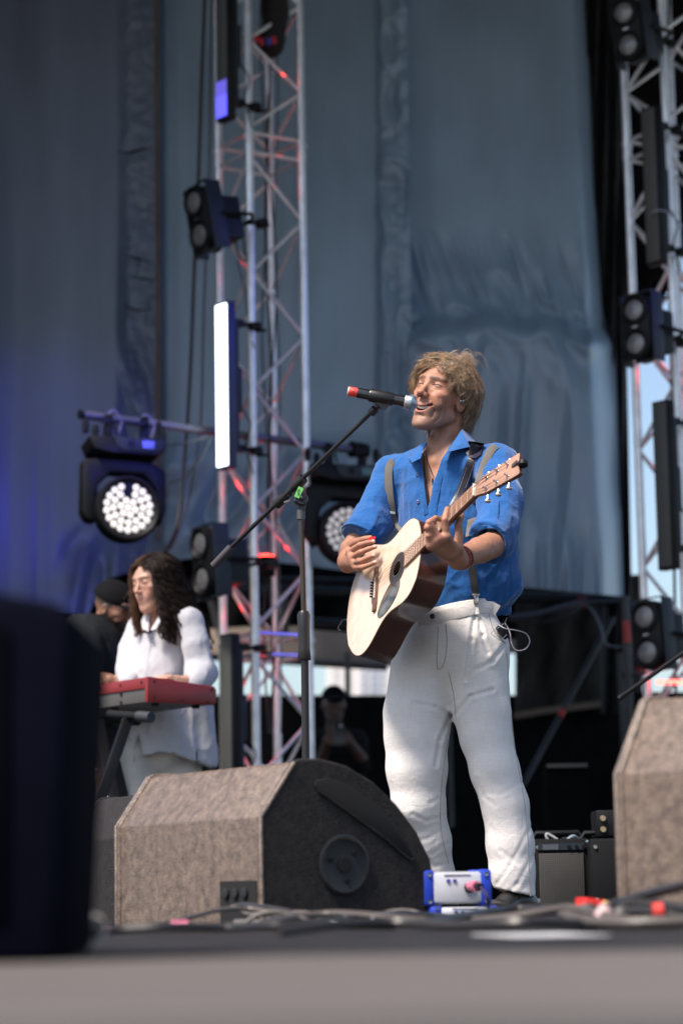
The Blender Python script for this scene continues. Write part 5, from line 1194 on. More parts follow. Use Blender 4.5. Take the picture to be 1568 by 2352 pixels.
def lock_paths(n, K, endz, flow, seed, vol, clump, spread, wav, curl=0.0, arange=(-math.pi, math.pi), start=(.05, 1.3), rad=rad, tip=0.0):
    """locks: every strand follows its lock's own centre path and converges to its tip"""
    r = np.random.default_rng(seed); out = np.zeros((n, K, 3)); T = np.linspace(0, 1, K)
    locks = []
    for c in range(clump):
        a = r.uniform(*arange); s0 = start[0]+(start[1]-start[0])*r.random()**1.1; ez = endz(a)+.022*r.normal()*.6; lift = vol*(.4+.8*r.random()); pts = []
        polE = math.acos(max(min((ez-cen[2])/(rad[2]+lift), 1), -1)) if ez > -.01 else 1.75
        if polE < s0+.15: s0 = max(polE-.45, .02)
        ph = r.random(2)*6.28; wv_ = wav*(.5+r.random())
        for t in T:
            az = a+flow(a, t)+wv_*math.sin(5*t+ph[0])*t; hang = ez <= -.01
            tt = min(t/.62, 1) if hang else t; pol = s0+(polE-s0)*tt; rr = lift*(.35+.65*math.sin(min(t*2.2, 1.57)))
            x = cen[0]+math.sin(pol)*math.sin(az)*(rad[0]+rr); y = cen[1]-math.sin(pol)*math.cos(az)*(rad[1]+rr); z = cen[2]+math.cos(pol)*(rad[2]+rr)
            if hang and t > .62:
                f = (t-.62)/.38; z0 = z; z = z0+(ez-z0)*f; k = 1-.16*f*f; x = cen[0]+(x-cen[0])*k; y = cen[1]+(y-cen[1])*k
            pts.append((x+.004*math.sin(7*t+ph[1])*t, y, z))
        pts = np.array(pts)
        if tip: pts += np.array([math.sin(a), -math.cos(a), .5])*tip*(T**4)[:, None]*r.random()
        locks.append(pts)
    for i in range(n):
        P0 = locks[r.integers(clump)]; off = r.normal(size=3)*spread; t = T[:, None]
        p = P0+off*(1.0-.62*t)+r.normal(size=3)*.0022*np.sin(t*3.1*(1+r.random()))
        if curl: an = r.random()*6.28+t*(5+5*r.random()); p = p+np.concatenate([np.cos(an), np.sin(an), np.sin(an*1.3)*.5], 1)*curl*t*r.random()
        out[i] = p
    return out
h1 = lock_paths(5200, 14, endz_m, fl_m, 3, .020, 260, .0055, .16)
h1b = lock_paths(1500, 14, endz_m, fl_m, 31, .020, 110, .0040, .16, arange=(1.2, 3.8), start=(.2, 1.2), tip=.012)
h2 = lock_paths(900, 14, lambda a: endz_m(a)+.02, fl_m, 9, .030, 300, .006, .35, curl=.012, tip=.014)
h3 = lock_paths(480, 14, lambda a: -.012, lambda a, t: -.10*t, 12, .014, 16, .0045, .1, curl=.003, arange=(-1.15, -.62), start=(.2, .7), tip=.03)
h4 = lock_paths(420, 14, lambda a: float(np.interp(wrap(a), [.3, 1.3], [.055, .018])), lambda a, t: .3*t, 14, .016, 22, .004, .25, curl=.008, arange=(.45, 1.35), start=(.2, .7), tip=.012)
r = np.random.default_rng(5); wis = []
for i in range(300):
    k = i % 11; base = np.array([.015+.022*math.cos(k), .01+.03*math.sin(k*1.7), .128]); t = np.linspace(0, 1, 14)[:, None]
    L_ = .018+.030*(k % 3 == 0)*r.random()+.012*r.random(); dr = np.array([.7+.2*r.normal(), .35+.2*r.normal(), 0])
    wis.append(base+r.normal(size=3)*.004+dr*L_*t*1.5+np.array([0, 0, 1])*L_*np.sin(t*2.9)*(.5+.5*r.random())+r.normal(size=3)*.005*t*t)
h5 = lock_paths(520, 14, lambda a: endz_m(a)+.03, fl_m, 77, .030, 320, .005, .5, curl=.016, arange=(-1.6, 3.3), start=(.05, 1.2), tip=.02)
allp = np.concatenate([h1, h1b, h2, h3, h4, np.array(wis), h5]); rad_ = np.tile(np.linspace(1, .3, 14)[None], (len(allp), 1))*r.uniform(.00035, .0008, (len(allp), 1))
W_ = place(allp.reshape(-1, 3), HM, HC, HS).reshape(allp.shape)
t_ = r.random((len(allp), 1)); pal = np.where(t_ < .42, np.array([[.42, .26, .14]]), np.where(t_ < .82, np.array([[.13, .078, .045]]), np.array([[.55, .43, .32]])))
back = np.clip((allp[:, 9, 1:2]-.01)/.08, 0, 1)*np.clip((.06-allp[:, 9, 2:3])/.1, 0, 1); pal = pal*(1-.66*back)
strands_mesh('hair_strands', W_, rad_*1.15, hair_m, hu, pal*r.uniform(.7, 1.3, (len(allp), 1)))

# ---- shirt
blue = woven('linen_blue', (.011, .086, .275), .85, 700, .16, .30, .10, sheen=.25)
CUFL0, CUFL1 = Q(1140, 1236, 7.545), Q(1108, 1262, 7.455)
Vn = [(960, 1020), (1052, 985), (1042, 1012), (1012, 1058), (996, 1106), (988, 1150), (983, 1182), (977, 1145), (969, 1088), (964, 1048)]
def shirt(p, fine=True):
    d = ell(p, Q(1025, 1165, 7.89), (.178, .122, .235), TM)
    d = smin(d, cap(p, SHR, SHL, .058, .064), .05)
    d = smin(d, cap(p, Q(1048, 1250, 7.885), Q(1060, 1372, 7.875), .140, .118), .05)
    d = smin(d, cap(p, Q(1125, 1090, 7.86), Q(1117, 1320, 7.90), .088, .108), .04)
    d = smin(d, ell(p, Q(1125, 1352, 7.91), (.105, .10, .062)), .03)
    d = smin(d, cap(p, Q(1145, 1375, 7.93), Q(1163, 1404, 7.93), .040, .016), .02)
    # right sleeve
    d = smin(d, cap(p, SHR, Q(848, 1206, 7.925), .060, .064), .03)
    d2 = cap(p, Q(858, 1196, 7.925), Q(838, 1222, 7.90), .069, .072)
    ax = (Q(828, 1238, 7.885)-Q(880, 1150, 7.94)); ax = ax/np.linalg.norm(ax); d2 = np.maximum(d2, ((p-Q(825, 1237, 7.89)) @ ax)); d = smin(d, d2, .006)
    # left sleeve
    d = smin(d, chain(p, [SHL, Q(1148, 1150, 7.63), CUFL0], [.066, .070, .062], .03), .025)
    ax2 = CUFL1-CUFL0; ax2 = ax2/np.linalg.norm(ax2); mid = CUFL0*.45+CUFL1*.55
    d3 = np.maximum(cap(p, Q(1142, 1205, 7.57), CUFL1, .066, .064), (p-mid) @ ax2); d = smin(d, d3, .008)
    d = smax(d, -cap(p, mid-ax2*.022, CUFL1+ax2*.08, .053, .056), .004)
    x, y = proj(p); w = np.maximum(poly2d(x, y, Vn)/705, p[:, 1]-7.86); d = smax(d, -w, .006)
    top = p[:, 2]-float(Q(1000, 1000, 7.9)[2]); d = smax(d, -cap(p, neck_a+A(0, 0, .05), neck_b+A(0, 0, .02), .060, .060), .008)
    # wrinkles: long folds, radiating from waist and elbows
    q = p-Q(1040, 1250, 7.9); n1 = ridge(q*A(14, 14, 5)+q[:, [2]]*A(2, 0, 0), 1); n2_ = ridge((q @ FR)*A(26, 10, 9), 2); 
    wa = np.clip((-q[:, 2]+.02)/.2, 0, 1); sl = np.exp(-(np.linalg.norm(p-Q(1140, 1225, 7.58), axis=1)/.09)**2)+np.exp(-(np.linalg.norm(p-Q(850, 1200, 7.92), axis=1)/.09)**2)
    d = d-(.009*n1*(.5+wa)+.007*n2_*(.45+1.2*sl+.9*wa))
    if fine: d = d-.0035*ridge(q*A(40, 40, 22), 3)
    return d
FR = rot3(.3, .5, .7)
def ridge(p, s): n = vnoise(p, s); m_ = vnoise(p*2.1+7, s+9); v = 1-np.abs(n*2-1); return v*v*(.6+.6*m_)-.45
lo, hi = Q(795, 1435, 8.1), Q(1225, 985, 8.1); sp = nets(shirt, A(lo[0]-.01, 7.38, lo[2]-.02), A(hi[0]+.02, 8.12, hi[2]+.01), .0042)
shirt_o = np_mesh('shirt', [sp], blue, singer)
# collar leaves, placket, yoke seam
def leaf(name, pts, m, parent, off=.006, th=.0035):
    q = on_surf(shirt_c, pts, 7.4, 8.1, off); b_ = MB(); b_.prism(q, (0, 1, 0), th); return b_.build(name, m, parent, bevel=.0012)
shirt_c = lambda p: np.minimum(shirt(p, False), skin_head(p))
def sheet3(name, rows, m, parent, th=.004, sm_=True):
    """rows of world points -> thick sheet"""
    b_ = MB(); n = len(rows[0]); top = [Vector(q) for r_ in rows for q in r_]; bot = [q+Vector((0, th, 0)) for q in top]; k = len(top); vs = top+bot; fs = []
    for i in range(len(rows)-1):
        for j in range(n-1):
            a = i*n+j; fs.append((a, a+1, a+n+1, a+n)); fs.append((k+a, k+a+n, k+a+n+1, k+a+1))
    for j in range(n-1): fs.append((j, k+j, k+j+1, j+1)); a = (len(rows)-1)*n+j; fs.append((a, a+1, k+a+1, k+a))
    for i in range(len(rows)-1): a = i*n; fs.append((a, a+n, k+a+n, k+a)); a = i*n+n-1; fs.append((a, k+a, k+a+n, a+n))
    b_.add(vs, fs); return b_.build(name, m, parent, smooth=True, angle=60)
def grid4(c00, c01, c11, c10, n=7, bulge=.0):
    c = [Vector(q) for q in (c00, c01, c11, c10)]; rows = []
    for i in range(n):
        t = i/(n-1); rows.append([c[0].lerp(c[3], t).lerp(c[1].lerp(c[2], t), j/(n-1))+Vector((0, -bulge*math.sin(math.pi*t)*math.sin(math.pi*j/(n-1)), 0)) for j in range(n)])
    return rows
sheet3('collar', grid4(P(1060, 986, 7.80), P(1014, 1056, 7.742), P(1031, 1037, 7.715), P(1076, 1026, 7.735), bulge=.012), blue, shirt_o)
sheet3('collar', grid4(P(1082, 1000, 7.86), P(1060, 985, 7.80), P(1074, 1028, 7.735), P(1095, 1022, 7.80), bulge=.004), blue, shirt_o)
sheet3('collar', grid4(P(975, 1012, 7.835), P(966, 1052, 7.775), P(946, 1062, 7.775), P(935, 1046, 7.85), bulge=.010), blue, shirt_o)
pl = [(1040, 1016), (1014, 1058), (998, 1106), (990, 1150), (986, 1184), (984, 1220), (984, 1250)]
m = MB(); q = on_surf(shirt_c, [(x+8, y) for x, y in pl], 7.4, 8.1, .001); m.strip(q, [Vector((-.3, -1, 0))]*len(q), .024, .0035); m.build('placket', blue, shirt_o, bevel=.0012)
q = on_surf(shirt_c, [(x-5, y) for x, y in [(966, 1052), (971, 1090), (978, 1145), (984, 1182)]], 7.4, 8.1, .0); m = MB(); m.strip(q, [Vector((-.3, -1, 0))]*len(q), .016, .0035); m.build('placket', blue, shirt_o, bevel=.0012)
btm = mat('button', (.06, .08, .22), .3)
for x, y in ((959.5, 1153), (958, 1090)):
    c = on_surf(shirt_c, [(x, y)], 7.4, 8.1, .002)[0]; MB().lathe([(.0055, 0), (.0062, -.002), (.0045, -.003), (.002, -.0022)], c, (.2, 1, 0), 14).build('button', btm, shirt_o, smooth=True)
for x, y in ((1011, 1065), (995, 1116)):
    c = on_surf(shirt_c, [(x+3, y)], 7.4, 8.1, .005)[0]; MB().box(c, (.002, .002, .014)).build('buttonhole', mat('thread_navy', (.01, .05, .16), .8), shirt_o)
# rolled sleeve tab with its button
q = on_surf(shirt_c, [(1134, 1146), (1133, 1180), (1131, 1212), (1129, 1226)], 7.3, 8.0, .001); m = MB(); m.strip(q, [Vector((0, -1, 0))]*4, .030, .003); m.build('sleeve_tab', blue, shirt_o, bevel=.001)
MB().lathe([(.006, 0), (.0068, -.002), (.004, -.003)], q[0]+Vector((0, -.003, -.006)), (0, 1, 0), 14).build('button', btm, shirt_o, smooth=True)
# cuffs: a soft roll of cloth round each sleeve end
def torus_roll(c, axv, R0, r0, name, sq=1.0):
    a, b_ = orth(axv); m = MB(); pts = []; n = 36
    for k in range(n+1): an = 2*math.pi*k/n; pts.append(Vector(c)+(a*math.cos(an)+b_*math.sin(an)*sq)*(R0+.002*math.sin(3*an+1)))
    m.tube(pts, r0, 8, caps=False); m.build(name, blue, shirt_o, smooth=True)
ax_ = Vector((CUFL1-CUFL0).tolist()).normalized(); torus_roll(CUFL0*.45+CUFL1*.55-np.array(ax_)*.003, ax_, .0605, .0052, 'rolled_cuff')
ax_r = (P(828, 1238, 7.885)-P(880, 1150, 7.94)).normalized(); torus_roll(Vector(Q(827, 1235, 7.892).tolist())-ax_r*.004, ax_r, .067, .0055, 'rolled_cuff')

# ---- trousers
white = woven('linen_white', (.69, .655, .625), .85, 620, .06, .2, .03, sheen=.15)
LEGR = [(978, 1540, 7.905, .118), (958, 1640, 7.90, .107), (956, 1690, 7.895, .102), (957, 1765, 7.89, .097), (961, 1849, 7.90, .085), (985, 1930, 7.93, .070), (1000, 2010, 7.96, .060), (1010, 2072, 7.97, .060)]
LEGL = [(1088, 1540, 7.845, .112), (1107, 1640, 7.83, .090), (1115, 1690, 7.82, .082), (1136, 1771, 7.80, .077), (1160, 1849, 7.79, .073), (1171, 1940, 7.79, .073), (1176, 2000, 7.79, .069), (1185, 2068, 7.79, .062)]
def trousers(p, fine=True):
    d = ell(p, Q(1035, 1500, 7.875), (.188, .128, .135), TM)
    d = smin(d, cap(p, Q(1052, 1395, 7.872), Q(1045, 1470, 7.872), .122, .140), .04)
    d = smin(d, ell(p, Q(1112, 1500, 7.86), (.078, .09, .12)), .03)
    top = p[:, 2]-(float(Q(1050, 1392, 7.87)[2])+.0); ty = ((p-Q(1050, 1392, 7.87)) @ A(-.18, 0, 1.0)); d = smax(d, ty, .004)
    for L_ in (LEGR, LEGL):
        d = smin(d, chain(p, [Q(*j[:3]) for j in L_], [j[3] for j in L_], .02), .022)
    xh = float(Q(1187, 2060, 7.79)[0]); hem = -(p[:, 2]-np.where(p[:, 0] > xh-.13, .080-.22*(p[:, 0]-xh), .05)); d = smax(d, hem, .004)
    q = p-Q(1040, 1500, 7.88); z = q[:, 2]
    n1 = ridge(q*A(13, 13, 2.2), 4); n2_ = ridge((q @ FR2)*A(22, 9, 8), 5)
    low = np.clip((-z-.35)/.35, 0, 1); kn = np.exp(-((z+.42)/.12)**2); cr = np.exp(-(np.linalg.norm(p-Q(1045, 1650, 7.76), axis=1)/.13)**2)
    d = d-(.0030*n1*(.5+.6*low)+.0018*n2_*(.1+.6*low**2+.2*kn+.5*cr)+.0022*ridge(q*A(30, 30, 9)+q[:, [2]]*A(5, 0, 0), 7)*(.05+.16*low+.15*kn+.5*cr))
    x, y = proj(p); f = (p[:, 1] < 7.9)
    # pressed pleats and diagonal pulls
    for pts, dep in (([(1090, 1412), (1082, 1470), (1070, 1560)], .005), ([(1098, 1425), (1108, 1460), (1120, 1500)], .004), ([(1035, 1640), (1010, 1700), (1000, 1760)], .004), ([(1095, 1790), (1110, 1830), (1135, 1850)], .005), ([(1015, 1905), (985, 1925), (965, 1930)], .004), ([(1046, 1640), (1080, 1600), (1130, 1585)], .004), ([(1044, 1648), (1000, 1625), (950, 1615)], .003), ([(1218, 1900), (1170, 1990), (1142, 2030)], .005), ([(1224, 1965), (1188, 2030), (1160, 2055)], .005), ([(1128, 1900), (1150, 1955), (1190, 1985)], .004), ([(1200, 1795), (1150, 1826), (1112, 1822)], .004), ([(1024, 1826), (988, 1846)], .004), ([(1026, 1872), (980, 1886), (945, 1870)], .004), ([(1030, 1935), (990, 1962)], .004), ([(1036, 1980), (1000, 1990), (975, 1975)], .004), ([(1160, 1480), (1130, 1520), (1090, 1540)], .002)):
        for i in range(len(pts)-1):
            (ax, ay), (bx, by) = pts[i], pts[i+1]; ex, ey = bx-ax, by-ay; t = np.clip(((x-ax)*ex+(y-ay)*ey)/(ex*ex+ey*ey), 0, 1); dd = np.hypot(x-ax-ex*t, y-ay-ey*t)
            d = d+(1.25 if pts[0][1] < 1780 else .34)*dep*(np.exp(-(dd/4.2)**2)-.45*np.exp(-((dd-9)/5)**2))*f
    return d
FR2 = rot3(.9, .35, -.6)
lo, hi = Q(875, 2120, 8.1), Q(1240, 1350, 8.1); sp = nets(trousers, A(lo[0]-.02, 7.62, 0), A(hi[0]+.02, 8.15, hi[2]+.02), .0046)
tr_o = np_mesh('trousers', [sp], white, singer)
tr_c = lambda p: trousers(p, False)
seam = mat('seam_thread', (.33, .30, .28), .9)
def seamline(pts, r_=.0014, name='seam', m_=seam, f=None, off=.0): 
    b_ = MB(); b_.tube(on_surf(f or tr_c, [(v.x, v.y) for v in bez([(a, c, 0) for a, c in pts], 10)], 7.4, 8.2, .0012), r_*.8, 5); b_.build(name, m_, tr_o, smooth=True)
seamline([(1024, 1432), (1026, 1480), (1020, 1520), (1010, 1538), (1003, 1530), (1004, 1490), (1006, 1440)])
q = on_surf(tr_c, [(962, 1430), (985, 1425), (1010, 1419), (1050, 1407), (1080, 1400), (1105, 1395), (1128, 1396), (1142, 1404)], 7.4, 8.2, .001)
m = MB(); m.strip([v-Vector((0, .001, 0)) for v in q], [Vector((-.1, -1, 0))]*8, .040, .006); m.build('waistband', white, tr_o, bevel=.001)
for x, y in ((1094, 1396),):
    q = on_surf(tr_c, [(x-2, y-16), (x, y), (x+2, y+16)], 7.4, 8.2, .005); m = MB(); m.strip(q, (0, -1, 0), .012, .003); m.build('belt_loop', white, tr_o, bevel=.001)
c = on_surf(tr_c, [(993, 1416)], 7.4, 8.2, .013)[0]; MB().lathe([(.008, 0), (.0085, -.003), (.006, -.004)], c, (.1, 1, 0), 16).build('button', mat('button_black', (.02, .018, .016), .3), tr_o, smooth=True)
seamline([(1122, 1410), (1130, 1440), (1146, 1465), (1160, 1478)], .0022, 'pocket_edge')
seamline([(1030, 1545), (1042, 1600), (1047, 1655)]); seamline([(1163, 1500), (1180, 1700), (1206, 1860), (1214, 2000), (1218, 2060)])
seamline([(1028, 1700), (1014, 1800), (1012, 1900), (1030, 1985)]); seamline([(1146, 2046), (1180, 2058), (1222, 2066)], .002, 'hem_stitch')
# ---- suspenders with herringbone webbing
hb_m = mat('herringbone', (.11, .10, .09), .8, var=.05)
nn = hb_m.node_tree.nodes; l = hb_m.node_tree.links; b_ = nn['Principled BSDF']; tcn = [q for q in nn if q.type == 'TEX_COORD'][0]
wv = nn.new('ShaderNodeTexWave'); wv.inputs['Scale'].default_value = 110; wv.inputs['Distortion'].default_value = 0; wv.bands_direction = 'DIAGONAL'; l.new(tcn.outputs['Object'], wv.inputs['Vector'])
rm = nn.new('ShaderNodeMapRange'); rm.inputs['To Min'].default_value = .35; rm.inputs['To Max'].default_value = 1.6; l.new(wv.outputs['Fac'], rm.inputs['Value'])
prev = b_.inputs['Base Color'].links[0].from_socket; sv = nn.new('ShaderNodeVectorMath'); sv.operation = 'SCALE'; l.new(prev, sv.inputs[0]); l.new(rm.outputs[0], sv.inputs['Scale']); l.new(sv.outputs[0], b_.inputs['Base Color'])
def band(name, pts, w, m_, parent, off=.004, f=None, th=.003):
    q = bez(on_surf(f or shirt_c, pts, 7.3, 8.2, off), 5); b2 = MB(); b2.strip(q, [Vector((-.2, -1, 0.1))]*len(q), w, th); return b2.build(name, m_, parent, bevel=.0008)
band('suspender', [(905, 1060), (896, 1066), (892, 1086), (893, 1120), (896, 1150), (900, 1177)], .026, hb_m, singer)
band('suspender', [(899, 1176), (909, 1200), (921, 1218), (932, 1230)], .018, hb_m, singer)
band('suspender', [(1138, 1024), (1128, 1034), (1118, 1052), (1106, 1086), (1097, 1120), (1090, 1155), (1083, 1195), (1078, 1232)], .027, hb_m, singer)
su = band('suspender', [(1082, 1290), (1086, 1320), (1089, 1345), (1092, 1372)], .024, mat('elastic_black', (.015, .015, .016), .6), singer, off=.008)
m = MB(); c = on_surf(tr_c, [(1093, 1378)], 7.3, 8.2, .012)[0]; m.box(c, (.017, .006, .028)); m.box(c+Vector((0, 0, .016)), (.026, .007, .007)); m.build('clip', chrome, su, bevel=.002)
m = MB(); c = on_surf(shirt_c, [(900, 1178)], 7.3, 8.2, .008)[0]; m.box(c, (.022, .005, .010), Euler((0, R(10), 0))); m.build('adjuster', chrome, singer, bevel=.001)
# ---- necklace, ring, bracelets
nk = mat('cord_dark', (.018, .012, .010), .5)
for pts, r_ in (([(973, 1030), (974, 1060), (977, 1095), (983, 1130), (986, 1160)], .0022), ([(976, 1035), (982, 1060), (990, 1080), (996, 1098)], .0013), ([(974, 1030), (985, 1070), (993, 1090)], .0011)):
    b2 = MB(); b2.tube(bez(on_surf(skin_head, pts, 7.4, 8.2, .001), 6), r_, 6); b2.build('necklace', nk, singer, smooth=True)
c = on_surf(skin_head, [(993, 1106)], 7.4, 8.2, .002)[0]; m = MB(); m.tube([c+Vector((0, 0, .012)), c, c+Vector((0, 0, -.012))], [.002, .0032, .0015], 6); m.build('pendant', nk, singer, smooth=True)
def beads(name, c, axv, R0, r0, n, m_, parent, sq=1.0, shift=0.0):
    a, b2 = orth(axv); bm_ = MB()
    for k in range(n): an = 2*math.pi*k/n; bm_.ball(Vector(c)+(a*math.cos(an)+b2*math.sin(an)*sq)*R0, r0, 5)
    return bm_.build(name, m_, parent, smooth=True)
lax = Vector((LE-LW).tolist()).normalized(); lw = Vector(LW.tolist())
beads('bead_bracelet', lw+lax*.016, lax, .0345, .0045, 30, mat('beads_red', (.38, .012, .014), .22, coat=.5), singer)
beads('bead_bracelet', lw+lax*.027, (lax+Vector((0, 0, .15))), .036, .0042, 32, mat('beads_brown', (.07, .04, .03), .3), singer)
beads('bead_bracelet', lw+lax*.005, lax, .033, .0032, 36, mat('beads_brown', (.07, .04, .03), .3), singer)
rj = rh_f[2][0]; rc = Vector((rj[1]*.62+rj[2]*.0+rj[0]*.38).tolist()); rax = Vector((rj[1]-rj[0]).tolist()).normalized()
MB().lathe([(.0105, -.003), (.0125, -.003), (.0125, .003), (.0105, .003)], rc, rax, 20).build('ring', mat('silver', (.65, .6, .52), .25, 1.0), singer, smooth=True)
pk_ = thing('guitar_pick', 'red guitar pick between the singer\'s thumb and finger', 'pick', P(852, 1237, faceD(852, 1237, .047)))
c = P(853, 1237, faceD(853, 1237, .045)); m = MB(); m.prism([c+Vector((-.013, 0, -.004)), c+Vector((.008, 0, -.004)), c+Vector((.014, 0, .004)), c+Vector((.010, 0, .007)), c+Vector((-.006, 0, .005))], (.3, 1, 0), .0012); m.build('plectrum', mat('pick_red', (.75, .02, .02), .35), pk_)

# ---- shoes
leather = mat('leather_black', (.012, .011, .011), .28, var=.2, nscale=30, bump=.12, bscale=300, spec=.6)
def shoe(heel, d, name='shoe'):
    heel = np.array(heel, np.float32); d = np.array([*d, 0], np.float32); d /= np.linalg.norm(d); s_ = np.array([-d[1], d[0], 0], np.float32); Ms = np.stack([d, s_, A(0, 0, 1)], 1)
    def f(p):
        q = (p-heel) @ Ms; o = cap(q, (.0, 0, .045), (.03, 0, .048), .034, .036); o = smin(o, cap(q, (.03, 0, .055), (.10, 0, .050), .034, .034), .02)
        o = smin(o, ell(q, (.17, .004, .030), (.085, .047, .030)), .03); o = smin(o, cap(q, (.055, 0, .085), (.03, 0, .11), .028, .026), .02)
        return np.maximum(o, .014-q[:, 2])
    c = heel+d*.11; o = np_mesh(name, [nets(f, c-A(.17, .17, .11)+A(0, 0, .10), c+A(.17, .17, .15), .005)], leather, singer)
    def g(p):
        q = (p-heel) @ Ms; return np.maximum(smin(ell(q, (.17, .004, .009), (.095, .052, .5)), cap(q*A(1, 1, .02), (-.0, 0, 0), (.08, 0, 0), .040, .042), .04), np.abs(q[:, 2]-.008)-.0075)
    np_mesh('sole', [nets(g, c-A(.18, .18, .11)+A(0, 0, .10), c+A(.18, .18, .03), .004)], mat('sole_brown', (.04, .025, .018), .6), o)
    W3 = lambda x, y, z: Vector((heel+Ms @ A(x, y, z)).tolist())
    for k in range(5):
        x = .055+.016*k; z = .098-.011*k; m = MB(); m.tube(bez([W3(x, -.026, z-.008), W3(x+.003, -.012, z+.002), W3(x+.003, .012, z+.002), W3(x, .026, z-.008)], 4), .0022, 5); m.build('lace', mat('lace_dark', (.03, .022, .018), .8), o, smooth=True)
        for sy in (-1, 1): m = MB(); m.lathe([(.0045, 0), (.0045, .002), (.0025, .002)], W3(x, sy*.031, z-.010), Vector((Ms @ A(0, sy, .6)).tolist()), 10); m.build('eyelet', chrome, o)
    m = MB(); m.tube(bez([W3(.055, .0, .104), W3(.05, .03, .11), W3(.06, .045, .09), W3(.07, .03, .08)], 6), .0018, 5); m.tube(bez([W3(.055, .0, .104), W3(.05, -.03, .11), W3(.06, -.045, .088), W3(.075, -.02, .085)], 6), .0018, 5); m.build('lace_bow', mat('lace_dark', (.03, .022, .018), .8), o, smooth=True)
fa = P(1190, 2100, 7.79); shoe((fa.x+.035, 7.82, .0), (-.72, -.69)); fa = P(1010, 2100, 7.97); shoe((fa.x+.03, 7.99, .0), (-.62, -.78))
# pocket transmitter with its cable
bp_ = thing('belt_pack', 'small dark receiver pack and looped cable at the singer\'s trouser pocket', 'receiver', P(1158, 1448, 7.72))
MB().box(P(1156, 1450, 7.765), (.030, .022, .05), Euler((0, R(-38), 0))).build('case', bk, bp_, bevel=.004)
cw = mat('cord_lilac', (.28, .25, .30), .4)
m = MB(); m.tube(bez([P(1146, 1436, 7.74), P(1160, 1444, 7.73), P(1185, 1448, 7.73), P(1208, 1456, 7.74), P(1216, 1474, 7.74), P(1206, 1491, 7.74), P(1186, 1494, 7.74), P(1175, 1480, 7.74), P(1170, 1452, 7.75), P(1160, 1432, 7.78)], 8), .0022, 6); m.build('cable_loop', cw, bp_, smooth=True)
m = MB(); m.tube([P(1156, 1433, 7.72), P(1126, 1455, 7.70), P(1149, 1472, 7.70), P(1163, 1458, 7.72)], .0014, 5); m.build('wire_clip', met, bp_, smooth=True)
m = MB(); m.tube(bez([P(1163, 1420, 7.80), P(1158, 1430, 7.76), P(1150, 1440, 7.74)], 5), .002, 5); m.build('earphone_lead', cbk, bp_, smooth=True)
# ================================================================ GUITAR
us = [0, .001, .006, .016, .032, .055, .085, .12, .155, .19, .23, .265, .295, .325, .36, .395, .43, .457, .480, .494, .502, .505]
hw = [.0, .03, .062, .095, .127, .157, .183, .197, .196, .183, .158, .141, .136, .137, .143, .148, .144, .131, .105, .074, .038, 0]
uu = np.concatenate([np.linspace(0, .02, 8), np.linspace(.03, .48, 40), np.linspace(.484, .505, 9)])
hwid = np.interp(uu, us, hw)
for _ in range(2): hwid[2:-2] = (hwid[1:-3]+2*hwid[2:-2]+hwid[3:-1])/4
def outline(e=0.0, w=0.0):
    a = [(u, h) for u, h in zip(uu, hwid)]; loop = a+[(u, -h) for u, h in a[1:-1]][::-1]; c = .23
    out = []
    n = len(loop)
    for i, (u, v) in enumerate(loop):
        (u0, v0), (u1, v1) = loop[i-1], loop[(i+1) % n]; tx, ty = u1-u0, v1-v0; L = math.hypot(tx, ty) or 1
        out.append((u+ty/L*e*-1, v+tx/L*e, w))
    return out
gt_ = thing('acoustic_guitar', 'acoustic guitar with pale spruce top, dark sides and black oval pickguard', 'guitar', g3(.25, 0, -.05))
G = lambda pts: [g3(*q) for q in pts]
spruce = mat('spruce', (.68, .50, .37), .24, var=.10, nscale=30, stretch=(1, 1, 1), spec=.6, coat=.7, bump=.02, bscale=200)
mahog = mat('mahogany', (.055, .020, .014), .27, var=.3, nscale=14, spec=.55, coat=.35, bump=.03, bscale=90)
o1 = outline(0, 0); k = len(o1)
m = MB(); lay = [(0, -.002), (0, -.05), (0, -.098)]
vs = []
for e, w in lay: vs += G(outline(e, w-(.0)))
fs = [(i*k+j, i*k+(j+1) % k, (i+1)*k+(j+1) % k, (i+1)*k+j) for i in range(2) for j in range(k)]+[[2*k+j for j in range(k)]]
m.add(vs, fs); m.build('sides_and_back', mahog, gt_, smooth=True)
# top with sound hole: ring of quads between outline and hole
hole_c, hole_r = (.352, 0), .050
def ang(u, v): return math.atan2(v-hole_c[1], u-hole_c[0])
hole = [(hole_c[0]+hole_r*math.cos(ang(u, v)), hole_c[1]+hole_r*math.sin(ang(u, v)), .0) for u, v, _ in o1]
m = MB(); rows = [[(q[0], q[1], -.002) for q in outline(0)], [(q[0], q[1], .0005) for q in outline(-.0005)], [(q[0], q[1], .001) for q in outline(-.003)]]
for f in (.3, .6, .85, 1.0): rows.append([(a[0]+(b[0]-a[0])*f, a[1]+(b[1]-a[1])*f, .001) for a, b in zip(outline(-.003), hole)])
rows.append([(q[0], q[1], -.003) for q in hole]); vs = []
for r_ in rows: vs += G(r_)
fs = [(i*k+j, i*k+(j+1) % k, (i+1)*k+(j+1) % k, (i+1)*k+j) for i in range(len(rows)-1) for j in range(k)]
m.add(vs, fs); m.build('soundboard', spruce, gt_, smooth=True, angle=40)
m = MB(); m.tube(G([(q[0], q[1], -.001) for q in outline(.0004)]+[(o1[0][0], o1[0][1], -.001)]), .0016, 6); m.build('binding', mat('binding', (.16, .11, .08), .4), gt_, smooth=True)
m = MB(); m.lathe([(.0505, .0015), (.0565, .0015), (.0570, .0010)], g3(hole_c[0], 0, 0), GW, 40)
rz = MB()
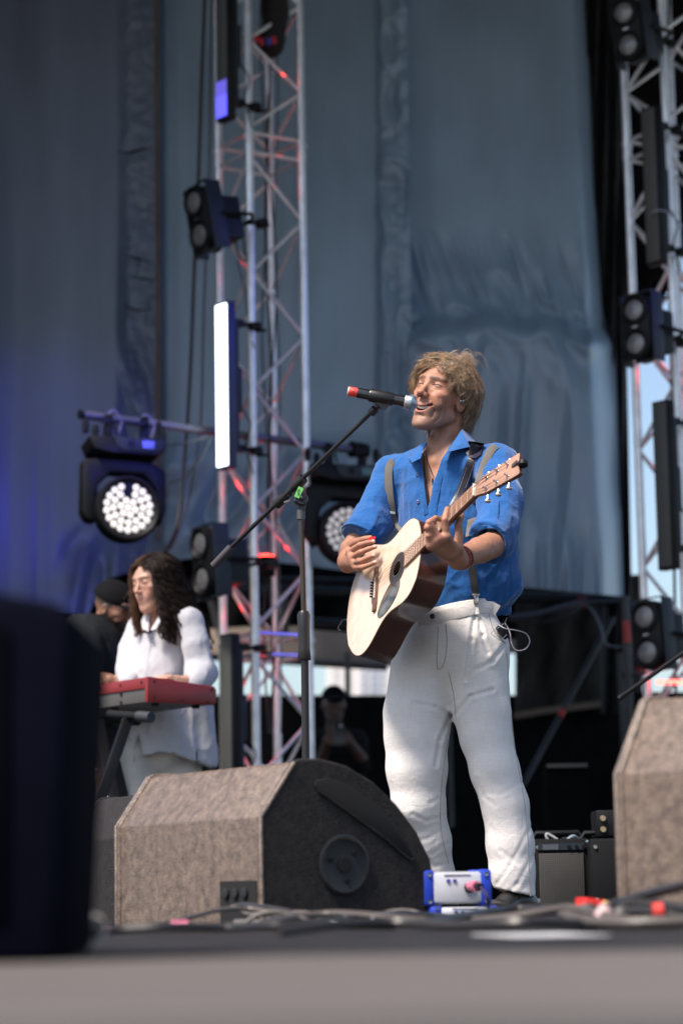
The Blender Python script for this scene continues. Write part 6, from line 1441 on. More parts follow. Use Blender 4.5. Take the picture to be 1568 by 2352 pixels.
def annulus(r0, r1, w, n=48):
    b2 = MB(); v_ = []
    for r_ in (r0, r1): v_ += [g3(hole_c[0]+r_*math.cos(2*math.pi*j/n), r_*math.sin(2*math.pi*j/n), w) for j in range(n)]
    b2.add(v_, [(j, (j+1) % n, n+(j+1) % n, n+j) for j in range(n)]); return b2
annulus(.052, .0545, .0016).build('rosette_inner', mat('rosette', (.05, .035, .025), .4), gt_)
annulus(.0575, .0590, .0016).build('rosette_outer', mat('rosette_pale', (.5, .38, .28), .4), gt_)
m = annulus(.0, .05, -.088); m.build('inside_back', mat('inside_wood', (.16, .09, .055), .7), gt_)
m = annulus(.030, .0515, .0022); m.build('soundhole_cover', mat('cover_black', (.03, .028, .026), .35), gt_)
annulus(.024, .030, .0035).build('cover_rim', mat('cover_rim', (.06, .055, .05), .3), gt_)
# lettering moulded into the cover
for j, ch in enumerate('SAVAREZ'[:0]): pass
# pickguard
pc, pr = (.312, -.082), []
for j in range(40):
    a = 2*math.pi*j/40; x, y = .078*math.cos(a), .042*math.sin(a)*(1+.18*math.cos(a)); th = R(24); u, v = pc[0]+x*math.cos(th)-y*math.sin(th)-.012, pc[1]+x*math.sin(th)+y*math.cos(th)
    dd = math.hypot(u-hole_c[0], v); 
    if dd < .0525: u, v = hole_c[0]+(u-hole_c[0])*.0525/dd, v*.0525/dd
    pr.append((u, v, .0015))
m = MB(); m.prism(G(pr), GW, .0018); m.build('pickguard', mat('pickguard', (.035, .033, .030), .22, var=.5, nscale=26, color2=(.085, .08, .07), coat=.4, stretch=(1, .4, 1)), gt_, bevel=.0005)
# bridge
rosew = mat('rosewood', (.11, .06, .04), .45, var=.35, nscale=40, stretch=(1, 6, 1))
bu = .205
m = MB(); m.prism(G([(bu-.013, -.045, .001), (bu-.013, .045, .001), (bu-.007, .055, .001), (bu-.008, .082, .001), (bu+.012, .082, .001), (bu+.016, .05, .001), (bu+.016, -.05, .001), (bu+.012, -.082, .001), (bu-.008, -.082, .001), (bu-.007, -.055, .001)]), GW, .0085)
br = m.build('bridge', rosew, gt_, bevel=.002)
m = MB(); m.prism(G([(bu+.006, -.036, .009), (bu+.008, .036, .009), (bu+.011, .036, .009), (bu+.009, -.036, .009)]), GW, .004); m.build('saddle', mat('bone', (.72, .66, .55), .4), br)
sv_ = [(-.0265+.0106*j) for j in range(6)]
for v in sv_: MB().lathe([(.0026, 0), (.0026, .004), (.0038, .006), (.0030, .010)], g3(bu-.006, v, .009), GW, 10).build('bridge_pin', mat('pin_black', (.012, .012, .012), .3), br, smooth=True)
# neck, fretboard, headstock
fb = mat('fretboard_wood', (.30, .165, .105), .42, var=.3, nscale=45, stretch=(.2, 2, 1), coat=.15)
nut = .850
m = MB(); m.prism(G([(.408, -.028, .001), (nut, -.0215, .001), (nut, .0215, .001), (.408, .028, .001)]), GW, .008); m.build('fretboard', fb, gt_, bevel=.0012)
sc = .645; frm = mat('fret_wire', (.75, .68, .58), .22, 1.0)
for n in range(1, 21):
    u = nut-sc*(1-2**(-n/12)); hwid_ = .0215+(.0065)*(nut-u)/(nut-.408)
    if u > .41: MB().tube([g3(u, -hwid_+.0006, .0095), g3(u, hwid_-.0006, .0095)], .0013, 6).build('fret', frm, gt_, smooth=True)
m = MB(); m.box(g3(nut+.0025, 0, .0065), (.005, .043, .012), GM); m.build('nut', mat('bone', (.72, .66, .55), .4), gt_, bevel=.001)
neckm = mat('neck_mahogany', (.09, .035, .022), .32, var=.2, nscale=20, coat=.3)
m = MB(); secs = []; 
for u, wdt, dp in ((.47, .0265, .03), (.50, .0262, .050), (.515, .0260, .026), (.55, .0255, .0215), (.70, .0235, .0195), (.84, .0215, .0185), (.862, .0215, .020)):
    secs.append([g3(u, wdt*math.cos(a), .0008-dp*math.sin(a)) for a in np.linspace(0, math.pi, 13)])
vs = [q for s_ in secs for q in s_]; n = 13
fs = [(i*n+j, i*n+j+1, (i+1)*n+j+1, (i+1)*n+j) for i in range(len(secs)-1) for j in range(n-1)]+[list(range(n)), list(range((len(secs)-1)*n, len(secs)*n))]+[(i*n, (i+1)*n, (i+1)*n+n-1, i*n+n-1) for i in range(len(secs)-1)]
m.add(vs, fs); m.build('neck', neckm, gt_, smooth=True, angle=50)
# headstock tilts back
ht = R(13); hN = (GN*math.cos(ht)-GW*math.sin(ht)); hW = (GW*math.cos(ht)+GN*math.sin(ht)); h0 = g3(nut+.006, 0, .004)
h3 = lambda u, v, w=0.0: h0+hN*u+GT*v+hW*w
hs = mat('headstock_face', (.36, .20, .135), .4, var=.2, nscale=25, coat=.2)
pf = [(0, -.0215), (.02, -.026), (.045, -.033), (.185, -.038), (.190, -.034), (.185, 0), (.190, .034), (.185, .038), (.045, .033), (.02, .026), (0, .0215)]
m = MB(); m.prism([h3(u, v, -.014) for u, v in pf], hW, .0125); head = m.build('headstock', neckm, gt_, bevel=.0015)
m = MB(); m.prism([h3(u, v, -.0012) for u, v in pf], hW, .0016); m.build('headstock_veneer', hs, head, bevel=.0004)
tun = []
for s_ in (-1, 1):
    for j in range(3):
        u = .048+.046*j; v = s_*.0205; tun.append((u, v))
        MB().lathe([(.0062, 0), (.0062, .0012), (.0032, .0016), (.0028, .010), (.0036, .013), (.003, .0145)], h3(u, v, .0006), hW, 12).build('tuning_post', chrome, head, smooth=True)
        zz_ = -.009 if s_ < 0 else -.016; c = h3(u-.004, s_*(.052 if s_ < 0 else .040), zz_); m = MB(); m.ball(c+GT*s_*.006, .0098, 8, (1.1, .7, .75)); m.build('tuning_button', mat('nickel', (.68, .64, .6), .2, 1.0), head, smooth=True)
        m = MB(); m.cyl(h3(u-.004, s_*.030, zz_), c+GT*s_*.004, .0032, 8); m.build('tuner_shaft', chrome, head, smooth=True)
string_m = mat('bronze_string', (.55, .33, .2), .3, 1.0)
posts = [tun[i] for i in (2, 1, 0, 3, 4, 5)]
for j in range(6):
    vn = -.0175+.007*j; p_ = [g3(bu-.004, sv_[j], .012), g3(bu+.008, sv_[j]*.99, .0142), g3(nut+.001, vn, .0125), h3(posts[j][0], posts[j][1]*.92, .007)]
    MB().tube(p_, .00052 if j < 2 else .0008, 5).build('string', string_m, gt_, smooth=True)
MB().lathe([(.004, 0), (.006, -.006), (.004, -.010)], g3(0, 0, -.05), GN, 12).build('strap_button', chrome, gt_, smooth=True)
# tuner clipped on the headstock tip
tn = thing('clip_on_tuner', 'small black tuner clipped to the tip of the guitar headstock', 'tuner', h3(.18, -.01, 0))
m = MB(); m.box(h3(.172, .004, .004), (.030, .012, .004), GM); m.build('clip', mat('clip_bronze', (.10, .085, .07), .35, .5), tn, bevel=.001)
m = MB(); m.lathe([(.010, -.010), (.015, -.006), (.015, .006), (.010, .010)], h3(.200, -.006, -.004), GT, 16); m.build('display_case', bk, tn, smooth=True)
m = MB(); m.tube(bez([g3(-.004, .0, -.05), P(792, 1424, 7.95), P(780, 1436, 7.95), P(777, 1445, 7.95), P(788, 1451, 7.95), P(812, 1453, 7.98)], 8), .0025, 6); o = m.build('instrument_cable', cbk, None, smooth=True); tag(o, 'black lead looping behind the bottom of the acoustic guitar', 'cable')
# strap
st_m = mat('strap_leather', (.010, .009, .022), .4, var=.2, nscale=30, bump=.1, bscale=200, spec=.6)
stp = thing('guitar_strap', 'dark navy leather guitar strap with buckle end on the singer\'s left shoulder', 'strap', P(1080, 1060, 7.7))
def sband(name, pts, w, m_, off, th=.003):
    q = bez(on_surf(shirt_c, pts, 7.2, 8.2, off), 5); b2 = MB()
    b2.strip(q, [Vector((-.25, -1, .15))]*len(q), w if not isinstance(w, (list, tuple)) else list(np.interp(np.linspace(0, 1, len(q)), np.linspace(0, 1, len(w)), w)), th); return b2.build(name, m_, stp, bevel=.001)
sband('strap_band', [(1092, 1020), (1086, 1045), (1080, 1065), (1070, 1098), (1056, 1135), (1040, 1165), (1028, 1190)], .030, st_m, .007)
rows = []
for j in range(8):
    t = j/7; a_, b_2 = (1075+(1066-1075)*t, 1012+(1048-1012)*t), (1112+(1100-1112)*t, 1018+(1054-1018)*t); e = 0 if j < 6 else (j-5)*.13
    rows.append(on_surf(shirt_c, [(a_[0]+(b_2[0]-a_[0])*(e+(1-2*e)*k/6), a_[1]+(b_2[1]-a_[1])*(e+(1-2*e)*k/6)) for k in range(7)], 7.2, 8.2, .013))
sheet3('shoulder_end', rows, st_m, stp, th=.006)
c = on_surf(shirt_c, [(1092, 1033)], 7.2, 8.2, .022)[0]
m = MB(); 
for a, b2 in (((-.011, .015), (.013, .011)), ((.013, .011), (.009, -.015)), ((.009, -.015), (-.015, -.011)), ((-.015, -.011), (-.011, .015))): m.tube([c+Vector((a[0], 0, a[1])), c+Vector((b2[0], 0, b2[1]))], .0022, 6)
m.build('buckle', mat('buckle_dark', (.03, .03, .06), .25, .6), stp, smooth=True)
for dx in (-.0115, .0115):
    q = on_surf(shirt_c, [(1080+dx*600, 1068), (1070+dx*600, 1098), (1056+dx*600, 1135), (1042+dx*600, 1163)], 7.2, 8.2, .0112); m = MB(); m.tube(bez(q, 5), .0008, 4); m.build('stitching', mat('stitch', (.3, .28, .32), .7), stp)
# ================================================================ KEYBOARD PLAYER
WM = rot3(-.7287, -.0774+.27, -.052); WC = Q(352.0, 1348.0, 10.5); WS = .9635; wl = lambda p: ((p-WC) @ WM)/WS
TW = np.array(Matrix.Rotation(R(-48), 3, 'Z'), np.float32)
wn_a, wn_b = Q(360, 1382, 10.53), Q(352, 1432, 10.55)
SRw, SLw = Q(318, 1440, 10.70), Q(437, 1424, 10.44)
def skin_wom(p):
    d = head_sdf(wl(p), False, 0.0)*WS; d = smin(d, cap(p, wn_a, wn_b, .044, .050), .02)
    d = smin(d, ell(p, Q(362, 1490, 10.58), (.13, .085, .17), TW), .03)
    return d
NW = np.array(K0, np.float32)
kQ = lambda l, d, z: np.array(kq(l, d, z), np.float32)
def whand(l0, sgn):
    fs = []
    for j in range(4):
        o = (j-1.5)*.021
        fs.append(([kQ(l0+o, .285, .125), kQ(l0+o*1.1, .255, .135-.004*abs(j-1)), kQ(l0+o*1.15, .232, .122), kQ(l0+o*1.2, .222, .096)], [.0098, .0085, .0078, .0066]))
    th = ([kQ(l0+sgn*.028, .335, .115), kQ(l0+sgn*.048, .31, .112), kQ(l0+sgn*.052, .28, .104), kQ(l0+sgn*.050, .255, .096)], [.013, .0105, .009, .0075])
    if sgn > 0: fs = fs[::-1]
    return fs, th
wr_f, wr_t = whand(.40, -1); wl_f, wl_t = whand(.24, 1)
WR, WL_ = kQ(.41, .37, .125), kQ(.20, .385, .118)
WER, WEL = Q(292, 1540, 10.62), Q(462, 1545, 10.42)
def arms_w(p):
    a = hand(p, wr_f, wr_t, WR, wr=.026); a = smin(a, cap(p, WR, WER, .026, .036), .01); b2 = hand(p, wl_f, wl_t, WL_, wr=.026); b2 = smin(b2, cap(p, WL_, WEL, .026, .036), .01); return np.minimum(a, b2)
BASEW = (.50, .285, .205)
def col_w(v):
    q = wl(v); C = face_color(q, BASEW, (.42, .14, .12), (.045, .028, .020), False, 0.0); far = (np.abs(q[:, 0]) > .12) | (q[:, 2] < -.15)
    return np.where(far[:, None], np.tile(np.array(BASEW), (len(v), 1)), C)
def core_w(p):
    d = ell(p, Q(375, 1560, 10.6), (.12, .09, .30), TW); d = smin(d, chain(p, [Q(372, 1470, 10.58), SLw, WEL, WEL*.1+WL_*.9], [.05, .036, .036, .028]), .02); d = smin(d, chain(p, [Q(372, 1470, 10.58), SRw, WER, WER*.1+WR*.9], [.05, .036, .036, .028]), .02)
    for a, b2 in ((Q(318, 1700, 10.6), Q(308, 2070, 10.55)), (Q(412, 1700, 10.66), Q(404, 2070, 10.66))): d = smin(d, cap(p, a, b2, .07, .035), .03)
    return d
ps = [nets(skin_wom, WC-A(.11, .13, .19), WC+A(.12, .13, .15), .0026)]
allj = [q for f in wr_f+wl_f for q in f[0]]+[WR, WL_, wr_t[0][1], wl_t[0][1]]
lo, hi = bounds(allj, .12); ps.append(nets(arms_w, lo, hi, .0034))
ps.append(nets(core_w, Q(270, 2085, 10.6)-A(.1, .40, 0), Q(480, 1400, 10.6)+A(.12, .3, 0), .0105))
woman = np_mesh('person', ps, skin_w, colf=col_w)
tag(woman, 'woman with long dark curly hair in a loose white shirt playing the red keyboard', 'person')
for s_ in (1, -1):
    q = np.array([[s_*.0315+.0125*math.cos(a), -.0838+.10*abs(.0125*math.cos(a)*1.0)**1.0, .0225-.0042*math.sin(a)] for a in np.linspace(.15, 2.99, 9)])
    m = MB(); m.tube([Vector(v) for v in place(q, WM, WC, WS)], .0006, 5); m.build('eyelashes', mat('lash', (.012, .008, .007), .6), woman, smooth=True)
wwhite = woven('shirt_white', (.46, .46, .49), .85, 500, .03, .30, .03, sheen=.2)
VW = [(336, 1392), (380, 1392), (366, 1424), (352, 1446), (342, 1463), (338, 1440), (334, 1415)]
def shirt_w(p, fine=True):
    d = ell(p, Q(372, 1505, 10.60), (.158, .108, .22), TW)
    d = smin(d, cap(p, SRw, SLw, .042, .052), .05)
    d = smin(d, chain(p, [Q(376, 1560, 10.62), Q(376, 1660, 10.62), Q(375, 1760, 10.62)], [.155, .175, .205]), .05)
    d = smin(d, cap(p, Q(440, 1450, 10.55), Q(455, 1745, 10.62), .06, .085), .04)
    d = smin(d, chain(p, [SLw, Q(450, 1480, 10.42), WEL], [.050, .060, .058]), .025)
    d = smin(d, cap(p, WEL, WL_*.98+WEL*.02, .072, .050), .02)
    d = smin(d, chain(p, [SRw, Q(300, 1490, 10.68), WER], [.045, .056, .052]), .025); d = smin(d, cap(p, WER, Q(296, 1562, 10.50), .052, .040), .02)
    x, y = proj(p); w = np.maximum(poly2d(x, y, VW)/530, p[:, 1]-10.56); d = smax(d, -w, .006)
    zh = float(Q(400, 1748, 10.6)[2]); d = smax(d, zh+.03*np.sin(p[:, 0]*14)-p[:, 2], .004)
    for sx, sy, wd in ((447, 1700, 7), (318, 1660, 9)): d = smax(d, -np.maximum(np.maximum(np.abs(x-sx)-np.clip((y-sy-12)/60, 0, 1)*wd, sy-y)/530, p[:, 1]-10.6), .003)
    d = smax(d, -cap(p, wn_a+A(0, 0, .05), wn_b, .050, .052), .006)
    q = p-Q(375, 1500, 10.6); z = q[:, 2]; low = np.clip((-z-.0)/.3, 0, 1)
    n1 = ridge(q*A(16, 16, 2.6), 11); n2_ = ridge((q @ FR)*A(20, 9, 8), 12)
    d = d-(.010*n1*(.35+.9*low)+.009*n2_*(.7)) 
    return d-.002*ridge(q*A(36, 36, 20), 13) if fine else d
lo, hi = Q(235, 1775, 10.6), Q(510, 1385, 10.6)
ws = np_mesh('shirt', [nets(shirt_w, A(lo[0], 10.15, lo[2]), A(hi[0]+.03, 10.92, hi[2]+.02), .0068)], wwhite, woman)
sw_c = lambda p: np.minimum(shirt_w(p, False), skin_wom(p))
sheet3('collar', grid4(P(377, 1394, 10.47), P(345, 1448, 10.42), P(356, 1446, 10.405), P(390, 1418, 10.43), bulge=.01), wwhite, ws)
sheet3('collar', grid4(P(344, 1398, 10.50), P(341, 1452, 10.45), P(327, 1444, 10.46), P(322, 1420, 10.56), bulge=.01), wwhite, ws)
q = on_surf(sw_c, [(343, 1464), (340, 1500), (336, 1530), (333, 1556)], 10.1, 10.9, .001); m = MB(); m.strip(q, (-.4, -1, 0), .020, .003); m.build('placket', wwhite, ws, bevel=.001)
q = on_surf(sw_c, [(338, 1640), (333, 1690), (330, 1745)], 10.1, 10.9, .001); m = MB(); m.strip(q, (-.4, -1, 0), .020, .003); m.build('placket', wwhite, ws, bevel=.001)
cream = woven('trouser_cream', (.60, .57, .53), .85, 500, .04, .25, .04)
def trouw(p):
    d = ell(p, Q(362, 1700, 10.62), (.17, .12, .16), TW)
    for a, b2 in ((Q(300, 1740, 10.56), Q(290, 2060, 10.55)), (Q(408, 1740, 10.66), Q(400, 2060, 10.66))): d = smin(d, cap(p, a, b2, .105, .11), .03)
    return d-.006*ridge((p-Q(360, 1700, 10.6))*A(14, 14, 3), 15)
lo, hi = Q(225, 2060, 10.6), Q(480, 1620, 10.6)
np_mesh('trousers', [nets(trouw, A(lo[0], 10.3, .02), A(hi[0]+.03, 10.95, hi[2]), .010)], cream, woman)
# hair
hairw_m = mat('hair_dark', (.02, .012, .01), .5, var=.25, nscale=40, attr=True, spec=.22)
def hw_under(p):
    q = wl(p); d = ell(q, (0, .025, .045), (.090, .108, .098)); d = smin(d, ell(q, (.03, .10, -.07), (.085, .05, .13)), .04)
    d = smin(d, cap(q, (.085, .02, -.02), (.10, .0, -.14), .030, .034), .03); d = smin(d, cap(q, (-.07, .02, -.02), (-.085, .01, -.13), .022, .02), .03)
    d = smax(d, -ell(q, (0, -.085, -.015), (.076, .092, .116)), .012)
    return (d+.016*(vnoise(q*np.array([50, 50, 30], np.float32))-.5))*WS
hu2 = np_mesh('hair', [nets(hw_under, WC-A(.2, .2, .28), WC+A(.26, .22, .2), .0065)], hairw_m, woman, lambda v: np.tile(np.array([.010, .007, .006]), (len(v), 1)))
def curly(n, clump, seed, arange, ez0, ez1, vol, curl, K=40, out_=.0, fwd=0.0, startr=(.03, 1.0)):
    r = np.random.default_rng(seed); T = np.linspace(0, 1, K); L_ = []
    for c in range(clump):
        a = r.uniform(*arange); ez = r.uniform(ez0, ez1); s0 = startr[0]+(startr[1]-startr[0])*r.random(); lift = vol*(.5+.7*r.random()); ph = r.random(3)*6.28; fr = r.uniform(22, 38); pts = []
        for t in T:
            tt = min(t/.45, 1); pol = s0+(1.7-s0)*tt; rr = lift*(.3+.7*min(tt*1.6, 1)); sgn = 1 if a > 0 else -1
            az = a+ (.35*sgn*tt*math.exp(-(a/.6)**2))
            az = az if abs(wrap(az)) > .9 or tt < .35 else (.9 if wrap(az) > 0 else -.9)
            x = math.sin(pol)*math.sin(az)*(.083+rr); y = .02-math.sin(pol)*math.cos(az)*(.103+rr); z = .045+math.cos(pol)*(.094+rr)
            if t > .45:
                f = (t-.45)/.55; z = z+(ez-z)*f; k = 1+out_*f; x *= k; y = .02+(y-.02)*k+fwd*f
            am = curl*min(t*2.2, 1)*(.6+.6*c/clump)
            pts.append((x+am*math.cos(fr*t+ph[0]), y+am*math.sin(fr*t+ph[0]), z+am*.5*math.sin(fr*t*.7+ph[1])))
        L_.append(np.array(pts))
    o = np.zeros((n, K, 3)); t = T[:, None]
    for i in range(n): o[i] = L_[r.integers(clump)]+r.normal(size=3)*.0038*(1-.75*t)+r.normal(size=3)*.003*np.sin(t*9*r.random()+r.random()*3)
    return o
cw_ = np.concatenate([curly(500, 60, 41, (.18, 1.0), -.24, -.10, .018, .010, out_=.2, startr=(.25, .75)), curly(350, 40, 42, (-1.0, -.18), -.22, -.08, .016, .010, out_=.2, startr=(.25, .75)), curly(1500, 120, 1, (.95, 3.14), -.28, -.14, .020, .012, out_=.30), curly(1200, 80, 21, (1.3, 2.6), -.33, -.18, .024, .013, out_=.62), curly(700, 50, 2, (-3.14, -1.0), -.24, -.12, .024, .012, out_=.2),
    curly(700, 44, 3, (1.05, 1.6), -.28, -.18, .020, .014, out_=.12, fwd=-.05), curly(600, 34, 4, (2.0, 3.0), -.32, -.22, .02, .011, out_=.75), curly(240, 60, 6, (1.0, 5.3), -.2, .0, .034, .012, out_=.3),
    curly(420, 30, 8, (-1.5, -1.0), -.20, -.08, .014, .007, out_=.15)])
r = np.random.default_rng(8); rad_ = np.tile(np.linspace(1, .4, 40)[None], (len(cw_), 1))*r.uniform(.0008, .0015, (len(cw_), 1))
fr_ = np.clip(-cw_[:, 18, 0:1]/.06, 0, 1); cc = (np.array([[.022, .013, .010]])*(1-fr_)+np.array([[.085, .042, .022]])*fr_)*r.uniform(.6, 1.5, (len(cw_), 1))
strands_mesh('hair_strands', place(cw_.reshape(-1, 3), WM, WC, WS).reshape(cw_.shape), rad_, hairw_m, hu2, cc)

# ================================================================ CREW MEMBER IN A BLACK CAP
CMh = rot3(R(62), R(24), R(-6)); CC = Q(262, 1402, 11.4); cl_ = lambda p: (p-CC) @ CMh
BASEC = (.26, .13, .085)
def skin_c(p):
    d = head_sdf(cl_(p), True, 0.0); d = smin(d, cap(p, Q(252, 1415, 11.42), Q(218, 1465, 11.42), .058, .065), .02)
    return d
CH, CE, CS2 = Q(250, 1562, 10.62), Q(204, 1560, 11.05), Q(205, 1475, 11.2)
def arm_c(p):
    d = chain(p, [CS2, CE, CH], [.05, .042, .028], .02)
    for j in range(4): d = smin(d, chain(p, [CH+A(.02, 0, .012-.014*j), CH+A(.065, -.02, .006-.016*j), CH+A(.085, -.03, -.015-.014*j)], [.010, .009, .0075]), .006)
    d = smin(d, chain(p, [Q(196, 1660, 11.1), Q(216, 1735, 10.98), Q(228, 1788, 10.9)], [.046, .040, .028], .02), .01)
    for j in range(4): d = smin(d, chain(p, [Q(228, 1790, 10.9)+A(.006*j-.01, 0, -.02), Q(232, 1812, 10.88)+A(.012*j-.02, 0, -.02), Q(230, 1826, 10.86)+A(.012*j-.02, 0, -.01)], [.011, .009, .008]), .006)
    return d
lowc = lambda p: np.minimum(ell(p, Q(215, 1560, 11.35), (.14, .10, .28)), np.minimum(cap(p, Q(205, 1740, 11.35), Q(215, 2050, 11.35), .07, .04), cap(p, Q(250, 1740, 11.4), Q(255, 2050, 11.45), .07, .04)))
def colc(v):
    q = cl_(v); C = face_color(q, BASEC, (.28, .11, .09), (.02, .014, .012), True, 0.0); hd = (np.abs(q[:, 0]) < .1) & (q[:, 2] > -.13)
    x, y, z = q.T; b2 = np.clip((-.018-z)/.016, 0, 1)*(y < .0)*(np.abs(x) < .09)*hd*(vnoise(q*70) > .12); side = np.clip((z-.005)/.02, 0, 1)*(y > -.03)*hd
    m = np.clip(b2*.93+side*.8, 0, .95)[:, None]; C = C*(1-m)+np.array([.015, .011, .009])*m
    return np.where(hd[:, None], C, np.tile(np.array(BASEC), (len(v), 1)))
lo, hi = bounds([CS2, CH, CE, Q(228, 1830, 10.9)], .10)
crew = np_mesh('person', [nets(skin_c, CC-A(.16, .15, .19), CC+A(.15, .15, .16), .004), nets(arm_c, lo, hi, .005), nets(lowc, Q(170, 2060, 11.4)-A(.1, .3, 0), Q(290, 1480, 11.4)+A(.1, .3, 0), .016)], mat('skin_crew', (.3, .2, .1), .5, var=.06, attr=True, sss=.08), colf=colc)
tag(crew, 'bearded man in a black cap and dark shirt bent over the keyboard', 'person')
def capf(p):
    q = cl_(p); d = ell(q, (0, .022, .052), (.088, .108, .090)); d = smax(d, -(q[:, 2]-.042+q[:, 1]*-.10), .004); br = np.maximum(np.abs(q[:, 2]-.048-.25*(q[:, 1]-.1)*0)-.004, np.hypot(q[:, 0]/.075, (q[:, 1]+.105)/.065)-1); return np.minimum(d, np.where(br < 0, br, br*.05))
black_c = woven('cotton_black', (.008, .0095, .012), .9, 300, .1, .4, .1, sheen=0)
np_mesh('cap', [nets(capf, CC-A(.2, .2, .15), CC+A(.2, .2, .18), .005)], mat('cap_black', (.006, .006, .007), .9, spec=.1), crew)
def shc(p):
    d = ell(p, Q(200, 1520, 11.35), (.17, .13, .24)); d = smin(d, chain(p, [Q(190, 1470, 11.25), Q(222, 1462, 11.4), Q(258, 1500, 11.5)], [.08, .075, .07]), .04)
    d = smin(d, cap(p, Q(210, 1560, 11.35), Q(220, 1720, 11.35), .155, .15), .05); d = smin(d, cap(p, CS2, CS2*.3+CE*.7, .07, .062), .02)
    d = smin(d, cap(p, Q(190, 1600, 11.15), Q(198, 1680, 11.1), .06, .06), .02)
    return d-.012*ridge((p-Q(200, 1520, 11.4))*A(13, 13, 8), 21)
np_mesh('shirt', [nets(shc, Q(150, 1760, 11.4)-A(.1, .35, 0), Q(285, 1430, 11.4)+A(.05, .3, .02), .009)], black_c, crew)
def trc(p):
    d = np.minimum(cap(p, Q(200, 1720, 11.3), Q(208, 2060, 11.3), .10, .085), cap(p, Q(240, 1720, 11.42), Q(245, 2060, 11.45), .10, .085)); return d-.008*ridge(p*A(12, 12, 4), 22)
np_mesh('trousers', [nets(trc, Q(160, 2065, 11.4)-A(.1, .3, 0), Q(290, 1700, 11.4)+A(.05, .3, 0), .012)], mat('denim_dark', (.012, .02, .032), .8), crew)
MB().box(P(274, 1516, 11.2), (.022, .01, .03)).build('yellow_tag', mat('tag_yellow', (.6, .5, .03), .5), crew, bevel=.002)
MB().lathe([(.034, -.004), (.036, 0), (.034, .004)], P(224, 1776, 10.92), P(228, 1790, 10.9)-P(216, 1735, 10.98), 20).build('bracelet', chrome, crew, smooth=True)

BASEP = (.10, .052, .036)  # skin tone cut below natural to stand for the shade behind the stage
# ================================================================ MAN FILMING WITH A PHONE BEHIND THE STAGE
PM = rot3(R(6), R(6), 0); PC = Q(767, 1622, 16.8); pl_ = lambda p: (p-PC) @ PM
HR, HL_ = Q(752, 1702, 16.52), Q(799, 1700, 16.54)
def skin_p(p):
    d = head_sdf(pl_(p), True, 0.0); d = smin(d, cap(p, Q(767, 1645, 16.82), Q(767, 1680, 16.85), .055, .06), .02); return d
def arm_p(p):
    d = chain(p, [Q(735, 1760, 16.75), HR], [.045, .028]); d = smin(d, chain(p, [Q(830, 1745, 16.75), HL_], [.045, .028]), .003)
    for s_, H_ in ((1, HR), (-1, HL_)):
        d = smin(d, ell(p, H_, (.035, .025, .045)), .01)
        for j in range(4): d = smin(d, chain(p, [H_+A(s_*.01, -.02, .035-.02*j), H_+A(s_*.045, -.035, .03-.02*j), H_+A(s_*.07, -.03, .025-.02*j)], [.011, .010, .008]), .006)
        d = smin(d, cap(p, H_+A(0, -.02, .04), H_+A(s_*.03, -.03, .075), .012, .009), .008)
    return d
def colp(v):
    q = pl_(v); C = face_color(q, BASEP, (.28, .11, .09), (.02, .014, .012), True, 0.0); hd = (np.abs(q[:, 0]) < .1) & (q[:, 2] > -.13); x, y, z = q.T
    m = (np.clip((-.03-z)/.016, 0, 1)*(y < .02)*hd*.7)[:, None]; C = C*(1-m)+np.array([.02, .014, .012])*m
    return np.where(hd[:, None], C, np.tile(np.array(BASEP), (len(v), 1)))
bodyp = lambda p: np.minimum(ell(p, Q(775, 1780, 16.9), (.17, .1, .25)), np.minimum(cap(p, Q(755, 1850, 16.9), Q(755, 2130, 16.9), .07, .05), cap(p, Q(800, 1850, 16.9), Q(800, 2130, 16.9), .07, .05)))
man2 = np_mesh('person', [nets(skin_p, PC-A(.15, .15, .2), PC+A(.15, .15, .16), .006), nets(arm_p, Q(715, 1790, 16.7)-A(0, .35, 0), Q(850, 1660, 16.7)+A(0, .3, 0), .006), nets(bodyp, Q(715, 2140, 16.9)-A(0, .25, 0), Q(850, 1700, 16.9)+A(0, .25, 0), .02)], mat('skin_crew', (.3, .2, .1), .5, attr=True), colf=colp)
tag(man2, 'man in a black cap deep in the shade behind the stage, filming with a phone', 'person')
def capp(p):
    q = pl_(p); d = ell(q, (0, .02, .055), (.088, .108, .090)); d = smax(d, -(q[:, 2]-.050), .004); b2 = cap(q*A(1, 1, 3), (0, -.10, .054*3), (0, -.14, .050*3), .07, .06); return smin(d, b2, .01)
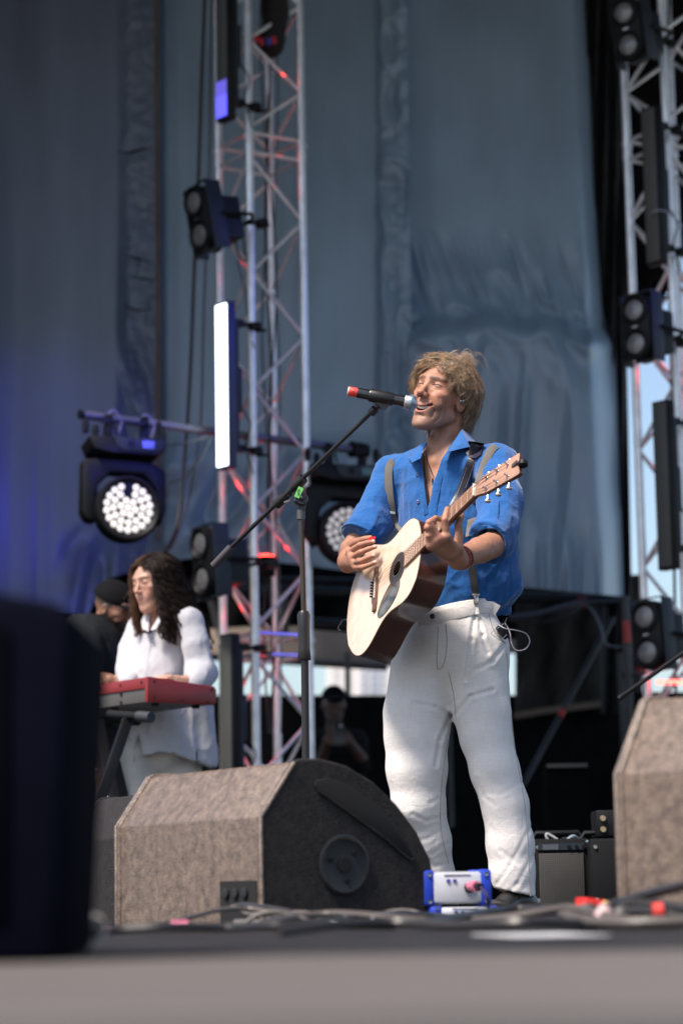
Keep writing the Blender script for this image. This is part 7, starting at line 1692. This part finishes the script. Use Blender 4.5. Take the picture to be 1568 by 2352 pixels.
np_mesh('cap', [nets(capp, PC-A(.2, .25, .15), PC+A(.2, .2, .18), .006)], mat('cap_black', (.006, .006, .007), .9, spec=.1), man2)
def shp(p):
    d = ell(p, Q(775, 1760, 16.9), (.20, .13, .28)); d = smin(d, cap(p, Q(722, 1700, 16.88), Q(818, 1700, 16.88), .07, .07), .04); d = smin(d, cap(p, Q(722, 1705, 16.88), Q(733, 1762, 16.76), .07, .06), .03); d = smin(d, cap(p, Q(820, 1705, 16.88), Q(832, 1755, 16.76), .07, .06), .03); return d-.012*ridge(p*A(9, 9, 7), 31)
np_mesh('shirt', [nets(shp, Q(690, 1860, 16.9)-A(0, .35, 0), Q(870, 1665, 16.9)+A(0, .3, 0), .014)], woven('print_shirt', (.007, .008, .009), .9, 60, .5, .3, .4, sheen=0), man2)  # black cloth, also lowered to carry the backstage shade
np_mesh('trousers', [nets(lambda p: np.minimum(cap(p, Q(755, 1840, 16.9), Q(755, 2125, 16.9), .10, .08), cap(p, Q(802, 1840, 16.9), Q(802, 2125, 16.9), .10, .08)), Q(700, 2135, 16.9)-A(0, .25, 0), Q(860, 1800, 16.9)+A(0, .25, 0), .02)], mat('denim_dark', (.012, .02, .032), .8), man2)
ph = thing('smartphone', 'dark smartphone held up in both hands by the man behind the stage', 'phone', P(776, 1684, 16.45))
MB().box(P(776, 1686, 16.45), (.078, .009, .16), Euler((R(-10), 0, 0))).build('case', mat('phone_black', (.012, .013, .016), .3), ph, bevel=.004)
MB().lathe([(.008, 0), (.007, -.002)], P(782, 1667, 16.44), (0, 1, 0), 12).build('camera_lens', met, ph)

# ================================================================ STAGE LIGHT GLOWS SEEN IN THE PHOTOGRAPH
BLUE = (.08, .06, 1.0)
lamp('blue_stage_spot', 'SPOT', (3.6, 12.6, 5.2), 110, BLUE, .12, (-1.0, 12.2, 1.9), 62)
lamp('blue_stage_spot', 'SPOT', (-3.0, 13.9, 3.0), 20, BLUE, .12, (-2.2, 15.9, 2.8), 60)
lamp('blue_stage_spot', 'SPOT', (-.2, 11.6, 3.3), 70, BLUE, .06, (-1.12, 13.3, 2.7), 27)
